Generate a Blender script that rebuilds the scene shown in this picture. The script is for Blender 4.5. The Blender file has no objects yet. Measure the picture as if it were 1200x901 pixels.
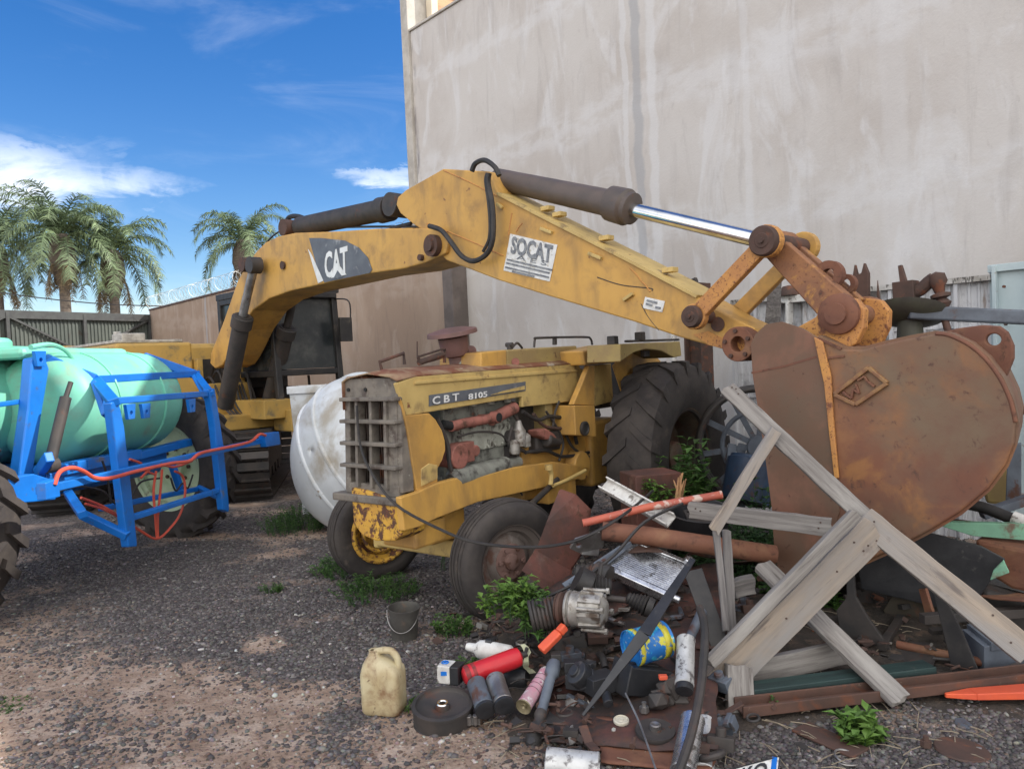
SKYV = 1.0; CLOUD = 8.0; FILL_CLOUD = 14.0; EXPO = 0.95
import bpy, math, random
import numpy as np
from mathutils import Vector, Matrix, noise as mn
random.seed(7)
R_ = math.radians
V = Vector
scene = bpy.context.scene
COL = scene.collection
# ------------------------------------------------------------------ camera
F = 900.0
CAM = V((0, 0, 1.7)); PITCH = math.atan(29.5/900); ROLL = 0.045
fw = V((0, math.cos(PITCH), -math.sin(PITCH)))
r0 = V((1, 0, 0)); u0 = V((0, math.sin(PITCH), math.cos(PITCH)))
up_ = u0*math.cos(ROLL) + r0*math.sin(ROLL)
rt_ = r0*math.cos(ROLL) - u0*math.sin(ROLL)
def ray(px, py): return fw + rt_*((px-600)/F) + up_*((450.5-py)/F)
def P(px, py, Y):                       # the point at depth Y metres seen at a photo pixel
    d = ray(px, py); return CAM + d*(Y/d.y)
def H(px, py, z=0.0):                   # the point at height z seen at a photo pixel
    d = ray(px, py); return CAM + d*((z-CAM.z)/d.z)
class Pl:                               # a vertical plane: horizontal unit normal n, distance d from the origin
    def __init__(s, nx, ny, d):
        s.n = V((nx, ny, 0)).normalized(); s.d = d
    def __call__(s, px, py):
        d = ray(px, py); return CAM + d*((s.d - CAM.dot(s.n))/d.dot(s.n))
    def off(s, a): return Pl(s.n.x, s.n.y, s.d+a)
cam = bpy.data.cameras.new('camera'); co = bpy.data.objects.new('camera', cam); COL.objects.link(co)
Mx = Matrix((rt_, up_, -fw)).transposed().to_4x4(); Mx.translation = CAM
co.matrix_world = Mx
cam.lens = 27.0; cam.sensor_width = 36; cam.clip_start = .05; cam.clip_end = 3000
scene.camera = co
# ------------------------------------------------------------------ materials
def M(name, base, var=None, vs=3.0, st=(1, 1, 1), over=(), rough=.6, rv=.12, metal=0.0, bump=.25, bs=40, bd=.004, spec=.4, trans=0, island=0, twoside=0, vlo=.35, vhi=.65):
    m = bpy.data.materials.new(name); m.use_nodes = True
    nt = m.node_tree; N = nt.nodes; L = nt.links; b = N['Principled BSDF']
    def c4(c): return (c[0], c[1], c[2], 1)
    tc = N.new('ShaderNodeTexCoord')
    def noi(scale, stretch=(1, 1, 1), detail=6, dist=0.0, seed=0):
        mp = N.new('ShaderNodeMapping'); mp.inputs['Scale'].default_value = stretch; mp.inputs['Location'].default_value = (seed*3.1, seed*1.7, seed*.9)
        L.new(tc.outputs['Object'], mp.inputs['Vector'])
        n = N.new('ShaderNodeTexNoise'); n.inputs['Scale'].default_value = scale; n.inputs['Detail'].default_value = detail
        n.inputs['Distortion'].default_value = dist; n.inputs['Roughness'].default_value = .62
        L.new(mp.outputs[0], n.inputs['Vector']); return n.outputs['Fac']
    def ss(x, a, c):
        r = N.new('ShaderNodeMapRange'); r.interpolation_type = 'SMOOTHSTEP'
        r.inputs['From Min'].default_value = a; r.inputs['From Max'].default_value = c
        L.new(x, r.inputs['Value']); return r.outputs[0]
    def mix(f, a, c):
        x = N.new('ShaderNodeMix'); x.data_type = 'RGBA'
        if hasattr(f, 'is_linked'): L.new(f, x.inputs[0])
        else: x.inputs[0].default_value = f
        for k, v in ((6, a), (7, c)):
            if hasattr(v, 'is_linked'): L.new(v, x.inputs[k])
            else: x.inputs[k].default_value = c4(v)
        return x.outputs[2]
    if var is None: var = tuple(v*.78 for v in base)
    col = mix(ss(noi(vs, st, seed=1), vlo, vhi), base, var)
    if island:
        g = N.new('ShaderNodeNewGeometry'); h = N.new('ShaderNodeHueSaturation')
        r = N.new('ShaderNodeMapRange'); r.inputs['To Min'].default_value = 1-island; r.inputs['To Max'].default_value = 1+island
        L.new(g.outputs['Random Per Island'], r.inputs['Value']); L.new(r.outputs[0], h.inputs['Value']); L.new(col, h.inputs['Color']); col = h.outputs[0]
    for i, ov in enumerate(over):
        oc, sc, th, so = ov[:4]; stt = ov[4] if len(ov) > 4 else (1, 1, 1)
        col = mix(ss(noi(sc, stt, 7, .3, seed=i+2), th-so, th+so), col, oc)
    L.new(col, b.inputs['Base Color'])
    rr = N.new('ShaderNodeMapRange'); rr.inputs['To Min'].default_value = max(.02, rough-rv); rr.inputs['To Max'].default_value = min(1, rough+rv)
    L.new(noi(vs*4, st, seed=9), rr.inputs['Value']); L.new(rr.outputs[0], b.inputs['Roughness'])
    b.inputs['Metallic'].default_value = metal; b.inputs['Specular IOR Level'].default_value = spec
    if bump:
        bm = N.new('ShaderNodeBump'); bm.inputs['Strength'].default_value = bump; bm.inputs['Distance'].default_value = bd
        L.new(noi(bs, st, 5, seed=4), bm.inputs['Height']); L.new(bm.outputs[0], b.inputs['Normal'])
    if trans:
        tr = N.new('ShaderNodeBsdfTranslucent'); ms = N.new('ShaderNodeMixShader'); ms.inputs[0].default_value = trans
        L.new(col, tr.inputs['Color']); L.new(b.outputs[0], ms.inputs[1]); L.new(tr.outputs[0], ms.inputs[2])
        L.new(ms.outputs[0], N['Material Output'].inputs['Surface'])
    return m
RUST = (.17, .065, .035); RUST2 = (.09, .042, .028)
m_yel = M('yellow_paint', (.58, .33, .08), (.51, .285, .072), 2.2, over=[((.36, .21, .07), 4, .57, .12, (1, 1, .35)), (RUST, 9, .69, .03), (RUST, 60, .71, .03), ((.30, .17, .06), 3.5, .62, .14), ((.10, .05, .03), 40, .73, .02)], rough=.48, bump=.12, bs=25)
m_yel_rust = M('yellow_paint_rusting', (.55, .265, .07), (.44, .2, .07), 5, over=[(RUST, 60, .60, .05), (RUST, 10, .63, .05), (RUST2, 80, .66, .04)], rough=.6, bump=.3, bs=50)
m_yel_pale = M('yellow_paint_faded', (.56, .405, .15), (.46, .325, .12), 4, over=[((.25, .17, .08), 8, .62, .1), (RUST, 16, .70, .03)], rough=.55, bump=.15)
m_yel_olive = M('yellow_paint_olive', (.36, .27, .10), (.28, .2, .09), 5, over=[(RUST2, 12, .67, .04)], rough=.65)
m_yel_flake = M('yellow_paint_flaking', (.62, .36, .05), (.5, .27, .05), 6, over=[(RUST2, 13, .53, .04), (RUST, 30, .58, .04)], rough=.7, bump=.4)
m_rust_or = M('orange_worn_rust', (.30, .14, .065), (.20, .095, .055), 5, over=[((.42, .21, .06), 9, .60, .06), (RUST2, 16, .62, .07), (RUST, 50, .62, .05)], rough=.7, bump=.3)
m_rust = M('brown_rust', (.20, .085, .050), (.14, .062, .042), 2.5, over=[((.26, .14, .075), 3, .62, .12), (RUST2, 14, .62, .08), ((.30, .15, .08), 55, .70, .04)], rough=.78, bump=.35, bs=60)
m_rust_red = M('red_rust', (.165, .062, .046), (.095, .045, .037), 3.5, over=[((.24, .14, .105), 6, .66, .08), ((.06, .04, .035), 2.2, .55, .12), (RUST2, 18, .6, .08), ((.05, .035, .03), 45, .68, .04)], rough=.75, bump=.3)
m_rust_dark = M('dark_rust', (.10, .055, .042), (.06, .04, .033), 4, over=[(RUST, 10, .62, .08)], rough=.8, bump=.35)
m_bucket = M('worn_bucket_steel', (.20, .076, .038), (.14, .058, .036), 1.6, over=[((.17, .115, .07), 1.3, .52, .16), ((.25, .115, .05), 1.9, .60, .08), ((.28, .125, .045), 2.6, .63, .08), ((.36, .24, .14), 5, .71, .03, (1, 1, 3)), (RUST2, 20, .66, .08)], rough=.62, rv=.18, bump=.25, bs=30, spec=.5)
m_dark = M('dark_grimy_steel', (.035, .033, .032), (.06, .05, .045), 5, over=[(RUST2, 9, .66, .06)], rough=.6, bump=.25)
m_hose = M('black_hose_rubber', (.022, .021, .022), (.04, .036, .034), 9, rough=.55, bump=.1)
m_rubber = M('dusty_tyre_rubber', (.038, .033, .032), (.062, .053, .048), 5, over=[((.10, .08, .066), 7, .68, .10)], rough=.85, bump=.25, bs=70)
m_chrome = M('chrome_rod', (.75, .75, .76), (.6, .6, .6), 6, rough=.14, rv=.05, metal=1.0, bump=0)
m_steel = M('bare_grey_steel', (.36, .35, .34), (.22, .2, .19), 8, over=[(RUST2, 16, .66, .06)], rough=.42, metal=.75, bump=.2)
m_alu = M('cast_aluminium', (.42, .40, .37), (.27, .25, .22), 12, over=[((.12, .09, .07), 14, .58, .08)], rough=.5, metal=.5, bump=.35)
m_shiny = M('bright_aluminium', (.72, .73, .75), (.5, .5, .52), 14, over=[((.2, .19, .18), 18, .62, .06)], rough=.28, metal=.9, bump=.25)
m_blue = M('blue_paint', (.006, .165, .60), (.006, .135, .50), 3, over=[((.05, .10, .24), 9, .66, .06), ((.16, .14, .12), 5, .68, .08), ((.10, .07, .06), 45, .73, .02)], rough=.42, bump=.06, spec=.5)
m_mint = M('mint_plastic', (.19, .56, .42), (.16, .50, .365), 1.6, over=[((.20, .42, .31), 5, .60, .14), ((.26, .27, .2), 3, .68, .1), ((.12, .2, .14), 50, .72, .03)], rough=.45, rv=.08, bump=.05, spec=.4)
m_mintrim = M('pale_green_paint', (.44, .54, .36), (.36, .45, .30), 4, over=[((.2, .17, .12), 9, .64, .07)], rough=.6)
m_red = M('red_enamel', (.55, .022, .03), (.45, .02, .03), 5, over=[((.3, .06, .05), 15, .7, .05)], rough=.35, bump=.08)
m_redhose = M('red_hose_plastic', (.62, .10, .06), (.5, .08, .05), 6, rough=.45, bump=.05)
m_orange = M('orange_paint', (.72, .115, .045), (.62, .10, .05), 6, over=[((.4, .2, .14), 14, .68, .05)], rough=.5)
m_white = M('white_fibreglass', (.66, .68, .70), (.55, .57, .58), 2, over=[((.36, .32, .26), 2.2, .58, .12), ((.25, .2, .15), 9, .68, .06)], rough=.5, bump=.15)
m_wpl = M('scuffed_white_plastic', (.66, .65, .62), (.5, .48, .45), 9, over=[((.2, .18, .16), 25, .60, .06)], rough=.5)
m_can = M('weathered_jug_plastic', (.60, .52, .33), (.47, .37, .21), 8, over=[((.26, .15, .08), 8, .60, .12), ((.17, .10, .06), 34, .66, .06)], rough=.5, bump=.2, bs=22, trans=.15)
m_wood = M('grey_weathered_wood', (.265, .245, .225), (.175, .158, .145), 2.2, (1.2, 22, 22), over=[((.11, .095, .085), 3, .60, .08, (1, 14, 14)), ((.33, .31, .285), 1.6, .62, .12, (1, 6, 6)), ((.07, .06, .055), 30, .74, .02)], rough=.85, bump=.5, bs=4, bd=.006)
m_wood2 = M('pale_sawn_wood', (.335, .272, .212), (.245, .203, .165), 1.8, (1.2, 18, 18), over=[((.13, .105, .09), 2.5, .62, .07, (1, 9, 9)), ((.26, .243, .23), 1.3, .52, .14, (1, 3, 3)), ((.17, .14, .125), 4, .66, .06), ((.07, .06, .055), 30, .74, .02)], rough=.82, bump=.5, bs=4, bd=.006)
m_wood3 = M('dark_weathered_wood', (.19, .175, .165), (.11, .10, .095), 2.5, (1.2, 22, 22), over=[((.30, .28, .26), 2, .62, .1, (1, 10, 10))], rough=.85, bump=.5, bs=4, bd=.006)
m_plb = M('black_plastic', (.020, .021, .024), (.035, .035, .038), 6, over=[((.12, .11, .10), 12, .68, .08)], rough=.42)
m_glass = M('dark_cab_glass', (.022, .026, .028), (.035, .04, .04), 2, over=[((.10, .10, .09), 3, .62, .18)], rough=.22, rv=.12, bump=0, spec=.6)
m_engine = M('grey_green_engine', (.23, .235, .20), (.15, .15, .13), 8, over=[((.05, .045, .04), 9, .56, .1), (RUST, 14, .68, .05)], rough=.6, bump=.3)
m_manif = M('rusty_pink_manifold', (.34, .13, .10), (.2, .08, .06), 9, over=[(RUST2, 12, .6, .1)], rough=.75)
m_grille = M('grey_grille_metal', (.20, .175, .145), (.13, .115, .10), 8, over=[((.08, .06, .05), 12, .6, .1), ((.32, .3, .26), 20, .68, .05)], rough=.7, bump=.2)
m_black = M('black_void_paint', (.012, .012, .012), (.02, .02, .02), 5, rough=.8, bump=0)
m_bluegrey = M('blue_grey_steel', (.12, .14, .17), (.08, .09, .11), 6, over=[(RUST2, 9, .64, .07)], rough=.55)
m_greenp = M('pale_green_steel', (.20, .42, .28), (.16, .33, .23), 6, over=[((.14, .10, .07), 9, .62, .07)], rough=.6)
m_dgreen = M('dark_green_board', (.028, .055, .052), (.02, .035, .035), 3, (1, 10, 10), over=[((.10, .10, .09), 9, .66, .06)], rough=.6)
m_white_d = M('white_sticker', (.74, .74, .72), (.62, .62, .60), 12, over=[((.42, .38, .32), 22, .60, .07)], rough=.5, bump=0)
m_greydecal = M('grey_decal', (.13, .14, .155), (.10, .105, .12), 6, over=[((.32, .32, .32), 9, .66, .1), ((.35, .22, .06), 40, .74, .03)], rough=.5, bump=0)
m_letter = M('white_letter', (.74, .74, .73), (.62, .62, .6), 9, rough=.5, bump=0)
m_letter_g = M('dark_grey_letter', (.12, .13, .15), (.26, .27, .28), 26, rough=.6, bump=0)
m_leaf = M('weed_leaf', (.060, .13, .030), (.09, .17, .04), 6, rough=.6, bump=0, trans=.3, island=.45)
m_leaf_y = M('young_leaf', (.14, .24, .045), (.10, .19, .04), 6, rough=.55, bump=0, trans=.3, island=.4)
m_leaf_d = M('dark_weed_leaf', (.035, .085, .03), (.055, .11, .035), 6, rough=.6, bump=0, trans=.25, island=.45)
m_palm = M('palm_frond', (.17, .225, .115), (.12, .17, .09), .8, rough=.5, bump=0, trans=.25, island=.5)
m_palm_dead = M('dry_palm_frond', (.22, .17, .095), (.15, .11, .065), 1.5, rough=.8, bump=0, trans=.2, island=.4)
m_bark = M('palm_bark', (.20, .165, .13), (.12, .10, .085), 3, (1, 1, 6), rough=.9, bump=.6, bs=8, bd=.03)
# ------------------------------------------------------------------ mesh builder
class MB:
    def __init__(s): s.v = []; s.f = []; s.sm = []
    def add(s, vs, fs, smooth=False):
        o = len(s.v); s.v += [V(a) for a in vs]
        s.f += [tuple(i+o for i in f) for f in fs]; s.sm += [smooth]*len(fs); return s
    def box(s, c, size, R=None):
        c = V(c); hx, hy, hz = [a/2 for a in size]
        vs = [V((x*hx, y*hy, z*hz)) for z in (-1, 1) for y in (-1, 1) for x in (-1, 1)]
        if R is not None: vs = [R @ a for a in vs]
        return s.add([c+a for a in vs], [(0, 2, 3, 1), (4, 5, 7, 6), (0, 1, 5, 4), (2, 6, 7, 3), (0, 4, 6, 2), (1, 3, 7, 5)])
    def beam(s, a, b, w, h, up=(0, 0, 1), w2=None, h2=None):
        a = V(a); b = V(b); d = (b-a).normalized(); up = V(up)
        x = d.cross(up)
        if x.length < .05: x = d.cross(V((1, 0, 0)))
        x.normalize(); z = x.cross(d).normalized()
        w2 = w2 or w; h2 = h2 or h; vs = []
        for p, ww, hh in ((a, w, h), (b, w2, h2)):
            vs += [p-x*ww/2-z*hh/2, p+x*ww/2-z*hh/2, p+x*ww/2+z*hh/2, p-x*ww/2+z*hh/2]
        return s.add(vs, [(0, 1, 2, 3), (7, 6, 5, 4), (0, 4, 5, 1), (1, 5, 6, 2), (2, 6, 7, 3), (3, 7, 4, 0)])
    def cyl(s, a, b, r, r2=None, n=20, caps=True, smooth=True):
        r2 = r if r2 is None else r2; a = V(a); b = V(b)
        return s.lathe([(r, 0), (r2, (b-a).length)], a, b-a, n, caps, smooth)
    def lathe(s, prof, org, axis, n=24, caps=True, smooth=True, x=None):
        ax = V(axis).normalized(); org = V(org)
        x = ax.orthogonal().normalized() if x is None else (V(x)-ax*ax.dot(V(x))).normalized()
        y = ax.cross(x); vs = []
        for r, h in prof:
            for i in range(n):
                t = 2*math.pi*i/n; vs.append(org+ax*h+(x*math.cos(t)+y*math.sin(t))*max(r, 1e-4))
        fs = []; k = len(prof)
        for j in range(k-1):
            for i in range(n):
                i2 = (i+1) % n; fs.append((j*n+i, j*n+i2, (j+1)*n+i2, (j+1)*n+i))
        s.add(vs, fs, smooth)
        if caps:
            o = len(s.v)-len(vs)
            if prof[0][0] > .0005: s.f.append(tuple(o+i for i in reversed(range(n)))); s.sm.append(False)
            if prof[-1][0] > .0005: s.f.append(tuple(o+(k-1)*n+i for i in range(n))); s.sm.append(False)
        return s
    def tube(s, pts, r, n=10, smooth_path=True, r2=None):
        pts = [V(p) for p in pts]
        if smooth_path and len(pts) > 2:
            q = []
            for i in range(len(pts)-1):
                p0 = pts[max(i-1, 0)]; p1 = pts[i]; p2 = pts[i+1]; p3 = pts[min(i+2, len(pts)-1)]
                for k in range(6):
                    t = k/6; q.append(.5*((2*p1)+(p2-p0)*t+(2*p0-5*p1+4*p2-p3)*t*t+(3*p1-p0-3*p2+p3)*t**3))
            q.append(pts[-1]); pts = q
        k = len(pts); vs = []; d = (pts[1]-pts[0]).normalized(); x = d.orthogonal().normalized()
        for i, p in enumerate(pts):
            d = (pts[min(i+1, k-1)]-pts[max(i-1, 0)]).normalized()
            x = (x-d*x.dot(d)).normalized(); y = d.cross(x); rr = r if r2 is None else r+(r2-r)*i/(k-1)
            for j in range(n):
                t = 2*math.pi*j/n; vs.append(p+(x*math.cos(t)+y*math.sin(t))*rr)
        fs = [(i*n+j, i*n+(j+1) % n, (i+1)*n+(j+1) % n, (i+1)*n+j) for i in range(k-1) for j in range(n)]
        s.add(vs, fs, True)
        o = len(s.v)-len(vs)
        s.f += [tuple(o+j for j in reversed(range(n))), tuple(o+(k-1)*n+j for j in range(n))]; s.sm += [False, False]
        return s
    def ring(s, c, axis, R, r, n=28, m=8):
        ax = V(axis).normalized(); x = ax.orthogonal().normalized(); y = ax.cross(x); c = V(c)
        pts = [c+(x*math.cos(2*math.pi*i/n)+y*math.sin(2*math.pi*i/n))*R for i in range(n)]
        vs = []
        for i, p in enumerate(pts):
            o = (p-c).normalized()
            for j in range(m):
                t = 2*math.pi*j/m; vs.append(p+(o*math.cos(t)+ax*math.sin(t))*r)
        fs = [(i*m+j, i*m+(j+1) % m, ((i+1) % n)*m+(j+1) % m, ((i+1) % n)*m+j) for i in range(n) for j in range(m)]
        return s.add(vs, fs, True)
    def prism(s, poly, ext, hole=None):
        poly = [V(p) for p in poly]; ext = V(ext); n = len(poly)
        if hole:
            hole = [V(p) for p in hole]; h = len(hole)
            bi, bj = min(((i, j) for i in range(n) for j in range(h)), key=lambda t: (poly[t[0]]-hole[t[1]]).length)
            vs = poly+hole; allv = vs+[p+ext for p in vs]; N_ = n+h
            hr = [n+(bj-k) % h for k in range(h+1)]
            # keep opposite windings
            def area(l):
                a = V((0, 0, 0))
                for i in range(len(l)): a += l[i].cross(l[(i+1) % len(l)])
                return a
            if area(poly).dot(area(hole)) < 0: hr = [n+(bj+k) % h for k in range(h+1)]
            loop = [(bi+k) % n for k in range(n+1)]+hr
            # split as a fan of strips: use two n-gons around the bridge
            oi = (bi+n//2) % n; oj = min(range(h), key=lambda j: (poly[oi]-hole[j]).length)
            seq1 = [(bi+k) % n for k in range(((oi-bi) % n)+1)]
            sgn = 1 if area(poly).dot(area(hole)) > 0 else -1
            def harc(a, b, st):
                o = [a]
                while o[-1] != b: o.append((o[-1]+st) % h)
                return o
            back1 = [n+j for j in harc(oj, bj, -sgn)]
            seq2 = [(oi+k) % n for k in range(((bi-oi) % n)+1)]
            back2 = [n+j for j in harc(bj, oj, -sgn)]
            fs = [tuple(seq1+back1), tuple(seq2+back2)]
            fs += [tuple(N_+i for i in reversed(f)) for f in fs]
            fs += [((i+1) % n, i, N_+i, N_+(i+1) % n) for i in range(n)]
            fs += [(n+j, n+(j+1) % h, N_+n+(j+1) % h, N_+n+j) for j in range(h)]
            return s.add(allv, fs)
        fs = [tuple(range(n)), tuple(n+i for i in reversed(range(n)))]
        fs += [((i+1) % n, i, n+i, n+(i+1) % n) for i in range(n)]
        return s.add(poly+[p+ext for p in poly], fs)
    def rock(s, c, r, sc=(1, 1, 1), jit=.25, sub=1):
        c = V(c)
        vs = [V(a)*(1+random.uniform(-jit, jit)) for a in ICO[0]]
        return s.add([c+V((a.x*r*sc[0], a.y*r*sc[1], a.z*r*sc[2])) for a in vs], ICO[1], False)
phi = (1+5**.5)/2
_iv = [V(a).normalized() for a in ((-1, phi, 0), (1, phi, 0), (-1, -phi, 0), (1, -phi, 0), (0, -1, phi), (0, 1, phi), (0, -1, -phi), (0, 1, -phi), (phi, 0, -1), (phi, 0, 1), (-phi, 0, -1), (-phi, 0, 1))]
_if = [(0, 11, 5), (0, 5, 1), (0, 1, 7), (0, 7, 10), (0, 10, 11), (1, 5, 9), (5, 11, 4), (11, 10, 2), (10, 7, 6), (7, 1, 8), (3, 9, 4), (3, 4, 2), (3, 2, 6), (3, 6, 8), (3, 8, 9), (4, 9, 5), (2, 4, 11), (6, 2, 10), (8, 6, 7), (9, 8, 1)]
ICO = (_iv, _if)
WM = {}
SPLIT = {'rear_frame', 'weld_seam', 'scratch_wire', 'hose_clamp', 'boom_end', 'pivot_pin', 'link_pin', 'bolt', 'wheel_bolt', 'sticker_line', 'grille_bar', 'grille_divider', 'spoke', 'grille_bolt', 'fence_post', 'door_rib', 'door_bolt', 'lamp_bracket', 'rear_lamp', 'yellow_band', 'boot', 'emblem_stroke', 'mould_rib', 'front_weight', 'moulded_ridge', 'hydraulic_hose', 'spray_hose', 'fuel_filter', 'black_tube', 'manifold_port', 'filler_neck', 'steering_rod', 'wheel_stud', 'nail', 'dark_stripe', 'pedal', 'seat', 'cylinder_eye', 'side_bolt', 'top_flange', 'fork'}
def islands(mb):
    par = list(range(len(mb.v)))
    def find(a):
        while par[a] != a: par[a] = par[par[a]]; a = par[a]
        return a
    for f in mb.f:
        r = find(f[0])
        for i in f[1:]: par[find(i)] = r
    g = {}
    for i in range(len(mb.v)): g.setdefault(find(i), []).append(i)
    bx = []
    for k, ids in g.items():
        bx.append([set([k]), [min(mb.v[i][a] for i in ids)-.004 for a in range(3)], [max(mb.v[i][a] for i in ids)+.004 for a in range(3)]])
    ch = True
    while ch:
        ch = False; out = []
        for b in bx:
            for o in out:
                if all(b[1][a] <= o[2][a] and o[1][a] <= b[2][a] for a in range(3)):
                    o[0] |= b[0]; o[1] = [min(x, y) for x, y in zip(o[1], b[1])]; o[2] = [max(x, y) for x, y in zip(o[2], b[2])]; ch = True; break
            else: out.append(b)
        bx = out
    res = []
    own = {r: n for n, b in enumerate(bx) for r in b[0]}
    for n in range(len(bx)): res.append(MB())
    mp = {}
    for i in range(len(mb.v)):
        n = own[find(i)]; mp[i] = (n, len(res[n].v)); res[n].v.append(mb.v[i])
    for f, s in zip(mb.f, mb.sm):
        n = mp[f[0]][0]; res[n].f.append(tuple(mp[i][1] for i in f)); res[n].sm.append(s)
    return res
def obj(name, mb, mat, parent=None, frame=None, bevel=0, solid=0, flip=True):
    if parent and name in SPLIT:
        isl = islands(mb)
        if len(isl) > 1: return [obj1(name, m_, mat, parent, frame, bevel, solid, flip) for m_ in isl][0]
    return obj1(name, mb, mat, parent, frame, bevel, solid, flip)
def obj1(name, mb, mat, parent=None, frame=None, bevel=0, solid=0, flip=True):
    me = bpy.data.meshes.new(name)
    o = bpy.data.objects.new(name, me); COL.objects.link(o)
    if frame is None:
        frame = WM[parent] if parent else Matrix.Translation(V((sum(v.x for v in mb.v)/len(mb.v), sum(v.y for v in mb.v)/len(mb.v), min(v.z for v in mb.v))))
    inv = frame.inverted()
    me.from_pydata([inv @ v for v in mb.v], [], mb.f)
    me.polygons.foreach_set('use_smooth', mb.sm)
    me.materials.append(mat)
    import bmesh
    if flip:
        b = bmesh.new(); b.from_mesh(me); bmesh.ops.recalc_face_normals(b, faces=b.faces); b.to_mesh(me); b.free()
    if any(mb.sm): me.set_sharp_from_angle(angle=R_(40))
    me.update()
    WM[o] = frame
    if parent: o.parent = parent; o.matrix_local = WM[parent].inverted() @ frame
    else: o.matrix_world = frame
    if solid:
        sm = o.modifiers.new('thickness', 'SOLIDIFY'); sm.thickness = solid; sm.offset = 0
    if bevel:
        bv = o.modifiers.new('edge', 'BEVEL'); bv.width = bevel; bv.segments = 2; bv.limit_method = 'ANGLE'; bv.angle_limit = R_(35)
    return o
def frame_at(p, ex=(1, 0, 0), ez=(0, 0, 1)):
    ex = V(ex).normalized(); ez = V(ez); ey = ez.cross(ex)
    if ey.length < .01: ey = V((0, 1, 0)).cross(ex)
    ey.normalize(); ez = ex.cross(ey)
    m = Matrix((ex, ey, ez)).transposed().to_4x4(); m.translation = V(p); return m
def thing(name, label, cat, p=(0, 0, 0), ex=(1, 0, 0), group=None):
    o = bpy.data.objects.new(name, None); COL.objects.link(o); o.empty_display_size = .2
    fr = frame_at(p, ex); o.matrix_world = fr; WM[o] = fr
    o['label'] = label; o['category'] = cat
    if group: o['group'] = group
    return o
def tag(o, label, cat, group=None):
    o['label'] = label; o['category'] = cat
    if group: o['group'] = group
    return o
def kind(o, k): o['kind'] = k; return o
def board(name, a, b, w, h, mat, parent=None, up=(0, 0, 1), bevel=.004, w2=None, h2=None):
    a = V(a); b = V(b); mb = MB()
    if 'wood' in mat.name:              # old boards: slightly warped, worn edges, ragged ends
        d = (b-a).normalized(); L_ = (b-a).length; x = d.cross(V(up)).normalized(); z = x.cross(d).normalized(); n = max(4, int(L_/.06)); sd = random.uniform(0, 99)
        q = [(-.5, -.5), (-.17, -.5), (.2, -.5), (.5, -.5), (.5, .5), (.2, .5), (-.17, .5), (-.5, .5)]; m = len(q); vs = []; bow = random.uniform(-.012, .012); tw = random.uniform(-.12, .12)
        for i in range(n+1):
            t = i/n; c = a.lerp(b, t)+z*bow*math.sin(math.pi*t)+x*bow*.5*math.sin(math.pi*t)
            for k, (u, v) in enumerate(q):
                e = mn.noise(V((t*L_*9+sd, k*3.1, 0)))*.0045 if abs(u) == .5 else mn.noise(V((t*L_*5+sd, k*3.1, 0)))*.002
                p = c+x*(u*w*(1+e/w*2))+z*(v*h+tw*(t-.5)*u*w*.5)
                if i in (0, n): p += d*random.uniform(-.014, .014)*(1 if (k % 2) else .6)
                vs.append(p)
        fs = [(i*m+k, i*m+(k+1) % m, (i+1)*m+(k+1) % m, (i+1)*m+k) for i in range(n) for k in range(m)]
        for o, fl in ((0, 1), (n*m, 0)):
            for f in ((0, 1, 6, 7), (1, 2, 5, 6), (2, 3, 4, 5)): fs.append(tuple(o+j for j in (reversed(f) if fl else f)))
        mb.add(vs, fs)
    else: mb.beam(a, b, w, h, up, w2, h2)
    return obj(name, mb, mat, parent, frame_at(a, b-a), bevel)
def text(s, org, ex, ey, mat, parent, name='lettering', thick=.003, bold=.0, sx=1.0):
    """letters fitted into the parallelogram org, org+ex, org+ey"""
    cu = bpy.data.curves.new('t', 'FONT'); cu.body = s; cu.offset = bold; cu.resolution_u = 3
    to = bpy.data.objects.new('t', cu); COL.objects.link(to)
    dg = bpy.context.evaluated_depsgraph_get(); me = bpy.data.meshes.new_from_object(to.evaluated_get(dg))
    bpy.data.objects.remove(to)
    xs = [v.co.x for v in me.vertices]; ys = [v.co.y for v in me.vertices]
    x0, x1, y0, y1 = min(xs), max(xs), min(ys), max(ys)
    org = V(org); ex = V(ex); ey = V(ey); nn = ex.cross(ey).normalized()
    if nn.dot(CAM-org) < 0: nn = -nn
    mb = MB(); mb.add([org+ex*((v.co.x-x0)/(x1-x0))+ey*((v.co.y-y0)/(y1-y0)) for v in me.vertices], [tuple(p.vertices) for p in me.polygons])
    o = obj(name, mb, mat, parent, flip=False)
    o.modifiers.new('thickness', 'SOLIDIFY').thickness = thick; o.modifiers['thickness'].offset = 0
    bpy.data.meshes.remove(me); return o
def circ(c, ax, r, n=20, x=None):
    ax = V(ax).normalized(); x = ax.orthogonal().normalized(); y = ax.cross(x)
    return [V(c)+(x*math.cos(2*math.pi*i/n)+y*math.sin(2*math.pi*i/n))*r for i in range(n)]
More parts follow.
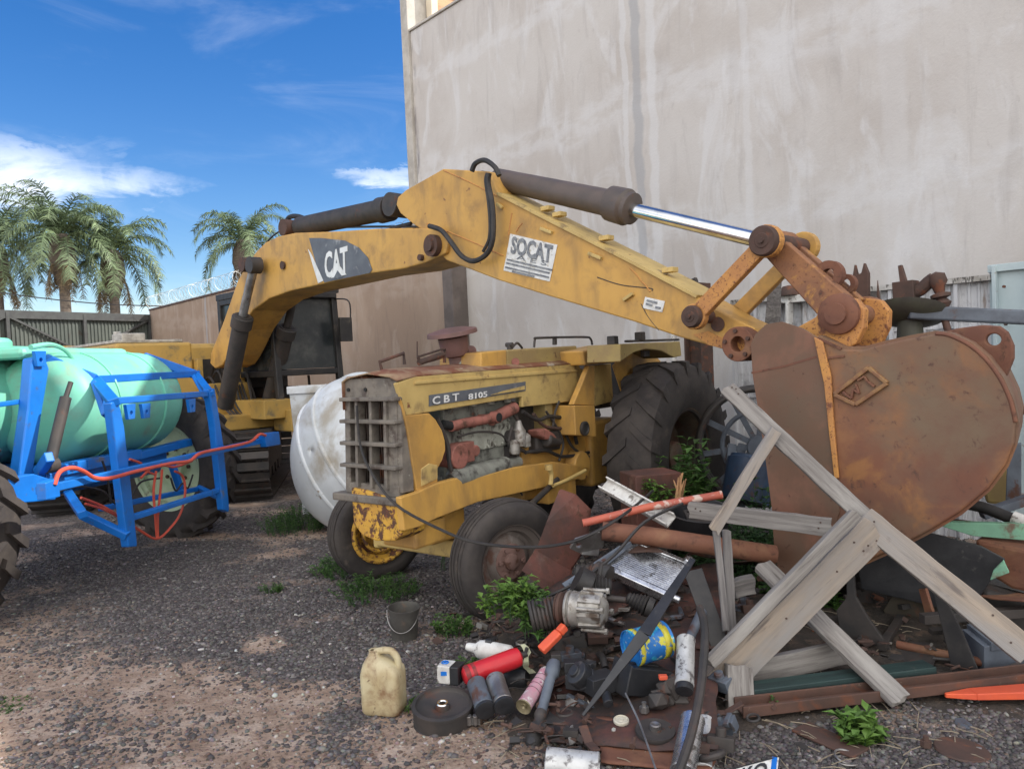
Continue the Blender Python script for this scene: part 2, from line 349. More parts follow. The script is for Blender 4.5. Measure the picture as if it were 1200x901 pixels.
def tyre(mb, c, ax, r, w, rim_r, lugs=0, lugh=.04, n=48):
    ax = V(ax).normalized(); c = V(c)
    pr = [(rim_r, -w*.36), (rim_r+(r-rim_r)*.35, -w*.5), (rim_r+(r-rim_r)*.75, -w*.5), (r*.965, -w*.43), (r, -w*.28), (r*1.005, 0), (r, w*.28), (r*.965, w*.43), (rim_r+(r-rim_r)*.75, w*.5), (rim_r+(r-rim_r)*.35, w*.5), (rim_r, w*.36), (rim_r*.97, 0), (rim_r, -w*.36)]
    mb.lathe(pr, c, ax, n, caps=False)
    if lugs:
        x = ax.orthogonal().normalized(); y = ax.cross(x)
        for i in range(lugs):
            for sd in (-1, 1):
                t0 = 2*math.pi*(i+(.5 if sd > 0 else 0))/lugs
                def pt(t, a, rr): return c+ax*a+(x*math.cos(t)+y*math.sin(t))*rr
                dt = 2*math.pi/lugs
                q = []
                for (a, tt, ww) in ((0.02*w*sd, 0.0, .16), (sd*w*.30, .42, .17), (sd*w*.47, .62, .18), (sd*w*.505, .72, .15)):
                    rb = r*.97 if abs(a) < w*.4 else (r*.95 if abs(a) < w*.49 else r*.86)
                    tp = r+lugh if abs(a) < w*.4 else (r+lugh*.6 if abs(a) < w*.49 else r*.90)
                    q.append([pt(t0+dt*(tt-ww), a, rb), pt(t0+dt*(tt+ww), a, rb), pt(t0+dt*(tt+ww*.8), a, tp), pt(t0+dt*(tt-ww*.8), a, tp)])
                vs = [p for k in q for p in k]; fs = [(0, 1, 2, 3), (15, 14, 13, 12)]
                for k in range(3):
                    for j in range(4): fs.append((k*4+j, (k+1)*4+j, (k+1)*4+(j+1) % 4, k*4+(j+1) % 4))
                mb.add(vs, fs)
    return mb
# ------------------------------------------------------------------ light, sky
SUN_AZ = V((1, .10, 0)).normalized(); EL = R_(40)
sdir = V((SUN_AZ.x*math.cos(EL), SUN_AZ.y*math.cos(EL), math.sin(EL)))
sl = bpy.data.lights.new('sun', 'SUN'); sl.energy = 3.2; sl.angle = R_(.53); sl.color = (1, .93, .84)
so = bpy.data.objects.new('sun', sl); COL.objects.link(so)
so.rotation_euler = sdir.to_track_quat('Z', 'Y').to_euler()
w = bpy.data.worlds.new('World'); scene.world = w; w.use_nodes = True
nt = w.node_tree; N = nt.nodes; L = nt.links; bg = N['Background']
sky = N.new('ShaderNodeTexSky'); sky.sky_type = 'NISHITA'; sky.sun_disc = False
sky.sun_elevation = EL; sky.sun_rotation = math.atan2(SUN_AZ.x, SUN_AZ.y); sky.air_density = 1.0; sky.dust_density = .4; sky.ozone_density = 2.0
hs = N.new('ShaderNodeHueSaturation'); hs.inputs['Saturation'].default_value = 1.42; hs.inputs['Hue'].default_value = .511; hs.inputs['Value'].default_value = SKYV
L.new(sky.outputs[0], hs.inputs['Color'])
geo = N.new('ShaderNodeTexCoord')
def nz(scale, st, det=8, dist=.4, rough=.6, loc=(0, 0, 0)):
    mp = N.new('ShaderNodeMapping'); mp.inputs['Scale'].default_value = st; mp.inputs['Location'].default_value = loc
    L.new(geo.outputs['Generated'], mp.inputs['Vector'])
    n = N.new('ShaderNodeTexNoise'); n.inputs['Scale'].default_value = scale; n.inputs['Detail'].default_value = det; n.inputs['Distortion'].default_value = dist; n.inputs['Roughness'].default_value = rough
    L.new(mp.outputs[0], n.inputs['Vector']); return n.outputs['Fac']
def mth(op, a, b=None, c=None, clamp=False):
    m = N.new('ShaderNodeMath'); m.operation = op; m.use_clamp = clamp
    for i, x in enumerate((a, b, c)):
        if x is None: continue
        if hasattr(x, 'is_linked'): L.new(x, m.inputs[i])
        else: m.inputs[i].default_value = x
    return m.outputs[0]
def sst(x, a, b, lo=0., hi=1.):
    r = N.new('ShaderNodeMapRange'); r.interpolation_type = 'SMOOTHSTEP'
    r.inputs['From Min'].default_value = a; r.inputs['From Max'].default_value = b; r.inputs['To Min'].default_value = lo; r.inputs['To Max'].default_value = hi
    L.new(x, r.inputs['Value']); return r.outputs[0]
sep = N.new('ShaderNodeSeparateXYZ'); L.new(geo.outputs['Generated'], sep.inputs[0])
n1 = nz(3.2, (1, 1, 3.6), dist=.9, loc=(.3, .1, .2)); n2 = nz(9, (1, 1, 3.5), dist=.5, rough=.68); n3 = nz(2.0, (1, 1, 2.5), dist=.3, loc=(2, 1, 0))
def blob(px, py, sx, sz):               # a cloud bank centred on a direction of the sky, wide sx, high sz (direction units)
    d = ray(px, py).normalized(); side = V((d.y, -d.x, 0)).normalized()
    dp = N.new('ShaderNodeVectorMath'); dp.operation = 'DOT_PRODUCT'; dp.inputs[1].default_value = side
    L.new(geo.outputs['Generated'], dp.inputs[0])
    a = mth('DIVIDE', mth('ADD', dp.outputs['Value'], mth('MULTIPLY_ADD', n1, .30, -.15)), sx); b = mth('DIVIDE', mth('ADD', mth('SUBTRACT', sep.outputs['Z'], d.z), mth('MULTIPLY_ADD', n2, .11, -.055)), sz)
    dp2 = N.new('ShaderNodeVectorMath'); dp2.operation = 'DOT_PRODUCT'; dp2.inputs[1].default_value = d; L.new(geo.outputs['Generated'], dp2.inputs[0])
    r = mth('ADD', mth('MULTIPLY', a, a), mth('MULTIPLY', b, b))
    return mth('MULTIPLY', mth('SUBTRACT', 1.0, r, clamp=True), sst(dp2.outputs['Value'], .2, .5))
n1 = nz(3.2, (1, 1, 3.6), dist=.9, loc=(.3, .1, .2)); n2 = nz(9, (1, 1, 3.5), dist=.5, rough=.68); n3 = nz(2.0, (1, 1, 2.5), dist=.3, loc=(2, 1, 0))
banks = None
for bk in ((10, 202, .17, .055), (105, 214, .11, .032), (455, 210, .07, .022)):
    b = blob(*bk); banks = b if banks is None else mth('MAXIMUM', banks, b)
low = sst(sep.outputs['Z'], .15, .02)        # cloud thickens toward the horizon
c_b = mth('MULTIPLY', sst(mth('MULTIPLY', mth('POWER', banks, .7), mth('MULTIPLY_ADD', n2, 1.9, -.25)), .16, 1.15), .88)
c_l = mth('MULTIPLY', sst(mth('ADD', mth('MULTIPLY', low, .46), mth('MULTIPLY', n1, .8)), .60, .92), .9)
c_w = mth('MULTIPLY', sst(n1, .48, .80), .16)
back = sst(sep.outputs['Y'], .25, -.35)       # unseen bright broken cloud added behind the camera as fill light
c_k = mth('MULTIPLY', back, sst(n3, .30, .55, .25, 1.0))
cl = mth('MAXIMUM', mth('MAXIMUM', c_b, c_l), mth('MAXIMUM', c_w, c_k))
mx = N.new('ShaderNodeMix'); mx.data_type = 'RGBA'; L.new(cl, mx.inputs[0]); L.new(hs.outputs[0], mx.inputs[6])
cv = N.new('ShaderNodeMix'); cv.data_type = 'RGBA'; L.new(back, cv.inputs[0]); cv.inputs[6].default_value = (CLOUD*.97, CLOUD*1.02, CLOUD*1.09, 1); cv.inputs[7].default_value = (FILL_CLOUD, FILL_CLOUD*.985, FILL_CLOUD*.97, 1)
L.new(cv.outputs[2], mx.inputs[7])
L.new(mx.outputs[2], bg.inputs['Color']); bg.inputs['Strength'].default_value = .09
scene.view_settings.view_transform = 'Standard'; scene.view_settings.look = 'None'; scene.view_settings.gamma = 1; scene.view_settings.exposure = EXPO
# ------------------------------------------------------------------ ground
SOILP = [(-1.5, 3.1, 1.1), (-2.6, 3.6, 1.9), (-.3, 3.15, .55),  (-3.6, 4.6, 1.2), (-2.0, 3.0, .8), (-1.25, 3.75, .38), (-.55, 3.4, .5), (-3.2, 3.9, .9), (-1.6, 4.7, .25), (-.8, 3.1, .5), (-4.6, 5.6, 1.2)]
def soil(x, y):
    v = 0
    for (a, b, r) in SOILP:
        d = math.hypot((x-a), (y-b)*1.2)/r; v = max(v, 1-d)
    v += (mn.fractal(V((x*1.1, y*1.6, 0)), 1.0, 2.0, 4)+.0)*.55
    return max(0, min(1, v*1.5))
def gz(x, y):
    if abs(x) > 12 or y > 20 or y < -6: return 0
    return .018*mn.fractal(V((x*.9, y*.9, 3)), 1, 2, 4)+.006*mn.noise(V((x*7, y*7, 1)))
def axis(lo, hi, step, far):
    a = [lo]
    while a[-1] < hi: a.append(a[-1]+step)
    s = step; b = []; x = a[-1]
    while x < far: s *= 1.35; x += s; b.append(x)
    s = step; c = []; x = lo
    while x > -far: s *= 1.35; x -= s; c.append(x)
    return c[::-1]+a+b
xs = axis(-6, 5, .055, 600); ys = axis(1.5, 10.5, .055, 900)
gv = [(x, y, gz(x, y)) for y in ys for x in xs]; nx = len(xs)
gf = [(j*nx+i, j*nx+i+1, (j+1)*nx+i+1, (j+1)*nx+i) for j in range(len(ys)-1) for i in range(nx-1)]
me = bpy.data.meshes.new('ground'); me.from_pydata(gv, [], gf); me.polygons.foreach_set('use_smooth', [True]*len(gf))
at = me.attributes.new('soil', 'FLOAT', 'POINT'); at.data.foreach_set('value', [soil(v[0], v[1]) if (abs(v[0]) < 8 and -2 < v[1] < 14) else .3 for v in gv])
g = bpy.data.objects.new('ground', me); COL.objects.link(g); g['kind'] = 'structure'
def ground_mat():
    m = bpy.data.materials.new('gravel_and_soil'); m.use_nodes = True; N = m.node_tree.nodes; L = m.node_tree.links; b = N['Principled BSDF']
    tc = N.new('ShaderNodeTexCoord'); a = N.new('ShaderNodeAttribute'); a.attribute_name = 'soil'
    def noi(s, d=7):
        n = N.new('ShaderNodeTexNoise'); n.inputs['Scale'].default_value = s; n.inputs['Detail'].default_value = d; n.inputs['Roughness'].default_value = .65
        L.new(tc.outputs['Object'], n.inputs['Vector']); return n.outputs['Fac']
    def ramp(x, st):
        r = N.new('ShaderNodeValToRGB'); e = r.color_ramp.elements
        e[0].position, e[0].color = st[0][0], (*st[0][1], 1); e[1].position, e[1].color = st[-1][0], (*st[-1][1], 1)
        for p, c in st[1:-1]: q = e.new(p); q.color = (*c, 1)
        L.new(x, r.inputs[0]); return r.outputs[0]
    vo = N.new('ShaderNodeTexVoronoi'); vo.inputs['Scale'].default_value = 42; L.new(tc.outputs['Object'], vo.inputs['Vector'])
    sp = N.new('ShaderNodeSeparateColor'); L.new(vo.outputs['Color'], sp.inputs[0])
    grav = ramp(sp.outputs[0], [(0, (.06, .052, .05)), (.6, (.115, .10, .096)), (.9, (.17, .15, .14)), (1, (.25, .23, .215))])
    so_ = ramp(noi(5), [(.3, (.24, .165, .12)), (.5, (.34, .245, .185)), (.62, (.45, .35, .28)), (.75, (.25, .195, .16))])
    f = N.new('ShaderNodeMath'); f.operation = 'MULTIPLY_ADD'; L.new(noi(14), f.inputs[0]); f.inputs[1].default_value = .7; L.new(a.outputs['Fac'], f.inputs[2])
    mr = N.new('ShaderNodeMapRange'); mr.inputs['From Min'].default_value = .5; mr.inputs['From Max'].default_value = .85; L.new(f.outputs[0], mr.inputs[0])
    mx = N.new('ShaderNodeMix'); mx.data_type = 'RGBA'; L.new(mr.outputs[0], mx.inputs[0]); L.new(grav, mx.inputs[6]); L.new(so_, mx.inputs[7])
    L.new(mx.outputs[2], b.inputs['Base Color']); b.inputs['Roughness'].default_value = .92; b.inputs['Specular IOR Level'].default_value = .2
    bp = N.new('ShaderNodeBump'); bp.inputs['Strength'].default_value = .7; bp.inputs['Distance'].default_value = .015
    ad = N.new('ShaderNodeMath'); ad.operation = 'MULTIPLY_ADD'; L.new(vo.outputs['Distance'], ad.inputs[0]); ad.inputs[1].default_value = -.8; L.new(noi(60), ad.inputs[2])
    L.new(ad.outputs[0], bp.inputs['Height']); L.new(bp.outputs[0], b.inputs['Normal'])
    return m
me.materials.append(ground_mat())
# gravel: loose stones lying on the ground
def gravel(name, n, smin, smax, mat, keep, seed, xr=(-5.2, 4.6), yr=(2.4, 9.5)):
    rng = np.random.default_rng(seed); iv = np.array([tuple(a) for a in _iv]); fi = np.array(_if)
    pts = []
    while len(pts) < n:
        y = yr[0]*(yr[1]/yr[0])**rng.random(); x = rng.uniform(-.72*y-.3, .72*y+.2)
        if x < xr[0] or x > xr[1]: continue
        if rng.random() > keep(x, y): continue
        pts.append((x, y))
    pts = np.array(pts); n = len(pts)
    s = smin*(smax/smin)**(rng.random(n)**1.6)
    zz = np.array([gz(a, b) for a, b in pts])
    vs = iv[None]*(1+rng.uniform(-.28, .28, (n, 12, 1)))
    vs = vs*np.stack([s*rng.uniform(.8, 1.35, n), s*rng.uniform(.6, 1.1, n), s*rng.uniform(.35, .8, n)], 1)[:, None]
    t = rng.uniform(0, 6.28, n); c, q = np.cos(t), np.sin(t)
    x = vs[:, :, 0]*c[:, None]-vs[:, :, 1]*q[:, None]; y = vs[:, :, 0]*q[:, None]+vs[:, :, 1]*c[:, None]
    vs = np.stack([x+pts[:, :1], y+pts[:, 1:], vs[:, :, 2]+(zz+s*.15)[:, None]], 2).reshape(-1, 3)
    fs = (fi[None]+(np.arange(n)*12)[:, None, None]).reshape(-1, 3)
    me = bpy.data.meshes.new(name); me.vertices.add(len(vs)); me.vertices.foreach_set('co', vs.astype(np.float32).ravel())
    me.loops.add(fs.size); me.loops.foreach_set('vertex_index', fs.ravel().astype(np.int32)); me.polygons.add(len(fs))
    me.polygons.foreach_set('loop_start', (np.arange(len(fs))*3).astype(np.int32)); me.update(calc_edges=True)
    me.materials.append(mat); o = bpy.data.objects.new(name, me); COL.objects.link(o); o['kind'] = 'stuff'; return o
def gmat(name, stops):
    m = bpy.data.materials.new(name); m.use_nodes = True; N = m.node_tree.nodes; L = m.node_tree.links; b = N['Principled BSDF']
    gg = N.new('ShaderNodeNewGeometry'); r = N.new('ShaderNodeValToRGB'); e = r.color_ramp.elements
    e[0].position, e[0].color = stops[0][0], (*stops[0][1], 1); e[1].position, e[1].color = stops[-1][0], (*stops[-1][1], 1)
    for p, c in stops[1:-1]: q = e.new(p); q.color = (*c, 1)
    L.new(gg.outputs['Random Per Island'], r.inputs[0])
    tc = N.new('ShaderNodeTexCoord'); nn = N.new('ShaderNodeTexNoise'); nn.inputs['Scale'].default_value = 60; L.new(tc.outputs['Object'], nn.inputs['Vector'])
    mx = N.new('ShaderNodeMix'); mx.data_type = 'RGBA'; mx.blend_type = 'MULTIPLY'; mx.inputs[0].default_value = .5; L.new(r.outputs[0], mx.inputs[6]); L.new(nn.outputs['Color'], mx.inputs[7])
    L.new(mx.outputs[2], b.inputs['Base Color']); b.inputs['Roughness'].default_value = .85; b.inputs['Specular IOR Level'].default_value = .3; return m
gm = gmat('crushed_stone', [(0, (.075, .066, .067)), (.5, (.145, .127, .124)), (.9, (.20, .183, .172)), (.98, (.29, .265, .25)), (1, (.40, .375, .35))])
gravel('gravel', 90000, .006, .018, gm, lambda x, y: 1-soil(x, y)*.93, 1)
gm2 = gmat('soil_crumbs', [(0, (.17, .115, .09)), (.6, (.29, .21, .17)), (.9, (.42, .34, .29)), (1, (.6, .55, .5))])
gravel('soil_crumbs', 14000, .004, .013, gm2, lambda x, y: .1+soil(x, y)*.9, 2)
lm = gmat('limestone_chips', [(0, (.42, .38, .34)), (1, (.70, .68, .64))])
gravel('pale_stone_chips', 260, .007, .020, lm, lambda x, y: .9 if math.hypot(x+.9, y-4.7) < .9 else .15, 3)
# ------------------------------------------------------------------ tall building
NW = V((.75, .66, 0)).normalized(); EW = V((NW.y, -NW.x, 0))          # wall normal (away from us), wall direction toward the right
PB = Pl(.75, .66, 7.7); PBW = Pl(.75, .66, 7.5); PF = Pl(.75, .66, 7.15)
cL = PB(489, 210); cL.z = 0; ZT = 7.36
bt = thing('warehouse', 'tall plastered grey building wall behind the excavator arm', 'building', cL, EW)
def plaster(name, ridge):
    m = bpy.data.materials.new(name); m.use_nodes = True; N = m.node_tree.nodes; L = m.node_tree.links; b = N['Principled BSDF']
    tc = N.new('ShaderNodeTexCoord'); sp = N.new('ShaderNodeSeparateXYZ'); L.new(tc.outputs['Object'], sp.inputs[0])
    def noi(s, st=(1, 1, 1), d=8, dist=0, ro=.6, loc=(0, 0, 0)):
        mp = N.new('ShaderNodeMapping'); mp.inputs['Scale'].default_value = st; mp.inputs['Location'].default_value = loc; L.new(tc.outputs['Object'], mp.inputs[0])
        n = N.new('ShaderNodeTexNoise'); n.inputs['Scale'].default_value = s; n.inputs['Detail'].default_value = d; n.inputs['Distortion'].default_value = dist; n.inputs['Roughness'].default_value = ro
        L.new(mp.outputs[0], n.inputs[0]); return n.outputs['Fac']
    def ss(x, a, c, lo=0, hi=1):
        r = N.new('ShaderNodeMapRange'); r.interpolation_type = 'SMOOTHSTEP'; r.inputs[1].default_value = a; r.inputs[2].default_value = c; r.inputs[3].default_value = lo; r.inputs[4].default_value = hi
        L.new(x, r.inputs[0]); return r.outputs[0]
    def mt(op, a, c, d=None):
        x = N.new('ShaderNodeMath'); x.operation = op
        for i, v in enumerate((a, c, d)):
            if v is None: continue
            if hasattr(v, 'is_linked'): L.new(v, x.inputs[i])
            else: x.inputs[i].default_value = v
        return x.outputs[0]
    def mix(f, a, c):
        x = N.new('ShaderNodeMix'); x.data_type = 'RGBA'; L.new(f, x.inputs[0])
        for k, v in ((6, a), (7, c)):
            if hasattr(v, 'is_linked'): L.new(v, x.inputs[k])
            else: x.inputs[k].default_value = (*v, 1)
        return x.outputs[2]
    A, B_, C_, D_ = ridge
    col = mix(ss(noi(.55, (1, 1, .8), 6, .4), .38, .62), A, B_)
    col = mix(mt('MULTIPLY', ss(noi(1.3, (1.4, 1, .55), 8, .9, loc=(4, 0, 2)), .52, .64), .5), col, C_)
    col = mix(mt('MULTIPLY', ss(noi(2.6, (1.7, 1, .30), 9, .9, .68), .50, .72), .45), col, D_)
    col = mix(mt('MULTIPLY', ss(noi(7, (1.5, 1, .6), 6, .2, .7, (3, 0, 1)), .58, .72), .35), col, D_)
    # day joints of the plaster: pale ragged horizontal bands at fixed heights, pale and dark seams at the columns
    zn = mt('MULTIPLY_ADD', noi(.9, (1, 1, .3), 5, loc=(1, 1, 1)), .9, sp.outputs['Z'])
    for zc, wd in ((3.15, .26), (4.85, .34), (6.5, .2)):
        f = mt('MULTIPLY', ss(mt('ABSOLUTE', mt('SUBTRACT', zn, zc+.45), None), wd, wd*.35), ss(noi(2.2, (1, 1, 2), 6), .38, .56))
        col = mix(mt('MULTIPLY', f, .42), col, C_)
    xn = mt('MULTIPLY_ADD', noi(1.6, (1, 1, 1), 5, loc=(7, 0, 0)), .22, sp.outputs['X'])
    for xc, wd, cc, k in ((4.83, .085, (.33, .335, .35), .6), (4.64, .06, C_, .5), (5.06, .09, C_, .5), (6.35, .06, C_, .35), (7.9, .16, C_, .25)):
        f = ss(mt('ABSOLUTE', mt('SUBTRACT', xn, xc+.11), None), wd, wd*.5); col = mix(mt('MULTIPLY', f, k), col, cc)
    # damp stain down the left corner
    f = mt('MULTIPLY', ss(sp.outputs['X'], .35, .03), ss(noi(1.2, (2.5, 1, .7), 6), .46, .60)); col = mix(mt('MULTIPLY', f, .7), col, (.13, .12, .13))
    f = mt('MULTIPLY', ss(zn, 2.6, 1.0), .45); col = mix(f, col, tuple(v*.86 for v in B_))
    spk = mt('MULTIPLY', ss(noi(38, (1, 1, 1), 3, 0, .7), .66, .74), .45); col = mix(spk, col, (.22, .2, .19))
    L.new(col, b.inputs['Base Color']); b.inputs['Roughness'].default_value = .92; b.inputs['Specular IOR Level'].default_value = .2
    bp = N.new('ShaderNodeBump'); bp.inputs['Strength'].default_value = .5; bp.inputs['Distance'].default_value = .02
    L.new(mt('ADD', noi(3.5, (1, 1, .6), 8), mt('MULTIPLY', noi(35), .25)), bp.inputs['Height']); L.new(bp.outputs[0], b.inputs['Normal'])
    return m
m_plaster = plaster('grey_plaster', ((.48, .44, .405), (.55, .52, .49), (.64, .635, .635), (.38, .35, .33)))
m_plaster_b = plaster('brown_plaster', ((.30, .22, .165), (.36, .27, .205), (.41, .33, .27), (.19, .145, .115)))
LW = 24.0
mb = MB(); c = cL+EW*(LW/2)+NW*.15; FR = Matrix((EW, NW, V((0, 0, 1)))).transposed()
mb.box(c+V((0, 0, ZT/2)), (LW, .3, ZT), FR); obj('wall', mb, m_plaster, bt, bevel=.01)
m_cap = M('cream_coping', (.50, .47, .42), (.38, .35, .31), 4, rough=.85)
m_cream = M('cream_render', (.72, .64, .50), (.62, .54, .42), 3, rough=.85)
m_tan = M('tan_render', (.52, .33, .19), (.44, .27, .16), 3, over=[((.36, .22, .14), 6, .6, .1)], rough=.9)
mb = MB(); mb.box(c+V((0, 0, ZT+.022)), (LW, .36, .04), FR); obj('coping', mb, m_cap, bt, bevel=.008)
# front facade: corner pilaster with a higher parapet returning away from us
mb = MB(); mb.box(cL-EW*.10+NW*.2+V((0, 0, 5.5)), (.20, .5, 11.0), FR); obj('corner_pilaster', mb, m_cap, bt, bevel=.01)
# the parapet return: pale jamb then tan inner face with sloping cream top
mb = MB(); mb.box(cL+EW*.09+NW*.42+V((0, 0, 5.3)), (.16, .14, 10.6), FR); obj('parapet_jamb', mb, m_cream, bt, bevel=.01)
mb = MB(); mb.box(cL+EW*.05+NW*5.0+V((0, 0, ZT+.20)), (.18, 9.0, 1.1), FR); obj('parapet', mb, m_tan, bt)
mb = MB(); mb.box(cL+EW*.05+NW*5.0+V((0, 0, ZT+.79)), (.26, 9.0, .08), FR); obj('parapet_coping', mb, m_cream, bt, bevel=.008)
mb = MB(); mb.box(cL+EW*(LW/2)+NW*5+V((0, 0, ZT-.6)), (LW, 9.6, .15), FR); obj('roof', mb, m_cap, bt)
# ------------------------------------------------------------------ boundary wall with razor wire, gate
bR = PBW(527, 400); bR.z = 0; bL = PBW(177, 400); bL.z = 0; ZB = 3.72
bw = thing('boundary_wall', 'brown plastered boundary wall topped with razor wire coils', 'wall', bL, EW)
ln = (bR-bL).length; mb = MB(); mb.box((bL+bR)/2+NW*.08+V((0, 0, ZB/2)), (ln, .16, ZB), FR); obj('wall_body', mb, m_plaster_b, bw, bevel=.01)
mb = MB(); mb.box((bL+bR)/2+NW*.08+V((0, 0, ZB+.025)), (ln, .2, .05), FR); obj('coping', mb, m_rust_dark, bw)
mb = MB(); mb.box(bR+EW*.14+NW*.05+V((0, 0, 1.95)), (.26, .3, 3.9), FR); obj('end_pillar', mb, M('dark_render', (.17, .14, .125), (.12, .10, .09), 3, rough=.9), bw, bevel=.01)
mb = MB(); pts = []; turns = int(ln*4.2)
for i in range(turns*12):
    t = i/12*2*math.pi; u = i/(turns*12)*ln
    pts.append(bL+EW*u+NW*.08+NW*(.20*math.cos(t))+V((0, 0, ZB+.26+.20*math.sin(t))))
mb.tube(pts, .0045, 3, False); m_wire = M('galvanised_wire', (.5, .5, .48), (.3, .28, .26), 4, rough=.5, metal=.6, bump=0); obj('razor_wire', mb, m_wire, bw, flip=False)
gC = bL.copy(); gd = V((-.49, -.87, 0)).normalized(); gn = V((gd.y, -gd.x, 0)); GL = 16.0; ZG = 3.55
gt = thing('metal_gate', 'dark corrugated sheet metal gate far behind the green tanks', 'gate', gC, gd)
m_gate = M('green_grey_sheet', (.10, .115, .10), (.075, .088, .078), 2, (1, 1, .4), over=[((.07, .06, .05), 4, .64, .08)], rough=.6)
mb = MB(); nn_ = int(GL/.11)+2
for i in range(nn_):
    a = gC+gd*(i*.11-.1); w0 = .03
    q = [a, a+gd*.04, a+gd*.055+gn*w0, a+gd*.095+gn*w0, a+gd*.11]
    vs = q+[p+V((0, 0, ZG-.25)) for p in q]
    mb.add([p+V((0, 0, .12)) for p in vs], [(k, k+1, k+6, k+5) for k in range(4)])
obj('sheet_panel', mb, m_gate, gt, flip=False)
m_gf = M('gate_frame_steel', (.07, .075, .07), (.05, .05, .05), 4, rough=.6)
for nm, z, hh in (('top_rail', ZG-.06, .22), ('middle_rail', 2.35, .12), ('bottom_rail', .2, .14)):
    board(nm, gC-gd*.05-gn*.05+V((0, 0, z)), gC+gd*GL-gn*.05+V((0, 0, z)), .08, hh, m_gf, gt)
for i in range(8):
    a = gC+gd*(.05+i*2.1)-gn*.06; board('upright', a, a+V((0, 0, ZG)), .09, .09, m_gf, gt, up=gd)
    board('brace', a+V((0, 0, 2.4 if i % 2 else ZG-.1)), a+gd*2.1+V((0, 0, ZG-.1 if i % 2 else 2.4)), .06, .06, m_gf, gt)
# a strip of roofed yard behind the gate keeps the bottom edge shut
# ------------------------------------------------------------------ palms and cables
def frond(mb, base, dirv, L_, droop, leaf=.42, nl=34):
    d = V(dirv).normalized(); p = V(base); pts = [p.copy()]; n = 14
    for i in range(n):
        d = (d+V((0, 0, -droop*(i/n+.25)/n*2.2))).normalized(); p = p+d*(L_/n); pts.append(p.copy())
    mb.tube(pts, .035, 4, False, r2=.008)
    for k in range(nl):
        t = .12+.88*k/nl; q = t*n; i = min(int(q), n-1); pp = pts[i].lerp(pts[i+1], q-i); dd = (pts[i+1]-pts[i]).normalized()
        sd = dd.cross(V((0, 0, 1)))
        if sd.length < .1: sd = V((1, 0, 0))
        sd.normalize(); l = leaf*(1-.55*abs(t-.45)*1.6)*random.uniform(.8, 1.2)
        for sg in (-1, 1):
            o = (sd*sg*random.uniform(.55, .9)+dd*.55+V((0, 0, random.uniform(-.55, .35)))).normalized()
            tip = pp+o*l+V((0, 0, -.32*l)); mid = pp+o*l*.5; wv = dd*.028
            wv = wv*.85; mb.add([pp-wv, pp+wv, mid+wv, tip, mid-wv], [(0, 1, 2, 4), (4, 2, 3)], False)
def palm(px, py, Y, size, label, nf, seed, lean=0):
    random.seed(seed); top = P(px, py, Y); base = V((top.x+lean, top.y, 0))
    t = thing('palm_tree', label, 'palm tree', base, group='palms beyond the gate')
    mb = MB(); n = 12; pr = [base.lerp(top, i/n) for i in range(n+1)]
    mb.tube(pr, .30, 12, False, r2=.22)
    mb.lathe([(.25, 0), (.42, .5), (.62, 1.3), (.55, 2.0), (.34, 2.5)], top-V((0, 0, 2.2)), (0, 0, 1), 12)
    obj('trunk', mb, m_bark, t)
    mb = MB()
    for i in range(nf):
        a = 2*math.pi*(i*.618)+random.uniform(-.2, .2); e = math.sin(R_(-12+88*((i+.5)/nf)))
        frond(mb, top+V((random.uniform(-.1, .1), 0, .1)), (math.cos(a)*(1-e*.6), math.sin(a)*(1-e*.6), e*1.05+.15), size*random.uniform(.85, 1.1), random.uniform(1.2, 2.0)*(1.3-.5*e), size*.2, 60)
    obj('crown', mb, m_palm, t, flip=False)
    mb = MB()
    for i in range(14):
        a = random.uniform(0, 6.28)
        frond(mb, top-V((0, 0, .5)), (math.cos(a), math.sin(a), -.8), size*random.uniform(.45, .75), 2.6, size*.11, 22)
    obj('dry_skirt', mb, m_palm_dead, t, flip=False)
palm(72, 282, 38, 3.9, 'tall feathery palm left of the middle over the gate, full shaggy crown', 34, 3)
palm(131, 300, 40, 3.8, 'feathery palm with long drooping fronds and dry skirt, second from the wall corner', 28, 12)
palm(285, 288, 42, 3.5, 'smaller palm showing above the curved yellow boom', 24, 5)
palm(-6, 292, 40, 4.0, 'palm at the left edge of the photo, crown half out of frame', 30, 9)
mb = MB()
a0, a1 = P(-60, 334, 30), P(330, 352, 34)
mb.tube([a0.lerp(a1, i/10)-V((0, 0, .5*math.sin(math.pi*i/10))) for i in range(11)], .03, 4, False)
tag(obj('power_cable', mb, m_hose, flip=False), 'thin dark overhead cable passing in front of the palms', 'cable')
# ================================================================== EXCAVATOR
E = V((1, -1, 0)).normalized(); NN = V((1, 1, 0)).normalized(); Z = V((0, 0, 1))
D0 = 4.8
def XP(d): return Pl(1, 1, d)
def ED(e, d, z): return E*e+NN*d+Z*z           # excavator coordinates: along the arm, across it, up
ex = thing('excavator', 'yellow excavator with its long arm bridging over the tractor, rusty bucket lowered', 'excavator', ED(-11.1, D0, 0), E)
def slab(mb, pts, d, t, hole=None):
    pl = XP(d); return mb.prism([pl(*p) for p in pts], NN*t, [pl(*p) for p in hole] if hole else None)
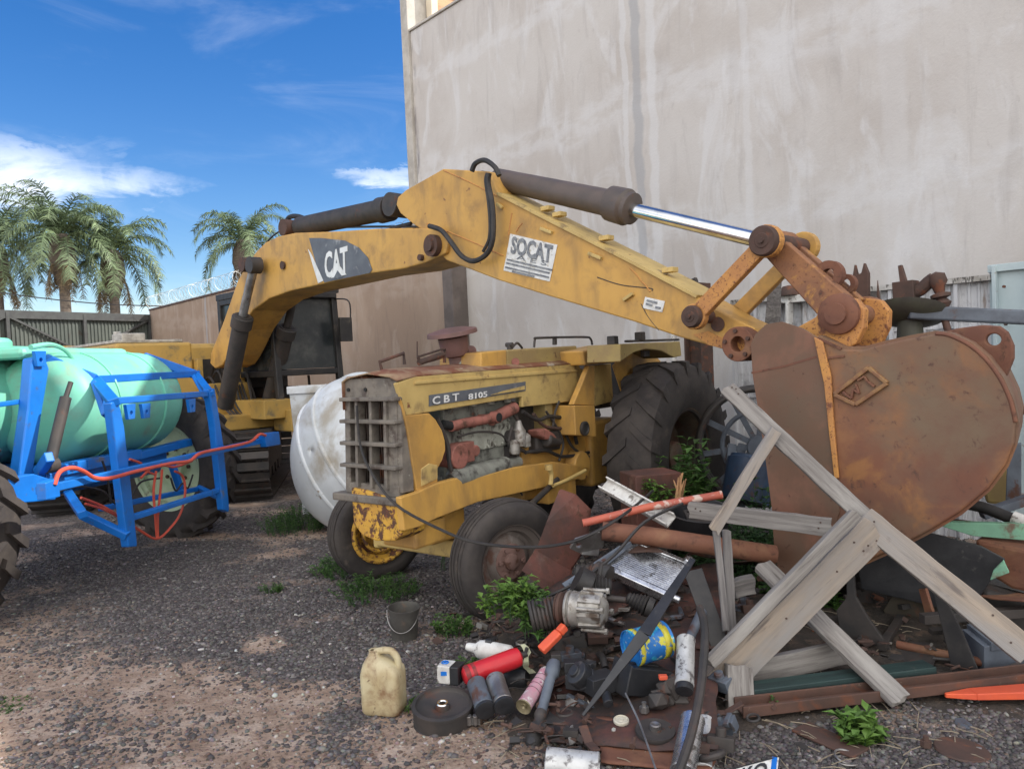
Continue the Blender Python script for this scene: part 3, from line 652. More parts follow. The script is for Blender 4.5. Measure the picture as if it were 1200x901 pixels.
# boom: box section traced on its near side face
bo = [(516, 268), (480, 267), (440, 268), (400, 271), (345, 273), (326, 277), (311, 284), (300, 295), (288, 312), (278, 330), (262, 376), (247, 414), (246, 426), (252, 432), (260, 428), (267, 417), (281, 386), (296, 364), (315, 350), (340, 341), (377, 333), (430, 321), (473, 315), (498, 308), (522, 297), (526, 282)]
mb = MB(); slab(mb, bo, 4.56, .48)
boom = obj('boom', mb, m_yel, ex, bevel=.015)
mb = MB(); pl = XP(4.55)
mb.cyl(pl(509, 288)-NN*.05, pl(509, 288)+NN*.02, .10, .10, 20); mb.cyl(pl(509, 288)-NN*.08, pl(509, 288)-NN*.04, .055, .055, 16)
mb.cyl(pl(297, 311)-NN*.16, pl(297, 311)+NN*.02, .09, .09, 20); mb.cyl(pl(332, 311)-NN*.02, pl(332, 311)+NN*.01, .05, .04, 14)
mb.cyl(pl(494, 302)-NN*.03, pl(494, 302)+NN*.01, .03, .03, 10)
obj('pivot_pin', mb, m_rust_dark, boom)
# boom decal: grey field with white rim, lettering
pl = XP(4.553)
mb = MB(); mb.prism([pl(*p) for p in ((362, 279), (376, 279), (404, 282), (420, 290), (431, 302), (436, 316), (433, 320), (380, 331), (371, 312))], NN*.004)
dec = obj('decal', mb, m_greydecal, boom)
mb = MB(); mb.prism([pl(*p)-NN*.002 for p in ((361, 292), (365, 298), (379, 329), (373, 332))], NN*.004); obj('white_flash', mb, m_letter, boom)
pl = XP(4.549)
o = text('CAT', pl(381, 327), pl(408, 320)-pl(381, 327), pl(380, 296)-pl(381, 327), m_letter, boom, bold=.03)
mb = MB(); mb.prism([pl(*p)-NN*.003 for p in ((388, 326), (396, 309), (406, 322))], NN*.004); obj('logo_triangle', mb, m_letter, boom)
mb = MB(); mb.prism([pl(*p)-NN*.006 for p in ((391, 327), (396, 317), (402, 325))], NN*.003); obj('logo_triangle_infill', mb, m_greydecal, boom)
# stick
so_ = [(464, 240), (466, 231), (475, 223), (519, 198), (573, 201), (584, 228), (637, 256), (738, 307), (818, 349), (860, 373), (884, 384), (893, 401), (886, 418), (874, 422), (857, 412), (796, 395), (740, 376), (640, 346), (583, 328), (523, 305), (508, 290), (498, 272), (483, 262), (469, 250)]
mb = MB(); slab(mb, so_, 4.60, .32)
stick = obj('stick', mb, m_yel, ex, bevel=.012)
pl = XP(4.60)
# top flange lip and cleats, side lugs
mb = MB(); q = [(584, 227), (637, 254.5), (738, 305.5), (818, 347.5)]
for a, b in zip(q, q[1:]): mb.beam(pl(*a)+NN*.16, pl(*b)+NN*.16, .36, .022)
obj('top_flange', mb, m_yel_pale, stick)
mb = MB()
for a in ((646, 253), (701, 281), (776, 319), (632, 246)):
    mb.box(pl(*a)+NN*.1+Z*.02, (.09, .08, .035), Matrix((E, NN, Z)).transposed())
for a, b in (((635, 268), (648, 273)), ((691, 297), (706, 303)), ((584, 239), (590, 244)), ((732, 352), (743, 344))):
    mb.beam(pl(*a)-NN*.012, pl(*b)-NN*.012, .03, .025)
obj('hose_clamp', mb, m_yel_pale, stick, bevel=.004)
mb = MB(); pl = XP(4.60)
for a, b in (((520, 200), (582, 230)), ((600, 250), (596, 276)), ((612, 262), (605, 272)), ((738, 314), (752, 330)), ((752, 330), (762, 342)), ((500, 262), (590, 300))): mb.tube([pl(*a), pl(*a).lerp(pl(*b), .5)+Z*.008, pl(*b)], .006, 6)
obj('weld_seam', mb, m_yel_rust, stick)
mb = MB(); mb.tube([pl(752, 356)-NN*.01, pl(760, 372), pl(772, 387)], .003, 4); mb.tube([pl(700, 325), pl(728, 334), pl(762, 338), pl(764, 341)], .004, 5); obj('scratch_wire', mb, m_dark, stick)
# rusty end of the stick
mb = MB(); mb.prism([XP(4.594)(*p) for p in ((812, 392), (830, 388), (845, 396), (858, 386), (872, 383), (884, 386), (892, 401), (885, 417), (874, 421), (857, 411), (830, 404))], NN*.008)
obj('rusting_end', mb, m_yel_rust, stick)
mb = MB(); c = pl(873, 403); mb.prism(circ(c-NN*.10, NN, .112, 26), NN*.62, circ(c-NN*.10, NN, .05, 16)); obj('pin_boss', mb, m_rust, stick, bevel=.006)
mb = MB()
for k in range(5):
    t = 2*math.pi*k/5+.4; cc = c-NN*.10+(E*math.cos(t)+Z*math.sin(t))*.085; mb.cyl(cc-NN*.018, cc, .013, .013, 8)
mb.cyl(pl(842, 380)-NN*.012, pl(842, 380), .05, .045, 16)
obj('bolt', mb, m_rust_dark, stick)
# stickers on the stick
pl = XP(4.594)
st = [(598, 274), (653, 287), (644, 330), (590, 317)]
mb = MB(); mb.prism([pl(*p) for p in st], NN*.004); sk = obj('sticker', mb, m_white_d, stick)
pl = XP(4.590)
text('SOCAT', pl(598, 297), pl(646, 309)-pl(598, 297), pl(600, 276.5)-pl(598, 297), m_letter_g, stick, bold=.035)
for (a, b, c_, s) in (((605, 303.5), (640, 311.5), (606, 298.5), 'P E Ç A S'), ((594, 310), (642, 321), (595, 306.5), 'TRATORES'), ((593, 316.5), (640, 327), (594, 312.5), 'FONE 3331')): 
    if s == 'P E Ç A S': text('A E S', pl(*a), pl(*b)-pl(*a), pl(*c_)-pl(*a), m_letter_g, stick)
mb = MB()
for a, b in (((593, 308), (644, 320)), ((592, 313), (643, 325)), ((600, 318), (626, 324)), ((594, 304), (647, 316.5))):
    mb.beam(pl(*a), pl(*b), .006, .012)
obj('sticker_line', mb, m_letter_g, stick)
pl = XP(4.594)
mb = MB(); mb.prism([pl(*p) for p in ((756, 348), (779, 353), (776, 366), (753, 361))], NN*.004); obj('sticker', mb, m_white_d, stick)
mb = MB(); pl = XP(4.590)
for a, b in (((758, 352), (770, 355)), ((757, 356), (764, 358)), ((768, 360), (774, 361))): mb.beam(pl(*a), pl(*b), .006, .014)
obj('sticker_line', mb, m_letter_g, stick)
# cylinders
pl = XP(D0)
mb = MB(); a, b = pl(352, 266), pl(455, 245)
mb.cyl(a, b, .115, .115, 24); mb.cyl(a.lerp(b, .93), b.lerp(a, -.02), .135, .13, 24); mb.cyl(pl(467, 241)-NN*.12, pl(467, 241)+NN*.12, .12, .12, 20); mb.beam(b, pl(466, 241), .16, .15)
obj('stick_cylinder', mb, m_dark, ex)
mb = MB(); c = pl(346, 268); mb.cyl(c-NN*.17, c+NN*.17, .10, .10, 18); obj('cylinder_eye', mb, m_rust_dark, ex)
mb = MB(); mb.tube([pl(330, 272), pl(336, 259), pl(341, 254), pl(350, 254), pl(358, 257)], .03, 8); mb.tube([pl(458, 268), pl(470, 265), pl(482, 262)], .02, 6); mb.tube([pl(312, 285), pl(322, 275), pl(340, 269), pl(420, 266), pl(500, 266)], .012, 6)
obj('hydraulic_hose', mb, m_hose, ex, flip=False)
m_barrel = M('brown_dull_barrel', (.115, .088, .075), (.085, .07, .062), 4, over=[(RUST, 10, .68, .05)], rough=.5, bump=.15)
mb = MB(); a, b = pl(583, 210), pl(722, 240)
mb.cyl(a, b, .092, .105, 26); c2 = pl(749, 247); mb.lathe([(.105, 0), (.135, .02), (.14, .17), (.12, .19), (.12, .23), (.09, .24)], pl(714, 238), c2-pl(714, 238), 26)
d1 = pl(577, 214); mb.cyl(d1-NN*.13, d1+NN*.13, .085, .085, 18)
mb.tube([pl(590, 216), pl(625, 229), pl(680, 241), pl(716, 248)], .022, 6)
obj('bucket_cylinder', mb, m_barrel, ex)
mb = MB(); mb.cyl(pl(742, 246), pl(888, 281), .053, .053, 24); obj('cylinder_rod', mb, m_chrome, ex)
# boom lift cylinders, one each side
for d, (rt, rb, bt_, bb) in ((4.42, ((298, 311), (284, 372), (285, 370), (264, 476))), (5.2, ((345, 345), (336, 385), (337, 383), (314, 478)))):
    pl = XP(d)
    mb = MB(); mb.cyl(pl(*rt), pl(*rb), .052, .052, 20); obj('cylinder_rod', mb, m_steel if d < 5 else m_dark, ex)
    mb = MB(); mb.cyl(pl(*bt_), pl(*bb), .105, .105, 24); mb.lathe([(.08, 0), (.13, .02), (.13, .16), (.105, .18)], pl(*bt_), pl(*bb)-pl(*bt_), 24); mb.cyl(pl(*rt)-NN*.07, pl(*rt)+NN*.07, .10, .10, 18)
    obj('lift_cylinder', mb, m_dark, ex)
# hoses on the stick head
mb = MB(); pl = XP(4.5)
mb.tube([pl(553, 201), pl(557, 192), pl(568, 188), pl(580, 196), pl(585, 206)], .022, 8)
mb.tube([pl(573, 203), pl(572, 215), pl(576, 235), pl(578, 258), pl(577, 282), pl(570, 298), pl(555, 306), pl(541, 300), pl(528, 283), pl(517, 270), pl(503, 265)], .023, 8)
mb.tube([pl(571, 203), pl(569, 212), pl(572, 235), pl(574, 258), pl(573, 280), pl(566, 295)], .014, 6)
obj('hydraulic_hose', mb, m_hose, ex, flip=False)
# linkage
def bar(mb, p, q, wpx0, wpx1, d, t, rust=0):
    pl = XP(d); a, b = pl(*p), pl(*q)
    mb.beam(a, b, t, wpx0, NN.cross(b-a), t, wpx1)
for d, m_, nm in ((4.42, m_yel_rust, 'rocker_link'), (4.93, m_yel, 'rocker_link')):
    pl = XP(d); a = XP(4.42)(815, 371); b = XP(4.42)(899, 283); sh = NN*(d-4.42); a = a+sh; b = b+sh
    mb = MB(); mb.beam(a, b, .06, .11, NN.cross(b-a), .06, .10); mb.prism(circ(a-NN*.03, NN, .085, 20), NN*.06); mb.prism(circ(b-NN*.03, NN, .10, 20), NN*.06)
    obj(nm, mb, m_, ex, bevel=.006)
pl = XP(4.42); mb = MB()
for c, r in ((pl(815, 371), .072), (pl(899, 283), .093)):
    mb.lathe([(r*.45, -.075), (r*.5, -.07), (r*.9, -.07), (r, -.055), (r, 0)], c, NN, 26); mb.cyl(c-NN*.09, c-NN*.06, r*.18, r*.18, 10); mb.cyl(c, c+NN*.54, r*.6, r*.6, 20)
obj('link_pin', mb, m_rust_dark, ex)
# power link
pl = XP(4.52); a, b = pl(905, 291), pl(978, 362); a += NN*.06; b += NN*.06
mb = MB(); mb.beam(a, b, .07, .15, NN.cross(b-a), .10, .20); mb.beam(a+NN*.22, b+NN*.22, .07, .13, NN.cross(b-a), .07, .17); mb.beam(a.lerp(b, .45)+NN*.11, a.lerp(b, .62)+NN*.11, .2, .10, NN.cross(b-a))
mb.cyl(pl(899, 283)-NN*.05, pl(899, 283)+NN*.30, .08, .08, 24)
pw = obj('power_link', mb, m_rust_or, ex, bevel=.008)
mb = MB(); pl = XP(4.66)
def eye(mb, c, r, ri, d, t, tail):
    pl = XP(d); C = pl(*c); o = circ(C, NN, r, 22); mb.prism(o, NN*t, circ(C, NN, ri, 16))
    T = pl(*tail); mb.beam(C.lerp(T, r/(T-C).length*.95)+NN*t/2, T+NN*t/2, t*.96, r*1.7, NN.cross(T-C))
eye(mb, (970, 322), .085, .037, 4.6, .06, (955, 340)); eye(mb, (990, 333), .062, .033, 4.75, .05, (985, 352))
obj('lifting_eye', mb, m_rust, ex)
# bucket hinge ears
oe = [(917, 384), (935, 383), (955, 372), (966, 356), (985, 347), (1003, 350), (1013, 363), (1012, 384), (1003, 403), (990, 410), (960, 402), (938, 393)]
for d in (4.46, 4.84):
    mb = MB(); slab(mb, oe, 4.46, .07)
    if d > 4.5: mb.v = [v+NN*(d-4.46) for v in mb.v]
    obj('hinge_ear', mb, m_yel_rust, ex, bevel=.008)
pl = XP(4.46); mb = MB(); c = pl(984, 368)
mb.lathe([(.03, -.075), (.06, -.072), (.062, -.05), (.085, -.048), (.115, -.03), (.118, 0)], c, NN, 28); mb.cyl(c, c+NN*.46, .06, .06, 20)
obj('hinge_pin', mb, m_rust, ex)
mb = MB(); c = XP(4.9)(1014, 374); mb.prism(circ(c, NN, .14, 24), NN*.05); mb.cyl(c-NN*.04, c, .09, .09, 18); obj('hinge_ear', mb, m_rust_or, ex, bevel=.006)
# bucket
bk = [(881, 402), (885, 392), (898, 380), (915, 377), (940, 385), (958, 396), (986, 409), (1010, 410), (1036, 403), (1068, 396), (1096, 391), (1112, 393), (1135, 404), (1155, 421), (1172, 444), (1184, 470), (1190, 495), (1188, 520), (1178, 545), (1158, 572), (1125, 600), (1090, 621), (1050, 642), (1005, 662), (960, 676), (913, 672), (907, 640), (905, 600), (898, 545), (890, 490), (882, 440)]
bd = 4.28; bwid = 1.05; BW = V((.57, .82, 0)).normalized()
mb = MB(); slab(mb, bk, bd, .035)
bucket = obj('bucket', mb, m_bucket, ex, bevel=.010)
mb = MB(); slab(mb, bk, bd, .03); mb.v = [v+BW*bwid for v in mb.v]; obj('side_plate', mb, m_bucket, bucket, bevel=.008)
pl = XP(bd+.02); arc = [pl(*p) for p in bk[5:26]]
mb = MB(); n = len(arc); mb.add(arc+[p+BW*bwid for p in arc], [(i, i+1, n+i+1, n+i) for i in range(n-1)]); obj('shell', mb, m_bucket, bucket, solid=.03)
# heel lip proud of the side plate, cutting edge plate and hook
mb = MB(); pl = XP(bd); 
q = [(1096, 391), (1112, 393), (1135, 404), (1155, 421), (1172, 444), (1184, 470), (1190, 495)]
mb.tube([pl(*a)+NN*.004 for a in q], .011, 8)
obj('edge_bead', mb, m_rust, bucket, bevel=.01)
mb = MB(); pl = XP(bd-.004)
mb.prism([pl(*p) for p in ((955, 395), (965, 400), (975, 440), (978, 490), (984, 560), (979, 560), (972, 500), (967, 450))], -NN*.018); obj('weld_bead', mb, m_yel_rust, bucket, bevel=.004)
mb = MB(); pl = XP(bd-.002)
for a, b in (((881, 437), (920, 429)), ((920, 429), (957, 418)), ((965, 420), (990, 417)), ((958, 396), (986, 409))): mb.beam(pl(*a), pl(*b), .012, .012)
obj('seam', mb, m_rust, bucket)
mb = MB(); slab(mb, [(880, 403), (885, 392), (898, 380), (915, 377), (940, 385), (955, 395), (966, 450), (972, 500), (979, 560), (984, 598), (960, 676), (913, 672), (907, 640), (905, 600), (898, 545), (890, 490), (882, 440)], bd-.006, .004)
m_sidecut = M('grey_brown_worn_steel', (.125, .095, .065), (.155, .083, .052), 1.1, over=[((.24, .11, .07), 2.5, .58, .12), (RUST2, 22, .68, .05)], rough=.6, bump=.2)
obj('side_cutter', mb, m_sidecut, bucket)
# cast emblem: raised frame with raised strokes
mb = MB(); pl = XP(bd-.008); fr = [(978, 462), (1018, 431), (1040, 449), (1003, 474)]
for i in range(4): mb.beam(pl(*fr[i]), pl(*fr[(i+1) % 4]), .03, .022)
obj('emblem_frame', mb, m_yel_pale if False else M('ochre_worn_edge', (.30, .17, .07), (.20, .095, .05), 18, rough=.6), bucket, bevel=.005)
mb = MB()
for a, b in (((988, 459), (998, 467)), ((998, 467), (1000, 456)), ((1000, 456), (1007, 461)), ((1007, 461), (1003, 450)), ((1005, 446), (1013, 441)), ((1013, 441), (1017, 447)), ((1017, 447), (1025, 453))): mb.beam(pl(*a), pl(*b), .02, .012)
obj('emblem_stroke', mb, m_rust, bucket, bevel=.003)
# hook plate on the back of the bucket
hk = [(1098, 392), (1120, 385), (1150, 381), (1170, 382), (1180, 389), (1187, 405), (1187, 420), (1180, 438), (1174, 447), (1150, 440), (1120, 420)]
mb = MB(); pl = XP(4.62); mb.prism([pl(*p) for p in hk], NN*.05, [pl(1164+9*math.cos(t), 398+7*math.sin(t)) for t in [i*math.pi/8 for i in range(16)]]); obj('lifting_hook', mb, m_rust, bucket, bevel=.008)
mb = MB()
for k in range(5):
    c = XP(bd)(935, 672)+BW*(.1+k*.21); mb.beam(c, c+V((-.28*E.x, -.28*E.y, -.10)), .11, .10, (0, 0, 1), .06, .03)
obj('tooth', mb, m_rust_dark, bucket, bevel=.006)
# house, counterweight, platform
FX = Matrix((E, NN, Z)).transposed()
m_house = M('house_yellow', (.50, .31, .08), (.42, .27, .075), 2.5, over=[((.2, .16, .09), 6, .62, .1)], rough=.55)
mb = MB(); mb.box(ED(-12.0, 3.95, 1.62), (2.6, 1.0, 1.04), FX); obj('engine_housing', mb, m_house, ex, bevel=.04)
mb = MB(); mb.box(ED(-10.55, 3.92, 1.42), (.4, .95, .62), FX); mb.box(ED(-10.38, 3.7, 1.40), (.04, .30, .42), FX); obj('tool_box', mb, m_house, ex, bevel=.02)
mb = MB(); mb.box(ED(-13.9, 4.8, 1.65), (1.0, 2.7, 1.15), FX); obj('counterweight', mb, m_house, ex, bevel=.08)
mb = MB(); mb.box(ED(-12.1, 3.95, 2.17), (2.4, .9, .04), FX); mb.cyl(ED(-12.0, 3.9, 2.18), ED(-12.0, 3.9, 2.36), .05, .05)
mb.box(ED(-11.1, 3.75, 2.22), (.4, .3, .12), FX)
obj('walkway', mb, M('dusty_white_deck', (.5, .48, .43), (.3, .28, .25), 9, rough=.8), ex, bevel=.01)
mb = MB(); mb.box(ED(-11.6, 4.85, 1.02), (3.6, 2.75, .2), FX); obj('platform', mb, m_house, ex, bevel=.02)
mb = MB(); mb.box(ED(-10.2, 5.05, 1.18), (1.6, .5, .25), FX); mb.box(ED(-10.6, 4.8, 1.3), (.5, .6, .5), FX); mb.box(ED(-10.85, 4.5, 1.55), (.5, .08, .7), FX); mb.box(ED(-10.85, 5.1, 1.55), (.5, .08, .7), FX)
obj('boom_bracket', mb, m_house, ex, bevel=.01)
mb = MB()
for k in range(9):
    y = 4.62+k*.06; mb.tube([ED(-11.0, y, 1.3), ED(-10.5, y+random.uniform(-.05, .05), 1.8+random.uniform(-.2, .2)), ED(-10.2, y, 1.25), ED(-10.0, y+.02, 1.1)], .018, 6)
mb.box(ED(-11.4, 5.0, 1.5), (1.0, .7, .8), FX)
obj('valve_block', mb, m_dark, ex)
# cab
m_cab = M('black_cab_paint', (.026, .025, .026), (.04, .037, .035), 5, over=[((.12, .10, .08), 6, .66, .08)], rough=.5)
cx0, cx1, cy0, cy1, cz0, cz1 = -11.2, -9.55, 5.12, 6.08, 1.1, 2.78
mb = MB()
for x in (cx0, cx1):
    for y in (cy0, cy1):
        mb.beam(ED(x, y, cz0), ED(x-.12 if x == cx1 else x, y, cz1), .09, .09, E)
for z in (cz0+.05, cz0+.55, cz1-.05):
    for y in (cy0, cy1): mb.beam(ED(cx0, y, z), ED(cx1-.06 if z > 2 else cx1-.02, y, z), .08, .09)
    for x in (cx0, cx1-.05): mb.beam(ED(x, cy0, z), ED(x, cy1, z), .09, .08)
cab = obj('cab', mb, m_cab, ex, bevel=.012)
mb = MB(); mb.box(ED((cx0+cx1)/2-.04, (cy0+cy1)/2, cz1+.03), (1.7, 1.06, .09), FX); mb.tube([ED(cx1+.02, cy0+.05, cz1-.1), ED(cx1+.22, cy0+.05, cz1-.02), ED(cx1+.22, cy0+.6, cz1-.02)], .015, 6); obj('cab_roof', mb, m_cab, cab, bevel=.03)
mb = MB()
mb.add([ED(cx1-.045, cy0+.04, cz0+.6), ED(cx1-.045, cy1-.04, cz0+.6), ED(cx1-.13, cy1-.04, cz1-.08), ED(cx1-.13, cy0+.04, cz1-.08)], [(0, 1, 2, 3)])
obj('windscreen', mb, m_glass, cab, solid=.01)
mb = MB(); mb.add([ED(cx0, cy0, cz0+.6), ED(cx1-.05, cy0, cz0+.6), ED(cx1-.14, cy0, cz1-.08), ED(cx0, cy0, cz1-.08)], [(0, 1, 2, 3)]); obj('side_window', mb, m_glass, cab, solid=.01)
mb = MB(); mb.add([ED(cx0, cy1, cz0+.6), ED(cx1-.05, cy1, cz0+.6), ED(cx1-.14, cy1, cz1-.08), ED(cx0, cy1, cz1-.08)], [(0, 1, 2, 3)]); mb.box(ED(cx0+.02, 5.6, 1.9), (.04, .9, 1.6), FX); obj('rear_panel', mb, m_cab, cab, solid=.01)
mb = MB(); mb.box(ED(-10.7, 5.6, 1.35), (.5, .5, .2), FX); mb.box(ED(-10.95, 5.6, 1.75), (.14, .48, .7), FX); mb.cyl(ED(-10.0, 5.35, 1.1), ED(-10.05, 5.35, 1.6), .02, .02, 8); mb.cyl(ED(-10.0, 5.85, 1.1), ED(-10.05, 5.85, 1.6), .02, .02, 8); obj('seat', mb, m_dark, cab, bevel=.03)
mb = MB(); c = XP(6.15)(397, 392); mb.tube([ED(cx1-.1, cy1, cz1-.1), ED(cx1+.15, cy1+.1, cz1-.15), ED(cx1+.15, cy1+.1, cz1-.5)], .012, 6); mb.box(ED(cx1+.15, cy1+.02, cz1-.55), (.05, .2, .34), FX); obj('mirror', mb, m_cab, cab, bevel=.01)
mb = MB(); mb.box(ED(-9.5, 5.6, 1.02), (.5, 1.0, .3), FX); obj('front_ledge', mb, m_house, ex, bevel=.02)
# undercarriage: two crawler tracks and a car body
TD = V((.2, -.98, 0)).normalized(); TL = V((.98, .2, 0)); TC = V((-4.95, 11.4, 0)); FT = Matrix((TD, TL, Z)).transposed()
for sgn in (-1, 1):
    c = TC+TL*1.12*sgn
    tr = []; hl, rr = 1.45, .40
    mb = MB(); mb.box(c+Z*.44, (2.7, .34, .34), FT)
    for e in (-1, 1): mb.cyl(c+TD*e*hl+Z*.45-TL*.14, c+TD*e*hl+Z*.45+TL*.14, .34, .34, 20)
    for k in range(6): q = c+TD*(-1.1+k*.44)+Z*.2; mb.cyl(q-TL*.15, q+TL*.15, .12, .12, 14)
    tf = obj('track_frame', mb, m_dark, ex)
    mb = MB(); per = 4*hl+2*math.pi*rr; n = 64
    for i in range(n):
        s_ = per*i/n
        if s_ < 2*hl: p = c+TD*(-hl+s_)+Z*(.45+rr); t = TD; nn2 = Z
        elif s_ < 2*hl+math.pi*rr: a = (s_-2*hl)/rr; nn2 = TD*math.sin(a)+Z*math.cos(a); t = TD*math.cos(a)-Z*math.sin(a); p = c+TD*hl+Z*.45+nn2*rr
        elif s_ < 4*hl+math.pi*rr: p = c+TD*(hl-(s_-2*hl-math.pi*rr))+Z*(.45-rr); t = -TD; nn2 = -Z
        else: a = (s_-4*hl-math.pi*rr)/rr; nn2 = -TD*math.sin(a)-Z*math.cos(a); t = -TD*math.cos(a)+Z*math.sin(a); p = c-TD*hl+Z*.45+nn2*rr
        Rm = Matrix((t, TL, nn2)).transposed(); mb.box(p+nn2*.01, (per/n*.88, .62, .03), Rm); mb.box(p+nn2*.04+t*.035, (.02, .62, .05), Rm)
    obj('crawler_track', mb, m_dark, ex)
mb = MB(); mb.box(TC+Z*.6, (1.6, 2.0, .4), FT); mb.cyl(TC+Z*.7, TC+Z*.95, .6, .6, 28); obj('carbody', mb, m_dark, ex, bevel=.02)

# ================================================================== SPRAYER
SU = V((.14, .99, 0)).normalized(); SN = V((SU.y, -SU.x, 0))
s0 = SN.dot(V((-3.05, 6.1, 0)))
def SP(o): return Pl(SN.x, SN.y, s0+o)
sp = thing('crop_sprayer', 'crop sprayer with mint green tanks and a bright blue steel frame', 'sprayer', V((-3.9, 6.8, 0)), SN)
FS = Matrix((SN, SU, Z)).transposed()
def sbar(pts, o, w, h, name='frame_bar', o2=None):
    mb = MB(); pl = SP(o); p2 = SP(o if o2 is None else o2)
    for a, b in zip(pts, pts[1:]): mb.beam(pl(*a), p2(*b), w*.75, h*.70, SN)
    return obj(name, mb, m_blue, sp, bevel=.008)
def scale_at(px, o): return SP(o)(px, 450).y/F
mb = MB()
pl = SP(0)
mb.prism([pl(*p) for p in ((130, 472), (139, 468), (146, 500), (153, 560), (161, 635), (161, 640), (151, 641), (147, 612), (138, 540))], -SN*.07)
mb.prism([pl(*p) for p in ((245, 456), (252, 455), (262, 520), (269, 596), (268, 600), (262, 597), (258, 560), (252, 500))], -SN*.07)
frame = obj('rear_frame', mb, m_blue, sp, bevel=.01)
sbar([(132, 470), (247, 461)], -.05, .07, .10, 'top_bar'); sbar([(152, 607), (260, 573)], -.05, .06, .09, 'bottom_bar')
sbar([(111, 445), (231, 438)], -.45, .09, .11, 'upper_bar')
sbar([(112, 446), (134, 472)], -.45, .09, .12, 'corner_bar', 0); sbar([(229, 439), (247, 462)], -.45, .08, .10, 'corner_bar', 0)
sbar([(111, 448), (124, 487)], -.40, .08, .07, 'corner_brace', -.2); sbar([(227, 441), (243, 470)], -.40, .07, .06, 'corner_brace', -.1)
mb = MB(); a = SP(-.45)(111, 446); b = SP(-.75)(52, 421); mb.beam(a, b, .08, .11, Z, .08, .10); obj('lift_arm', mb, m_blue, sp, bevel=.01)
mb = MB(); a = SP(-.45)(229, 439); b = SP(-.8)(168, 418); mb.beam(a, b, .07, .09, Z); obj('lift_arm', mb, m_blue, sp, bevel=.01)
mb = MB(); pl = SP(-.6)
mb.prism([pl(*p) for p in ((38, 420), (52, 417), (58, 432), (50, 480), (38, 560), (32, 583), (20, 583), (24, 545), (33, 480))], -SN*.09); mast = obj('mast', mb, m_blue, sp, bevel=.012)
mb = MB(); mb.prism([SP(-.35)(*p) for p in ((10, 560), (40, 555), (62, 562), (66, 585), (40, 588), (12, 590))], -SN*.08); mb.beam(SP(-.5)(45, 555), SP(-.3)(58, 535), .06, .08); obj('gusset', mb, m_blue, sp, bevel=.008)
sbar([(-30, 478), (28, 470)], -.7, .05, .05, 'side_bar')
for q in ((44, 419), (150, 481), (168, 480), (222, 474)):
    mb = MB(); c = SP(-.02 if q[0] > 60 else -.6)(*q); mb.prism([c+SU*-.06+Z*.05, c+SU*.06+Z*.05, c+SU*.04-Z*.07, c-SU*.04-Z*.07], SN*.03, circ(c-Z*.02, SN, .018, 10)); obj('lug', mb, m_blue, sp, bevel=.003)
sbar([(62, 552), (95, 545), (160, 532)], -.5, .12, .16, 'lower_beam'); sbar([(150, 537), (205, 522), (230, 516)], -.55, .1, .12, 'cross_beam')
sbar([(80, 578), (97, 603), (150, 628)], -.35, .08, .09, 'lower_arm', 0); sbar([(118, 596), (240, 571)], -.4, .06, .08, 'lower_rail')
sbar([(232, 571), (262, 585)], -.4, .06, .07, 'lower_rail', -.02); sbar([(200, 540), (212, 575)], -.45, .08, .08, 'lower_post')
# spray boom bar
mb = MB(); pl = SP(.07); mb.beam(pl(45, 575), pl(322, 513), .05, .055, Z); bar_ = obj('spray_boom', mb, m_blue, sp, bevel=.006)
mb = MB(); mb.prism([pl(*p) for p in ((42, 566), (58, 560), (60, 582), (43, 586))], SN*.07); mb.prism([pl(*p) for p in ((302, 508), (320, 506), (322, 521), (305, 524))], SN*.07); obj('boom_end', mb, m_blue, sp, bevel=.006)
mb = MB(); pl = SP(.14)
mb.tube([pl(64, 568), pl(70, 553), pl(84, 548), pl(98, 552), pl(112, 560), pl(130, 560), pl(160, 552), pl(200, 543), pl(222, 540), pl(235, 531), pl(262, 525), pl(285, 520), pl(296, 516), pl(304, 509), pl(311, 510)], .015, 8)
obj('spray_hose', mb, m_redhose, sp, flip=False)
mb = MB(); pl = SP(-.15)
for pts in (((183, 552), (180, 575), (182, 605), (184, 630)), ((190, 550), (188, 575), (185, 605), (185, 630)), ((95, 583), (118, 592), (140, 605), (165, 622), (184, 631), (200, 618), (212, 600), (217, 575), (214, 558), (205, 552)), ((152, 538), (165, 543), (172, 552), (182, 556)), ((165, 560), (178, 548), (190, 545), (205, 547), (225, 540)), ((100, 590), (125, 598), (150, 612))):
    mb.tube([pl(*p) for p in pts], .011, 6)
obj('spray_hose', mb, m_redhose, sp, flip=False)
mb = MB(); pl = SP(-.3)
for pts in (((60, 578), (90, 570), (120, 575), (135, 590), (150, 588), (165, 565), (190, 560)), ((120, 540), (126, 560), (130, 590)), ((200, 560), (206, 575), (214, 566), (220, 572), (226, 556))): mb.tube([pl(*p) for p in pts], .009, 5)
obj('black_tube', mb, m_hose, sp, flip=False)
# hydraulic cylinder
mb = MB(); a, b = SP(-.42)(77, 466), SP(-.42)(58, 545); mb.cyl(a, b, .042, .042, 18); mb.cyl(SP(-.42)(83, 448), a, .02, .02, 12); mb.cyl(b-SU*.05, b+SU*.05, .06, .06, 14); obj('hydraulic_cylinder', mb, m_dark, sp)
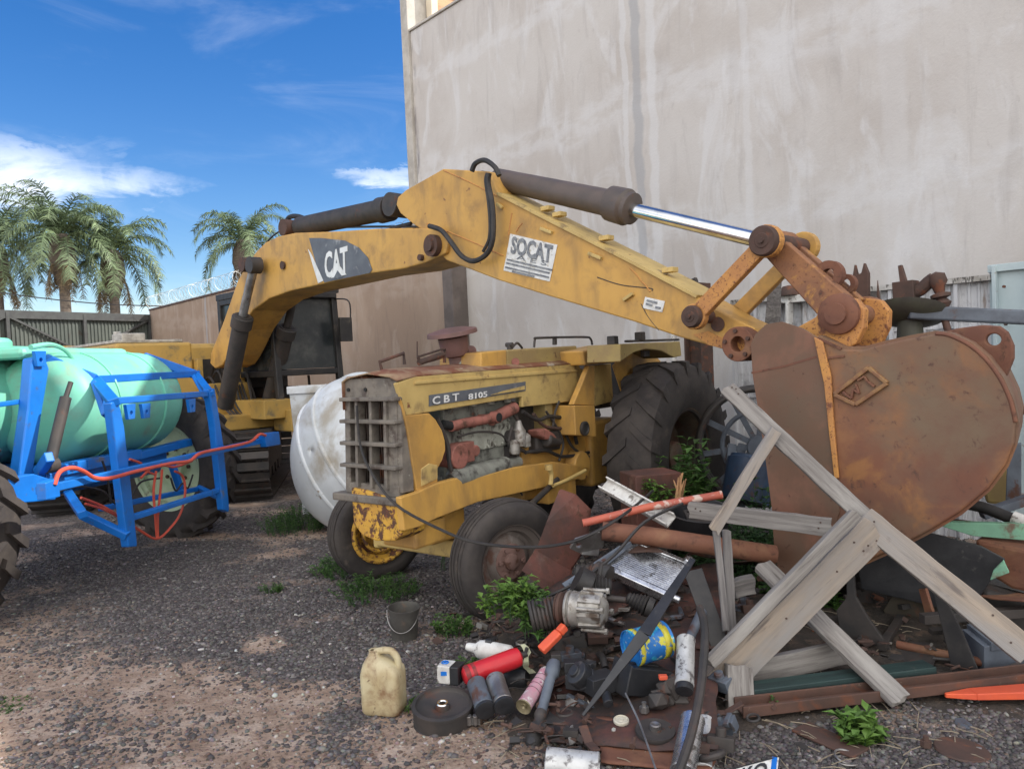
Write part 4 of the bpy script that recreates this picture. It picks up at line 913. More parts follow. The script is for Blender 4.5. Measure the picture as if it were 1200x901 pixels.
# tanks: rounded drums lying along the axle direction
def drum(c, r, L_, label, rz=1.0):
    mb = MB(); n = 40; pr = []
    for i in range(9): t = math.pi/2*i/8; pr.append((r-.20+.20*math.sin(t) if i else .0, .20-.20*math.cos(t)))
    pr = [(0, 0), (r-.2, .0)]+pr[1:]+[(r, .25)]
    k = 6
    mid = [(r*(1+.004*(j % 2)), .25+(L_-.5)*j/k) for j in range(1, k)]
    full = pr+mid+[(a, L_-b) for a, b in reversed(pr)]
    mb.lathe(full, c-SU*L_/2, SU, n, caps=False)
    mb.v = [V((v.x, v.y, c.z+(v.z-c.z)*rz)) for v in mb.v]
    return mb
c = V((-3.78, 6.95, 1.46)); o = obj('tank', drum(c, .47, 1.55, ''), m_mint, sp)
mb = MB(); mb.ring(c-SU*.3, SU, .475, .012, 40, 6); mb.ring(c+SU*.35, SU, .475, .012, 40, 6); obj('mould_rib', mb, m_mint, o)
c = V((-4.55, 6.35, 1.50)); o = obj('tank', drum(c, .52, 1.9, ''), m_mint, sp)
mb = MB(); mb.lathe([(.20, 0), (.20, .07), (.17, .1), (0, .1)], V((-4.5, 6.6, 1.98)), Z, 24); obj('filler_cap', mb, m_mint, o, bevel=.01)
mb = MB(); c3 = V((-4.15, 6.7, 1.92)); mb.box(c3, (.9, 1.3, .09), FS); obj('tank', mb, m_mint, sp, bevel=.04)
mb = MB(); pl = SP(-.62); mb.tube([pl(36, 407), pl(60, 404), pl(78, 412), pl(90, 430), pl(95, 440)], .022, 8, r2=.012); obj('mint_hose', mb, m_mint, sp, flip=False)
# wheels
def wheel(c, ax, r, w, rr, mrim, lugs, parent, tname='wheel', mt=None, dish=.10):
    mb = tyre(MB(), c, ax, r, w, rr, lugs); t = obj('wheel', mb, mt or m_rubber, parent)
    mb = MB(); ax = V(ax).normalized()
    mb.lathe([(rr*.97, -w*.36), (rr*1.03, -w*.40), (rr*1.0, -w*.33), (rr*.90, -w*.25), (rr*.88, -w*.1), (rr*.55, -w*.1-dish*.2), (rr*.5, -w*.1-dish), (rr*.28, -w*.1-dish), (rr*.26, -w*.1-dish-.05), (rr*.12, -w*.1-dish-.06), (0, -w*.1-dish-.06)], c, ax, 40, caps=False)
    mb.lathe([(rr*.88, -w*.1), (rr*.88, w*.3), (rr*1.03, w*.4), (rr*.97, w*.36)], c, ax, 40, caps=False)
    rm = obj('rim', mb, mrim, t)
    mb = MB(); x = ax.orthogonal().normalized(); y = ax.cross(x)
    for k in range(8):
        a = 2*math.pi*k/8; q = c+(x*math.cos(a)+y*math.sin(a))*rr*.39-ax*(w*.1+dish); mb.cyl(q-ax*.02, q+ax*.005, rr*.045, rr*.045, 8)
    obj('wheel_bolt', mb, m_rust_dark, t)
    return t
wheel(V((-3.62, 8.15, .73)), V((.38, .92, 0)), .73, .34, .45, m_mintrim, 20, sp, dish=-.05)
wheel(V((-4.22, 5.25, .72)), SU, .76, .44, .43, m_mintrim, 20, sp, dish=.05)
mb = MB(); mb.cyl(V((-4.3, 5.5, .76)), V((-3.75, 8.0, .74)), .06, .06, 12); mb.beam(V((-3.7, 7.5, .9)), V((-6.6, 7.8, .95)), .12, .16); mb.beam(V((-3.8, 6.0, .9)), V((-6.6, 6.6, .95)), .12, .16); mb.beam(V((-3.6, 5.8, .92)), V((-3.5, 7.6, .92)), .1, .14)
mb.box(V((-4.2, 6.7, .98)), (1.2, 1.5, .06), FS)
obj('chassis', mb, m_blue, sp, bevel=.01)

# ================================================================== white shell, tub
sh = thing('fibreglass_shell', 'large white domed fibreglass shell standing on edge behind the tractor grille', 'shell', V((-1.69, 8.0, 0)))
ax = V((-.62, -.76, .16)).normalized(); c = V((-1.66, 7.95, .80)); prof = []
for i in range(17): t = math.pi/2*i/16; prof.append((.80*math.sin(math.pi/2-t) , .02+.52*math.sin(t)))
prof = [(.84, -.03), (.84, .02)]+prof
mb = MB(); mb.lathe(prof, c, ax, 56, caps=False); obj('dome', mb, m_white, sh, solid=.015)
mb = MB(); mb.ring(c, ax, .83, .02, 56, 8); obj('rim', mb, m_white, sh)
mb = MB(); x = (Z-ax*ax.z).normalized(); y = ax.cross(x)
for off in (-.14, .16):
    pts = []
    for i in range(21):
        t = -1.0+2.0*i/20; s_ = math.sin(t*1.3); rr_ = .78*s_; h = math.sqrt(max(0, .80**2-rr_**2-off**2))/.80*.52+.025
        pts.append(c+(x*.8+y*.6)*rr_+(y*.8-x*.6)*off+ax*h)
    mb.tube(pts, .024, 8, False)
obj('moulded_ridge', mb, m_white, sh, flip=False)
mb = MB(); q = V((-2.32, 9.05, 0)); 
fr0 = [(-.24, -.22), (.24, -.22), (.24, .22), (-.24, .22)]
vs = []
for z, k in ((0, .72), (1.42, 1.0), (1.42, 1.08), (1.5, 1.08)): vs += [q+V((a*k, b*k, z)) for a, b in fr0]
fs = [(0, 3, 2, 1)]+[(j*4+i, j*4+(i+1) % 4, (j+1)*4+(i+1) % 4, (j+1)*4+i) for j in range(3) for i in range(4)]
mb.add(vs, fs); tag(obj('plastic_tub', mb, m_white, solid=.02, bevel=.02), 'tall off-white plastic tub between the excavator and the white shell', 'tub')
# ================================================================== TRACTOR
TF = V((-.6, -.8, 0)); TS = V((.8, -.6, 0)); TA = V((-.56, 5.36, 0))    # forward, side toward us, ground under the front axle
def T(f, s, z): return TA+TF*f+TS*s+Z*z
tl0 = TA.dot(TS); tf0 = TA.dot(TF); FTR = Matrix((TF, TS, Z)).transposed()
def SIDE(s): return Pl(TS.x, TS.y, tl0+s)
def FRONT(f): return Pl(TF.x, TF.y, tf0+f)
tr = thing('farm_tractor', 'derelict faded yellow farm tractor with grey grille, no bonnet sides', 'tractor', TA, TF)
S = SIDE(.30)
def tslab(name, pts, s, t, mat, bevel=.006, parent=tr, hole=None):
    pl = SIDE(s); mb = MB(); mb.prism([pl(*p) for p in pts], -TS*t, [pl(*p) for p in hole] if hole else None); return obj(name, mb, mat, parent, bevel=bevel)
# bonnet: side skin + top
hood = tslab('bonnet', [(465, 449), (487, 441), (560, 435), (640, 429), (678, 426), (683, 438), (680, 449), (671, 470), (640, 474), (612, 477), (612, 465), (502, 483), (476, 487), (470, 466)], .30, .035, m_yel_pale)
hz = 1.62
def hood_pt(px, py): return SIDE(.30)(px, py)
top = [(465, 449), (487, 441), (560, 435), (640, 429), (678, 426)]
mb = MB(); a = [hood_pt(*p)+Z*.0 for p in top]; a[0].z = a[1].z-.02
ins = [p-TS*.06+Z*.025 for p in a]; mid = [p-TS*.26+Z*.05 for p in a]; ins2 = [p-TS*.45+Z*.025 for p in a]; far = [p-TS*.50 for p in a]; low = [p-Z*.18 for p in far]; n = len(a)
mb.add(a+ins+mid+ins2+far+low, [(k*n+i, k*n+i+1, (k+1)*n+i+1, (k+1)*n+i) for k in range(5) for i in range(n-1)], True)
m_hoodtop = M('rusted_bonnet_top', (.30, .22, .13), (.20, .10, .065), 4, over=[(RUST, 5, .50, .08), ((.45, .40, .33), 7, .66, .05)], rough=.75, bump=.3)
obj('bonnet_top', mb, m_hoodtop, hood, solid=.01)
tslab('bonnet_crease', [(487, 447), (640, 435), (683, 432), (683, 435), (640, 438.5), (487, 450.5)], .312, .02, m_yel_pale, .003, hood)
# front side panel beside the radiator
fp = tslab('front_side_panel', [(470, 466), (476, 487), (503, 484), (511, 492), (518, 504), (521.5, 516), (522, 528), (518, 540), (513, 549), (513, 564), (489, 577), (483, 540), (478, 505)], .31, .035, m_yel)
tslab('pressed_recess', [(494, 549), (503, 543), (513, 545), (513, 561), (494, 570)], .316, .01, m_yel_pale, .004, fp)
# decal
dc = tslab('name_strip', [(503, 463), (616, 447), (616, 458), (503, 476)], .306, .004, m_greydecal, 0, hood)
pl = SIDE(.315)
text('C B T', pl(507, 474.3), pl(538, 469.2)-pl(507, 474.3), pl(507, 465)-pl(507, 474.3), m_letter, hood, bold=.02)
text('8105', pl(549, 468.5), pl(571, 465)-pl(549, 468.5), pl(549, 461.5)-pl(549, 468.5), m_letter, hood, bold=.02)
mb = MB(); mb.prism([pl(*p) for p in ((575, 463), (615, 456.5), (615, 452), (590, 458))], -TS*.004); obj('strip_flash', mb, m_yel_pale, hood)
# grille
g0, g1, gy0, gy1 = .90, 1.60, -.20, .28; gf = .60
gr = None
mb = MB(); lean = .05
def G(y, z, o=0): return T(gf+o+(.02-(z-g0)*.05), y, z)
# surround
for y in (gy0+.02, gy1-.035): mb.beam(G(y, g0), G(y, g1), .05, .05, TF)
mb.beam(G(gy0, g1-.045), G(gy1, g1-.045), .05, .13); mb.beam(G(gy0, g0+.02), G(gy1, g0+.02), .05, .07)
grille = obj('grille', mb, m_grille, tr, bevel=.006)
mb = MB()
for k in range(5):
    z = g0+.03+k*.14
    if k > 0: mb.beam(G(gy0-.005, z, .035), G(gy1+.02, z, .035), .075, .024)
for k in range(5):
    z = g0+.03+k*.14
obj('grille_bar', mb, m_grille, grille, bevel=.005)
mb = MB()
for k in range(1, 4):
    y = gy0+(gy1-gy0-.09)*k/3; mb.beam(G(y, g0+.03, .015), G(y, g1-.12, .015), .024, .07, TF)
obj('grille_divider', mb, m_grille, grille, bevel=.004)
mb = MB(); mb.prism([G(gy1-.08, g0+.01, .03), G(gy1-.08, g1-.02, .03), G(gy1+.01, g1-.02, .01), G(gy1+.02, g0+.01, .01)], -TF*.10); obj('grille_cheek', mb, m_grille, grille, bevel=.006)
mb = MB(); mb.box(T(gf-.12, 0, 1.24), (.06, .50, .72), FTR); mb.box(T(gf-.07, -.205, 1.24), (.16, .015, .72), FTR)
for k in range(24): mb.box(T(gf-.085, -.21+k*.021, 1.24), (.012, .004, .66), FTR)
obj('radiator', mb, M('dusty_radiator', (.13, .10, .085), (.08, .065, .055), 6, over=[(RUST, 8, .62, .08)], rough=.85), tr)
mb = MB()
for y in (-.16, .0): mb.cyl(G(y, g1-.05, .02), G(y, g1-.05, .035), .012, .012, 8)
obj('grille_bolt', mb, m_black, grille)
mb = MB(); mb.box(T(.50, .04, 1.605), (.20, .48, .03), FTR); mb.box(T(.52, -.12, 1.625), (.12, .2, .02), FTR); obj('radiator_cover', mb, m_hoodtop, tr, bevel=.008)
# lower front casting: rusting weight block and axle carrier
Fp = FRONT(.66)
mb = MB(); mb.prism([Fp(*p) for p in ((411, 571), (428, 574), (469, 588), (470, 628), (462, 634), (440, 634), (424, 627), (414, 614))], -TF*.22)
fb = obj('front_weight', mb, m_yel_flake, tr, bevel=.012)
mb = MB(); mb.box(T(.50, 0, .86), (.36, .60, .05), FTR); obj('grille_shelf', mb, m_grille, tr, bevel=.01)
# side rail
tslab('frame_rail', [(470, 583), (489, 577), (513, 566), (536, 560), (541, 564), (600, 548), (650, 541), (690, 547), (690, 558), (660, 566), (624, 574), (561, 588), (512, 607), (492, 617), (474, 622)], .34, .05, m_yel)
tslab('frame_rail', [(470, 583), (536, 560), (690, 547), (690, 558), (561, 588), (474, 622)], -.26, .05, m_yel_pale)
mb = MB(); mb.box(T(.12, .0, .60), (.34, .42, .20), FTR); mb.box(T(.34, .1, .60), (.3, .30, .16), FTR); obj('axle_carrier', mb, m_yel, tr, bevel=.02)
mb = MB(); mb.beam(T(0, -.58, .42), T(0, .46, .42), .13, .12, Z); mb.cyl(T(0, .48, .34), T(0, .48, .62), .05, .05, 16); mb.cyl(T(0, -.60, .34), T(0, -.60, .62), .05, .05, 16); obj('front_axle', mb, m_yel_pale, tr, bevel=.015)
mb = MB(); mb.tube([T(.08, .55, .62), T(-.4, .5, .66), T(-1.0, .35, .75)], .022, 8, False); mb.tube([T(-.1, .60, .40), T(-.1, -.50, .40)], .02, 8, False); obj('steering_rod', mb, m_dark, tr)
# front wheels (steered)
wa = V((.55, -.84, 0)).normalized()
m_rimf = M('grey_rusty_rim', (.15, .125, .11), (.11, .09, .08), 4, over=[(RUST2, 6, .58, .08), ((.2, .17, .15), 9, .66, .06)], rough=.8, bump=.2)
def wheel2(c, ax, r, w, rr, mrim, mhub, parent, lugs=0, deep=.10):
    mb = tyre(MB(), c, ax, r, w, rr, lugs)
    if not lugs:
        for a in (-.3, -.12, .12, .3): mb.ring(c+ax*w*a*.9, ax, r*1.0, .012, 48, 6)
    t = obj('wheel', mb, m_rubber, parent)
    mb = MB(); ax = V(ax)
    o = 1   # outer side is +ax
    mb.lathe([(rr*.99, w*.34), (rr*1.06, w*.42), (rr*1.02, w*.36), (rr*.93, w*.26), (rr*.86, w*.22), (rr*.80, w*.05), (rr*.70, w*.02), (rr*.62, w*.12), (rr*.50, w*.18), (rr*.36, w*.19)], c, ax, 44, caps=False)
    mb.lathe([(rr*.8, w*.05), (rr*.8, -w*.3), (rr*1.03, -w*.4), (rr*.97, -w*.36)], c, ax, 40, caps=False)
    obj('rim', mb, mrim, t)
    mb = MB(); mb.lathe([(rr*.50, w*.17), (rr*.49, w*.20), (rr*.24, w*.21), (rr*.22, w*.30), (rr*.16, w*.33), (0, w*.33)], c, ax, 30, caps=False)
    x = ax.orthogonal().normalized(); y = ax.cross(x)
    for k in range(6):
        a = 2*math.pi*k/6+.3; q = c+(x*math.cos(a)+y*math.sin(a))*rr*.38+ax*w*.20; mb.cyl(q-ax*.01, q+ax*.02, .014, .014, 8)
    obj('hub', mb, mhub, t); return t
wheel2(V((-.08, 5.0, .385)), wa, .395, .21, .235, m_rimf, M('dusty_pink_hub', (.21, .125, .105), (.15, .09, .075), 8, over=[(RUST2, 14, .6, .08)], rough=.85), tr)
wheel2(V((-1.14, 6.15, .375)), -wa, .385, .20, .235, m_yel_flake, m_yel_flake, tr)
mb = MB(); c = V((-1.14, 6.15, .375)); mb.ring(c+wa*.09, wa, .235, .02, 40, 8); mb.ring(c+wa*.08, wa, .15, .015, 32, 8); mb.cyl(c+wa*.02, c+wa*.12, .08, .06, 20); obj('brake_drum', mb, m_yel_flake, tr)
# engine in the open side
mb = MB(); mb.box(T(-.30, .06, 1.08), (.85, .30, .42), FTR); mb.box(T(-.28, .06, 1.34), (.78, .26, .14), FTR); mb.box(T(-.25, .05, .86), (.78, .24, .16), FTR)
eng = obj('engine_block', mb, m_engine, tr, bevel=.02)
mb = MB(); mb.box(T(-.30, .215, 1.17), (.58, .02, .20), FTR)
for k in range(7):
    for z in (1.09, 1.25): mb.cyl(T(-.05-k*.085, .22, z), T(-.05-k*.085, .24, z), .011, .011, 8)
for k in range(4): mb.cyl(T(.0-k*.2, .2, 1.38), T(.0-k*.2, .2, 1.44), .03, .03, 10)
obj('side_cover', mb, M('pale_grey_green_cover', (.38, .385, .33), (.28, .28, .235), 10, over=[((.06, .05, .04), 12, .6, .08)], rough=.6, bump=.2), eng, bevel=.004)
pl = SIDE(.27)
mb = MB(); mb.tube([pl(528, 500), pl(548, 495), pl(575, 490), pl(600, 480)], .035, 10); mb.tube([pl(575, 492), pl(590, 484), pl(603, 478)], .045, 10)
for q in ((536, 499), (556, 495), (572, 491)): mb.tube([pl(*q), pl(*q)-TS*.14], .035, 10, False)
mb.cyl(pl(577, 489)+TS*.0, pl(577, 489)+TS*.06, .045, .04, 14)
obj('exhaust_manifold', mb, m_manif, eng)
mb = MB(); mb.cyl(pl(577, 489)+TS*.055, pl(577, 489)+TS*.064, .033, .033, 14); mb.cyl(pl(519, 497), pl(529, 499), .03, .03, 12); obj('manifold_port', mb, m_black, eng)
mb = MB(); mb.cyl(pl(536, 535)+TS*.03, pl(536, 535)-TS*.14, .085, .085, 20); mb.box(pl(545, 530)-TS*.05, (.16, .14, .14), FTR); mb.cyl(pl(556, 528)+TS*.02, pl(556, 528)-TS*.12, .04, .04, 14); obj('water_pump', mb, m_manif, eng, bevel=.008)
mb = MB(); mb.cyl(pl(532, 562), pl(592, 545), .075, .065, 20); mb.cyl(pl(592, 545), pl(608, 541), .045, .04, 16); mb.cyl(pl(528, 564), pl(532, 562), .05, .075, 20); obj('starter_motor', mb, m_engine, eng)
mb = MB()
for pts, r in ((((512, 490), (524, 520), (528, 548), (534, 560)), .016), (((600, 500), (596, 520), (606, 535), (600, 545)), .012), (((536, 512), (560, 506), (585, 508), (597, 520)), .008), (((580, 545), (600, 560), (612, 580)), .008), (((598, 480), (610, 500), (604, 520), (616, 530)), .014)):
    mb.tube([pl(*p) for p in pts], r, 8)
mb.cyl(pl(601, 512), pl(601, 512)-TS*.12, .05, .05, 14); mb.box(pl(604, 530)-TS*.06, (.12, .1, .1), FTR)
obj('fuel_line', mb, m_dark, eng)
mb = MB(); mb.lathe([(.03, 0), (.05, .01), (.052, .12), (.03, .16), (.02, .2)], pl(608, 505)-Z*.12, Z, 16); mb.lathe([(.02, 0), (.045, .01), (.045, .09), (.02, .11)], pl(615, 512)-Z*.08, Z, 14); mb.lathe([(.02, 0), (.04, .01), (.04, .09), (.02, .11)], pl(600, 520)-Z*.08+TS*.02, Z, 14); obj('fuel_filter', mb, m_alu, eng)
mb = MB(); mb.box(pl(640, 517)-TS*.05, (.34, .16, .16), FTR); mb.cyl(pl(632, 515)+TS*.05, pl(650, 518)+TS*.05, .06, .03, 14); obj('injection_pump', mb, m_dark, eng, bevel=.02)
mb = MB(); mb.prism([SIDE(.36)(*p) for p in ((629, 504), (641, 502), (650, 508), (655, 516), (640, 515), (632, 511))], -TS*.1); obj('pump_cap', mb, m_manif, eng, bevel=.015)
# transmission body and clutch housing
mb = MB(); mb.box(T(-1.25, 0, .86), (1.05, .44, .50), FTR); mb.box(T(-1.9, 0, .86), (.5, .56, .56), FTR); mb.box(T(-1.3, -.06, 1.22), (.6, .26, .26), FTR)
trn = obj('transmission', mb, m_yel, tr, bevel=.03)
mb = MB(); mb.box(T(-1.05, .12, 1.22), (.10, .3, .36), FTR); mb.box(T(-1.30, .20, 1.30), (.34, .05, .18), FTR); obj('steering_bracket', mb, m_yel_olive, tr, bevel=.01)
for nm, pts, r, mm in (('brake_line', ((640, 482), (652, 500), (660, 520), (655, 540)), .010, m_dark), ('brake_line', ((660, 484), (662, 505), (672, 525), (690, 535)), .012, m_dark), ('clutch_rod', ((625, 485), (640, 500), (668, 502)), .014, m_rust_dark), ('loom', ((612, 482), (630, 492), (645, 488), (668, 494), (676, 520)), .016, m_hose), ('return_hose', ((616, 530), (640, 528), (660, 535), (690, 530)), .014, m_hose), ('gear_lever', ((655, 470), (650, 485), (648, 500)), .010, m_dark)):
    mb = MB(); mb.tube([SIDE(.30)(*p) for p in pts], r, 8); obj(nm, mb, mm, tr, flip=False)
mb = MB(); mb.box(T(-1.0, 0, 1.1), (.9, .30, .5), FTR); obj('cavity_shade_box', mb, m_dark, tr, bevel=.02)  # dark box added to stand for the shaded cavities behind the engine
mb = MB(); mb.cyl(T(-1.4, .24, .80), T(-1.4, .34, .80), .13, .12, 20); mb.box(T(-1.1, .27, .70), (.4, .12, .26), FTR); mb.cyl(T(-2.3, -.8, .80), T(-2.3, .60, .80), .14, .14, 20); obj('axle_housing', mb, m_yel, tr, bevel=.01)
mb = MB(); pl = SIDE(.44); mb.tube([pl(645, 568), pl(646, 556), pl(643, 549)], .018, 8); mb.cyl(pl(643, 549)-Z*.01, pl(643, 549)+Z*.03, .03, .03, 12); mb.tube([pl(648, 569), pl(665, 562), pl(686, 551)], .014, 8); obj('pedal', mb, m_yel_pale, tr)
# scuttle and small tanks on top
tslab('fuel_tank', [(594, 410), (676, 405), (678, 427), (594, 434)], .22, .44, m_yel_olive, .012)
tslab('battery_box', [(564, 413), (594, 410), (594, 433), (564, 436)], .24, .40, m_yel, .01)
mb = MB(); pl = SIDE(.1); mb.cyl(pl(597, 411), pl(597, 404), .02, .02, 10); mb.tube([pl(600, 408), pl(606, 402), pl(612, 408)], .01, 6); mb.cyl(pl(597, 404)-TS*.03, pl(597, 404)+TS*.03, .018, .018, 10); mb.tube([pl(626, 407), pl(627, 398), pl(632, 396), pl(684, 395), pl(692, 397), pl(694, 404)], .010, 6); mb.cyl(pl(650, 404), pl(650, 397), .02, .02, 8)
obj('filler_neck', mb, m_dark, tr)
mb = MB(); mb.cyl(SIDE(.245)(604, 424), SIDE(.225)(604, 424), .03, .03, 14); obj('tank_gauge', mb, m_manif, tr)
# air cleaner mushroom
pl = SIDE(0); ba = pl(537, 434); tp = pl(531, 384)
mb = MB(); L0 = (tp-ba).length
mb.lathe([(.055, -.05), (.055, L0*.32), (.085, L0*.36), (.105, L0*.55), (.11, L0*.78), (.10, L0*.80), (.185, L0*.84), (.18, L0*.93), (.10, L0*.99), (.0, L0*1.0)], ba, tp-ba+TF*.02, 28); mb.cyl(pl(543, 412), pl(553, 412), .05, .045, 14)
obj('air_cleaner', mb, M('brown_painted_metal', (.17, .09, .08), (.12, .07, .06), 5, rough=.6), tr)
mb = MB(); mb.cyl(pl(537, 440), pl(537, 419), .07, .06, 18); mb.beam(pl(520, 436), pl(558, 432), .3, .03); obj('air_intake_elbow', mb, m_engine, tr, bevel=.005)
# rails on the bonnet front
mb = MB()
for s, q in ((-.05, ((448, 436), (445, 424), (473, 414), (474, 427))), (.05, ((490, 418), (492, 426), (519, 418), (521, 409), (521, 425)))):
    pl = SIDE(s); mb.tube([pl(*p) for p in q], .012, 8, False)
pl = SIDE(.05); mb.tube([pl(491, 425), pl(519, 415)], .022, 8, False); mb.tube([pl(489, 418), pl(489, 400)], .005, 5, False); mb.tube([pl(490, 418), pl(519, 409)], .008, 6, False)
obj('lamp_bracket', mb, m_rust_dark, tr)
# console post, light panel, fender
tslab('console_box', [(683, 411), (727, 403), (728, 424), (686, 428)], .44, .34, m_yel, .012)
tslab('console_inset', [(709, 408), (726, 405), (727, 418), (710, 421)], .446, .01, m_yel, .003)
tslab('console_post', [(691, 428), (697, 428), (697, 475), (672, 474), (680, 455)], .42, .05, m_yel, .006)
tslab('post_web', [(697, 428), (716, 426), (719, 470), (697, 476)], .30, .05, m_yel_pale, .006)
lp = tslab('lamp_panel', [(673, 475), (697, 475), (699, 512), (675, 510)], .44, .22, m_yel, .008)
mb = MB(); c = SIDE(.445)(684, 502); mb.lathe([(.058, 0), (.058, .02), (.045, .024), (.04, .012), (0, .012)], c, TS, 24); obj('lamp_socket', mb, m_dark, lp)
tslab('foot_well', [(655, 478), (676, 476), (676, 512), (664, 520), (650, 500)], .10, .10, m_yel_olive, .01)
# fender over the near rear wheel
rw = V((1.48, 7.08, .80)); 
mb = MB(); n = 14
def fd(a, r, s): return T(-2.22, s, .80)+(TF*math.cos(a)+Z*math.sin(a))*r
for s in (.52,):
    outer = [fd(R_(72+86*i/n), .93, s) for i in range(n+1)]
    inn = [p+TS*.30 for p in outer]
    mb.add(outer+inn, [(i, i+1, n+2+i, n+1+i) for i in range(n)], True)
mb = MB(); o_ = [fd(R_(60+98*i/n), .93, .46) for i in range(n+1)]; i_ = [fd(R_(158-98*i/n), .45, .46) for i in range(n+1)]
mb.prism(o_+i_, -TS*.012); obj('fender_skirt', mb, m_yel, tr)
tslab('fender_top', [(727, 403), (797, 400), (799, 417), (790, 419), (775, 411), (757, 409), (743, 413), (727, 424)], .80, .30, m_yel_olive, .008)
mb = MB(); pl = SIDE(.7); mb.box(pl(718, 399), (.07, .07, .07), FTR); mb.box(pl(750, 394), (.07, .07, .07), FTR); mb.beam(pl(733, 400), pl(795, 398), .03, .02); mb.box(pl(756, 414), (.10, .04, .06), FTR)
obj('rear_lamp', mb, m_dark, tr, bevel=.008)
mb = MB(); mb.box(T(-2.1, 0, 1.28), (.45, .5, .1), FTR); mb.box(T(-2.32, 0, 1.5), (.08, .48, .4), FTR); obj('seat', mb, m_dark, tr, bevel=.03)
mb = MB(); mb.ring(T(-1.55, 0, 1.66), (TF*-.5+Z*.8).normalized(), .19, .014, 30, 8); mb.tube([T(-1.55, 0, 1.66), T(-1.3, 0, 1.4)], .02, 8, False); obj('steering_wheel', mb, m_hose, tr)
# rear wheels
m_rimr = M('grimy_rear_rim', (.12, .09, .06), (.07, .055, .045), 5, over=[(RUST2, 8, .55, .1)], rough=.7)
def rear(s):
    c = T(-2.22, s, .79); sg = 1 if s > 0 else -1
    mb = tyre(MB(), c, TS, .815, .46, .40, 20, .018, 64); t = obj('wheel', mb, m_rubber, tr)
    mb = MB(); mb.lathe([(.40, sg*.16), (.425, sg*.18), (.40, sg*.14), (.37, sg*.08), (.36, -sg*.08), (.20, -sg*.10), (.14, -sg*.02), (.10, sg*.0), (0, sg*.0)], c, TS, 40, caps=False); obj('rim', mb, m_rimr, t)
    mb = MB(); mb.lathe([(.14, -.02*sg), (.13, .05*sg), (.08, .07*sg), (0, .07*sg)], c, TS, 24, caps=False); obj('hub', mb, m_rimr, t)
rear(.74); rear(-.62)
# ================================================================== YARD THINGS BEHIND
# panelled fence in front of the wall
fnA, fnB = PF(862, 400), PF(1166, 400); fnA.z = fnB.z = 0
ft = thing('panel_fence', 'off-white ribbed sheet fence along the wall behind the bucket', 'fence', fnA, EW)
m_fence = M('dull_white_sheet', (.58, .59, .61), (.49, .49, .50), 1.6, (1, 1, .5), over=[((.22, .17, .14), 3, .64, .08, (3, 1, .5)), ((.30, .30, .31), 9, .6, .1)], rough=.65, bump=.1)
ln = (fnB-fnA).length; ZF = 2.17; mb = MB(); k = int(ln/.075)
for i in range(k):
    a = fnA+EW*(i*.075); q = [a, a+EW*.045, a+EW*.052-NW*.012, a+EW*.068-NW*.012, a+EW*.075]
    mb.add(q+[p+Z*ZF for p in q], [(j, j+1, j+6, j+5) for j in range(4)])
obj('sheet_panel', mb, m_fence, ft, flip=False)
mb = MB()
for z in (.5, 1.2, 1.8): mb.beam(fnA-NW*.02+Z*z, fnB-NW*.02+Z*z, .012, .012)
for i in range(9): a = fnA+EW*(i*ln/9)-NW*.03; mb.beam(a, a+Z*ZF, .05, .03, EW)
obj('fence_post', mb, m_fence, ft)
mb = MB(); mb.beam(fnA-NW*.03+Z*(ZF+.02), fnB-NW*.03+Z*(ZF+.02), .09, .045); obj('top_rail', mb, M('pale_rail', (.50, .48, .45), (.3, .28, .25), 9, over=[((.1, .09, .08), 14, .58, .04, (3, 1, 1))], rough=.7), ft)
# light blue sheet door
dA, dB = PF(1162, 400), PF(1420, 400); dA.z = dB.z = 0
dt = thing('sheet_door', 'pale blue-green metal sheet door at the right edge by the wall', 'door', dA, EW)
m_door = M('pale_blue_paint', (.45, .53, .54), (.38, .46, .48), 2, over=[((.25, .18, .14), 7, .68, .05)], rough=.5, bump=.1)
mb = MB(); mb.box((dA+dB)/2+Z*1.14, ((dB-dA).length, .03, 2.28), FR); obj('door_leaf', mb, m_door, dt)
mb = MB()
for i in range(5): a = dA+EW*(.05+i*.27)-NW*.03; mb.beam(a+Z*.1, a+Z*2.28, .06 if i else .12, .03, EW)
mb.beam(dA-NW*.035+Z*2.26, dB-NW*.035+Z*2.26, .05, .06)
obj('door_rib', mb, m_door, dt, bevel=.004)
mb = MB(); pl = PF.off(-.06); 
for p in ((1177, 336), (1179, 380), (1176, 430)): mb.cyl(pl(*p), pl(*p)-NW*.02, .012, .012, 8)
obj('door_bolt', mb, m_rust_dark, dt)
# brown steel column, white pipe beside it
cc = PF.off(-.35)
mb = MB(); a = cc(822, 500); a.z = 0
mb.box(a+Z*1.2, (.20, .03, 2.4), FR); mb.box(a+Z*1.2+EW*.1, (.02, .20, 2.4), FR); mb.box(a+Z*1.2-EW*.1, (.02, .20, 2.4), FR)
tag(obj('steel_column', mb, m_rust_dark, bevel=.003), 'dark brown steel channel column standing beside the big rear tyre', 'column')
mb = MB(); a = cc(799, 500)-NW*.1; a.z = 0; mb.cyl(a, a+Z*1.97, .035, .035, 16); mb.cyl(a+Z*1.97, a+Z*1.99, .04, .04, 16)
tag(obj('pipe', mb, m_wpl), 'pale upright pipe left of the brown steel column', 'pipe')
mb = MB(); q = cc(815, 340); mb.beam(q-Z*.12+EW*.05, q+Z*.12-EW*.03, .09, .05, NW); tag(obj('offcut', mb, m_dark, bevel=.01), 'short dark offcut poking up above the yellow stick', 'offcut')
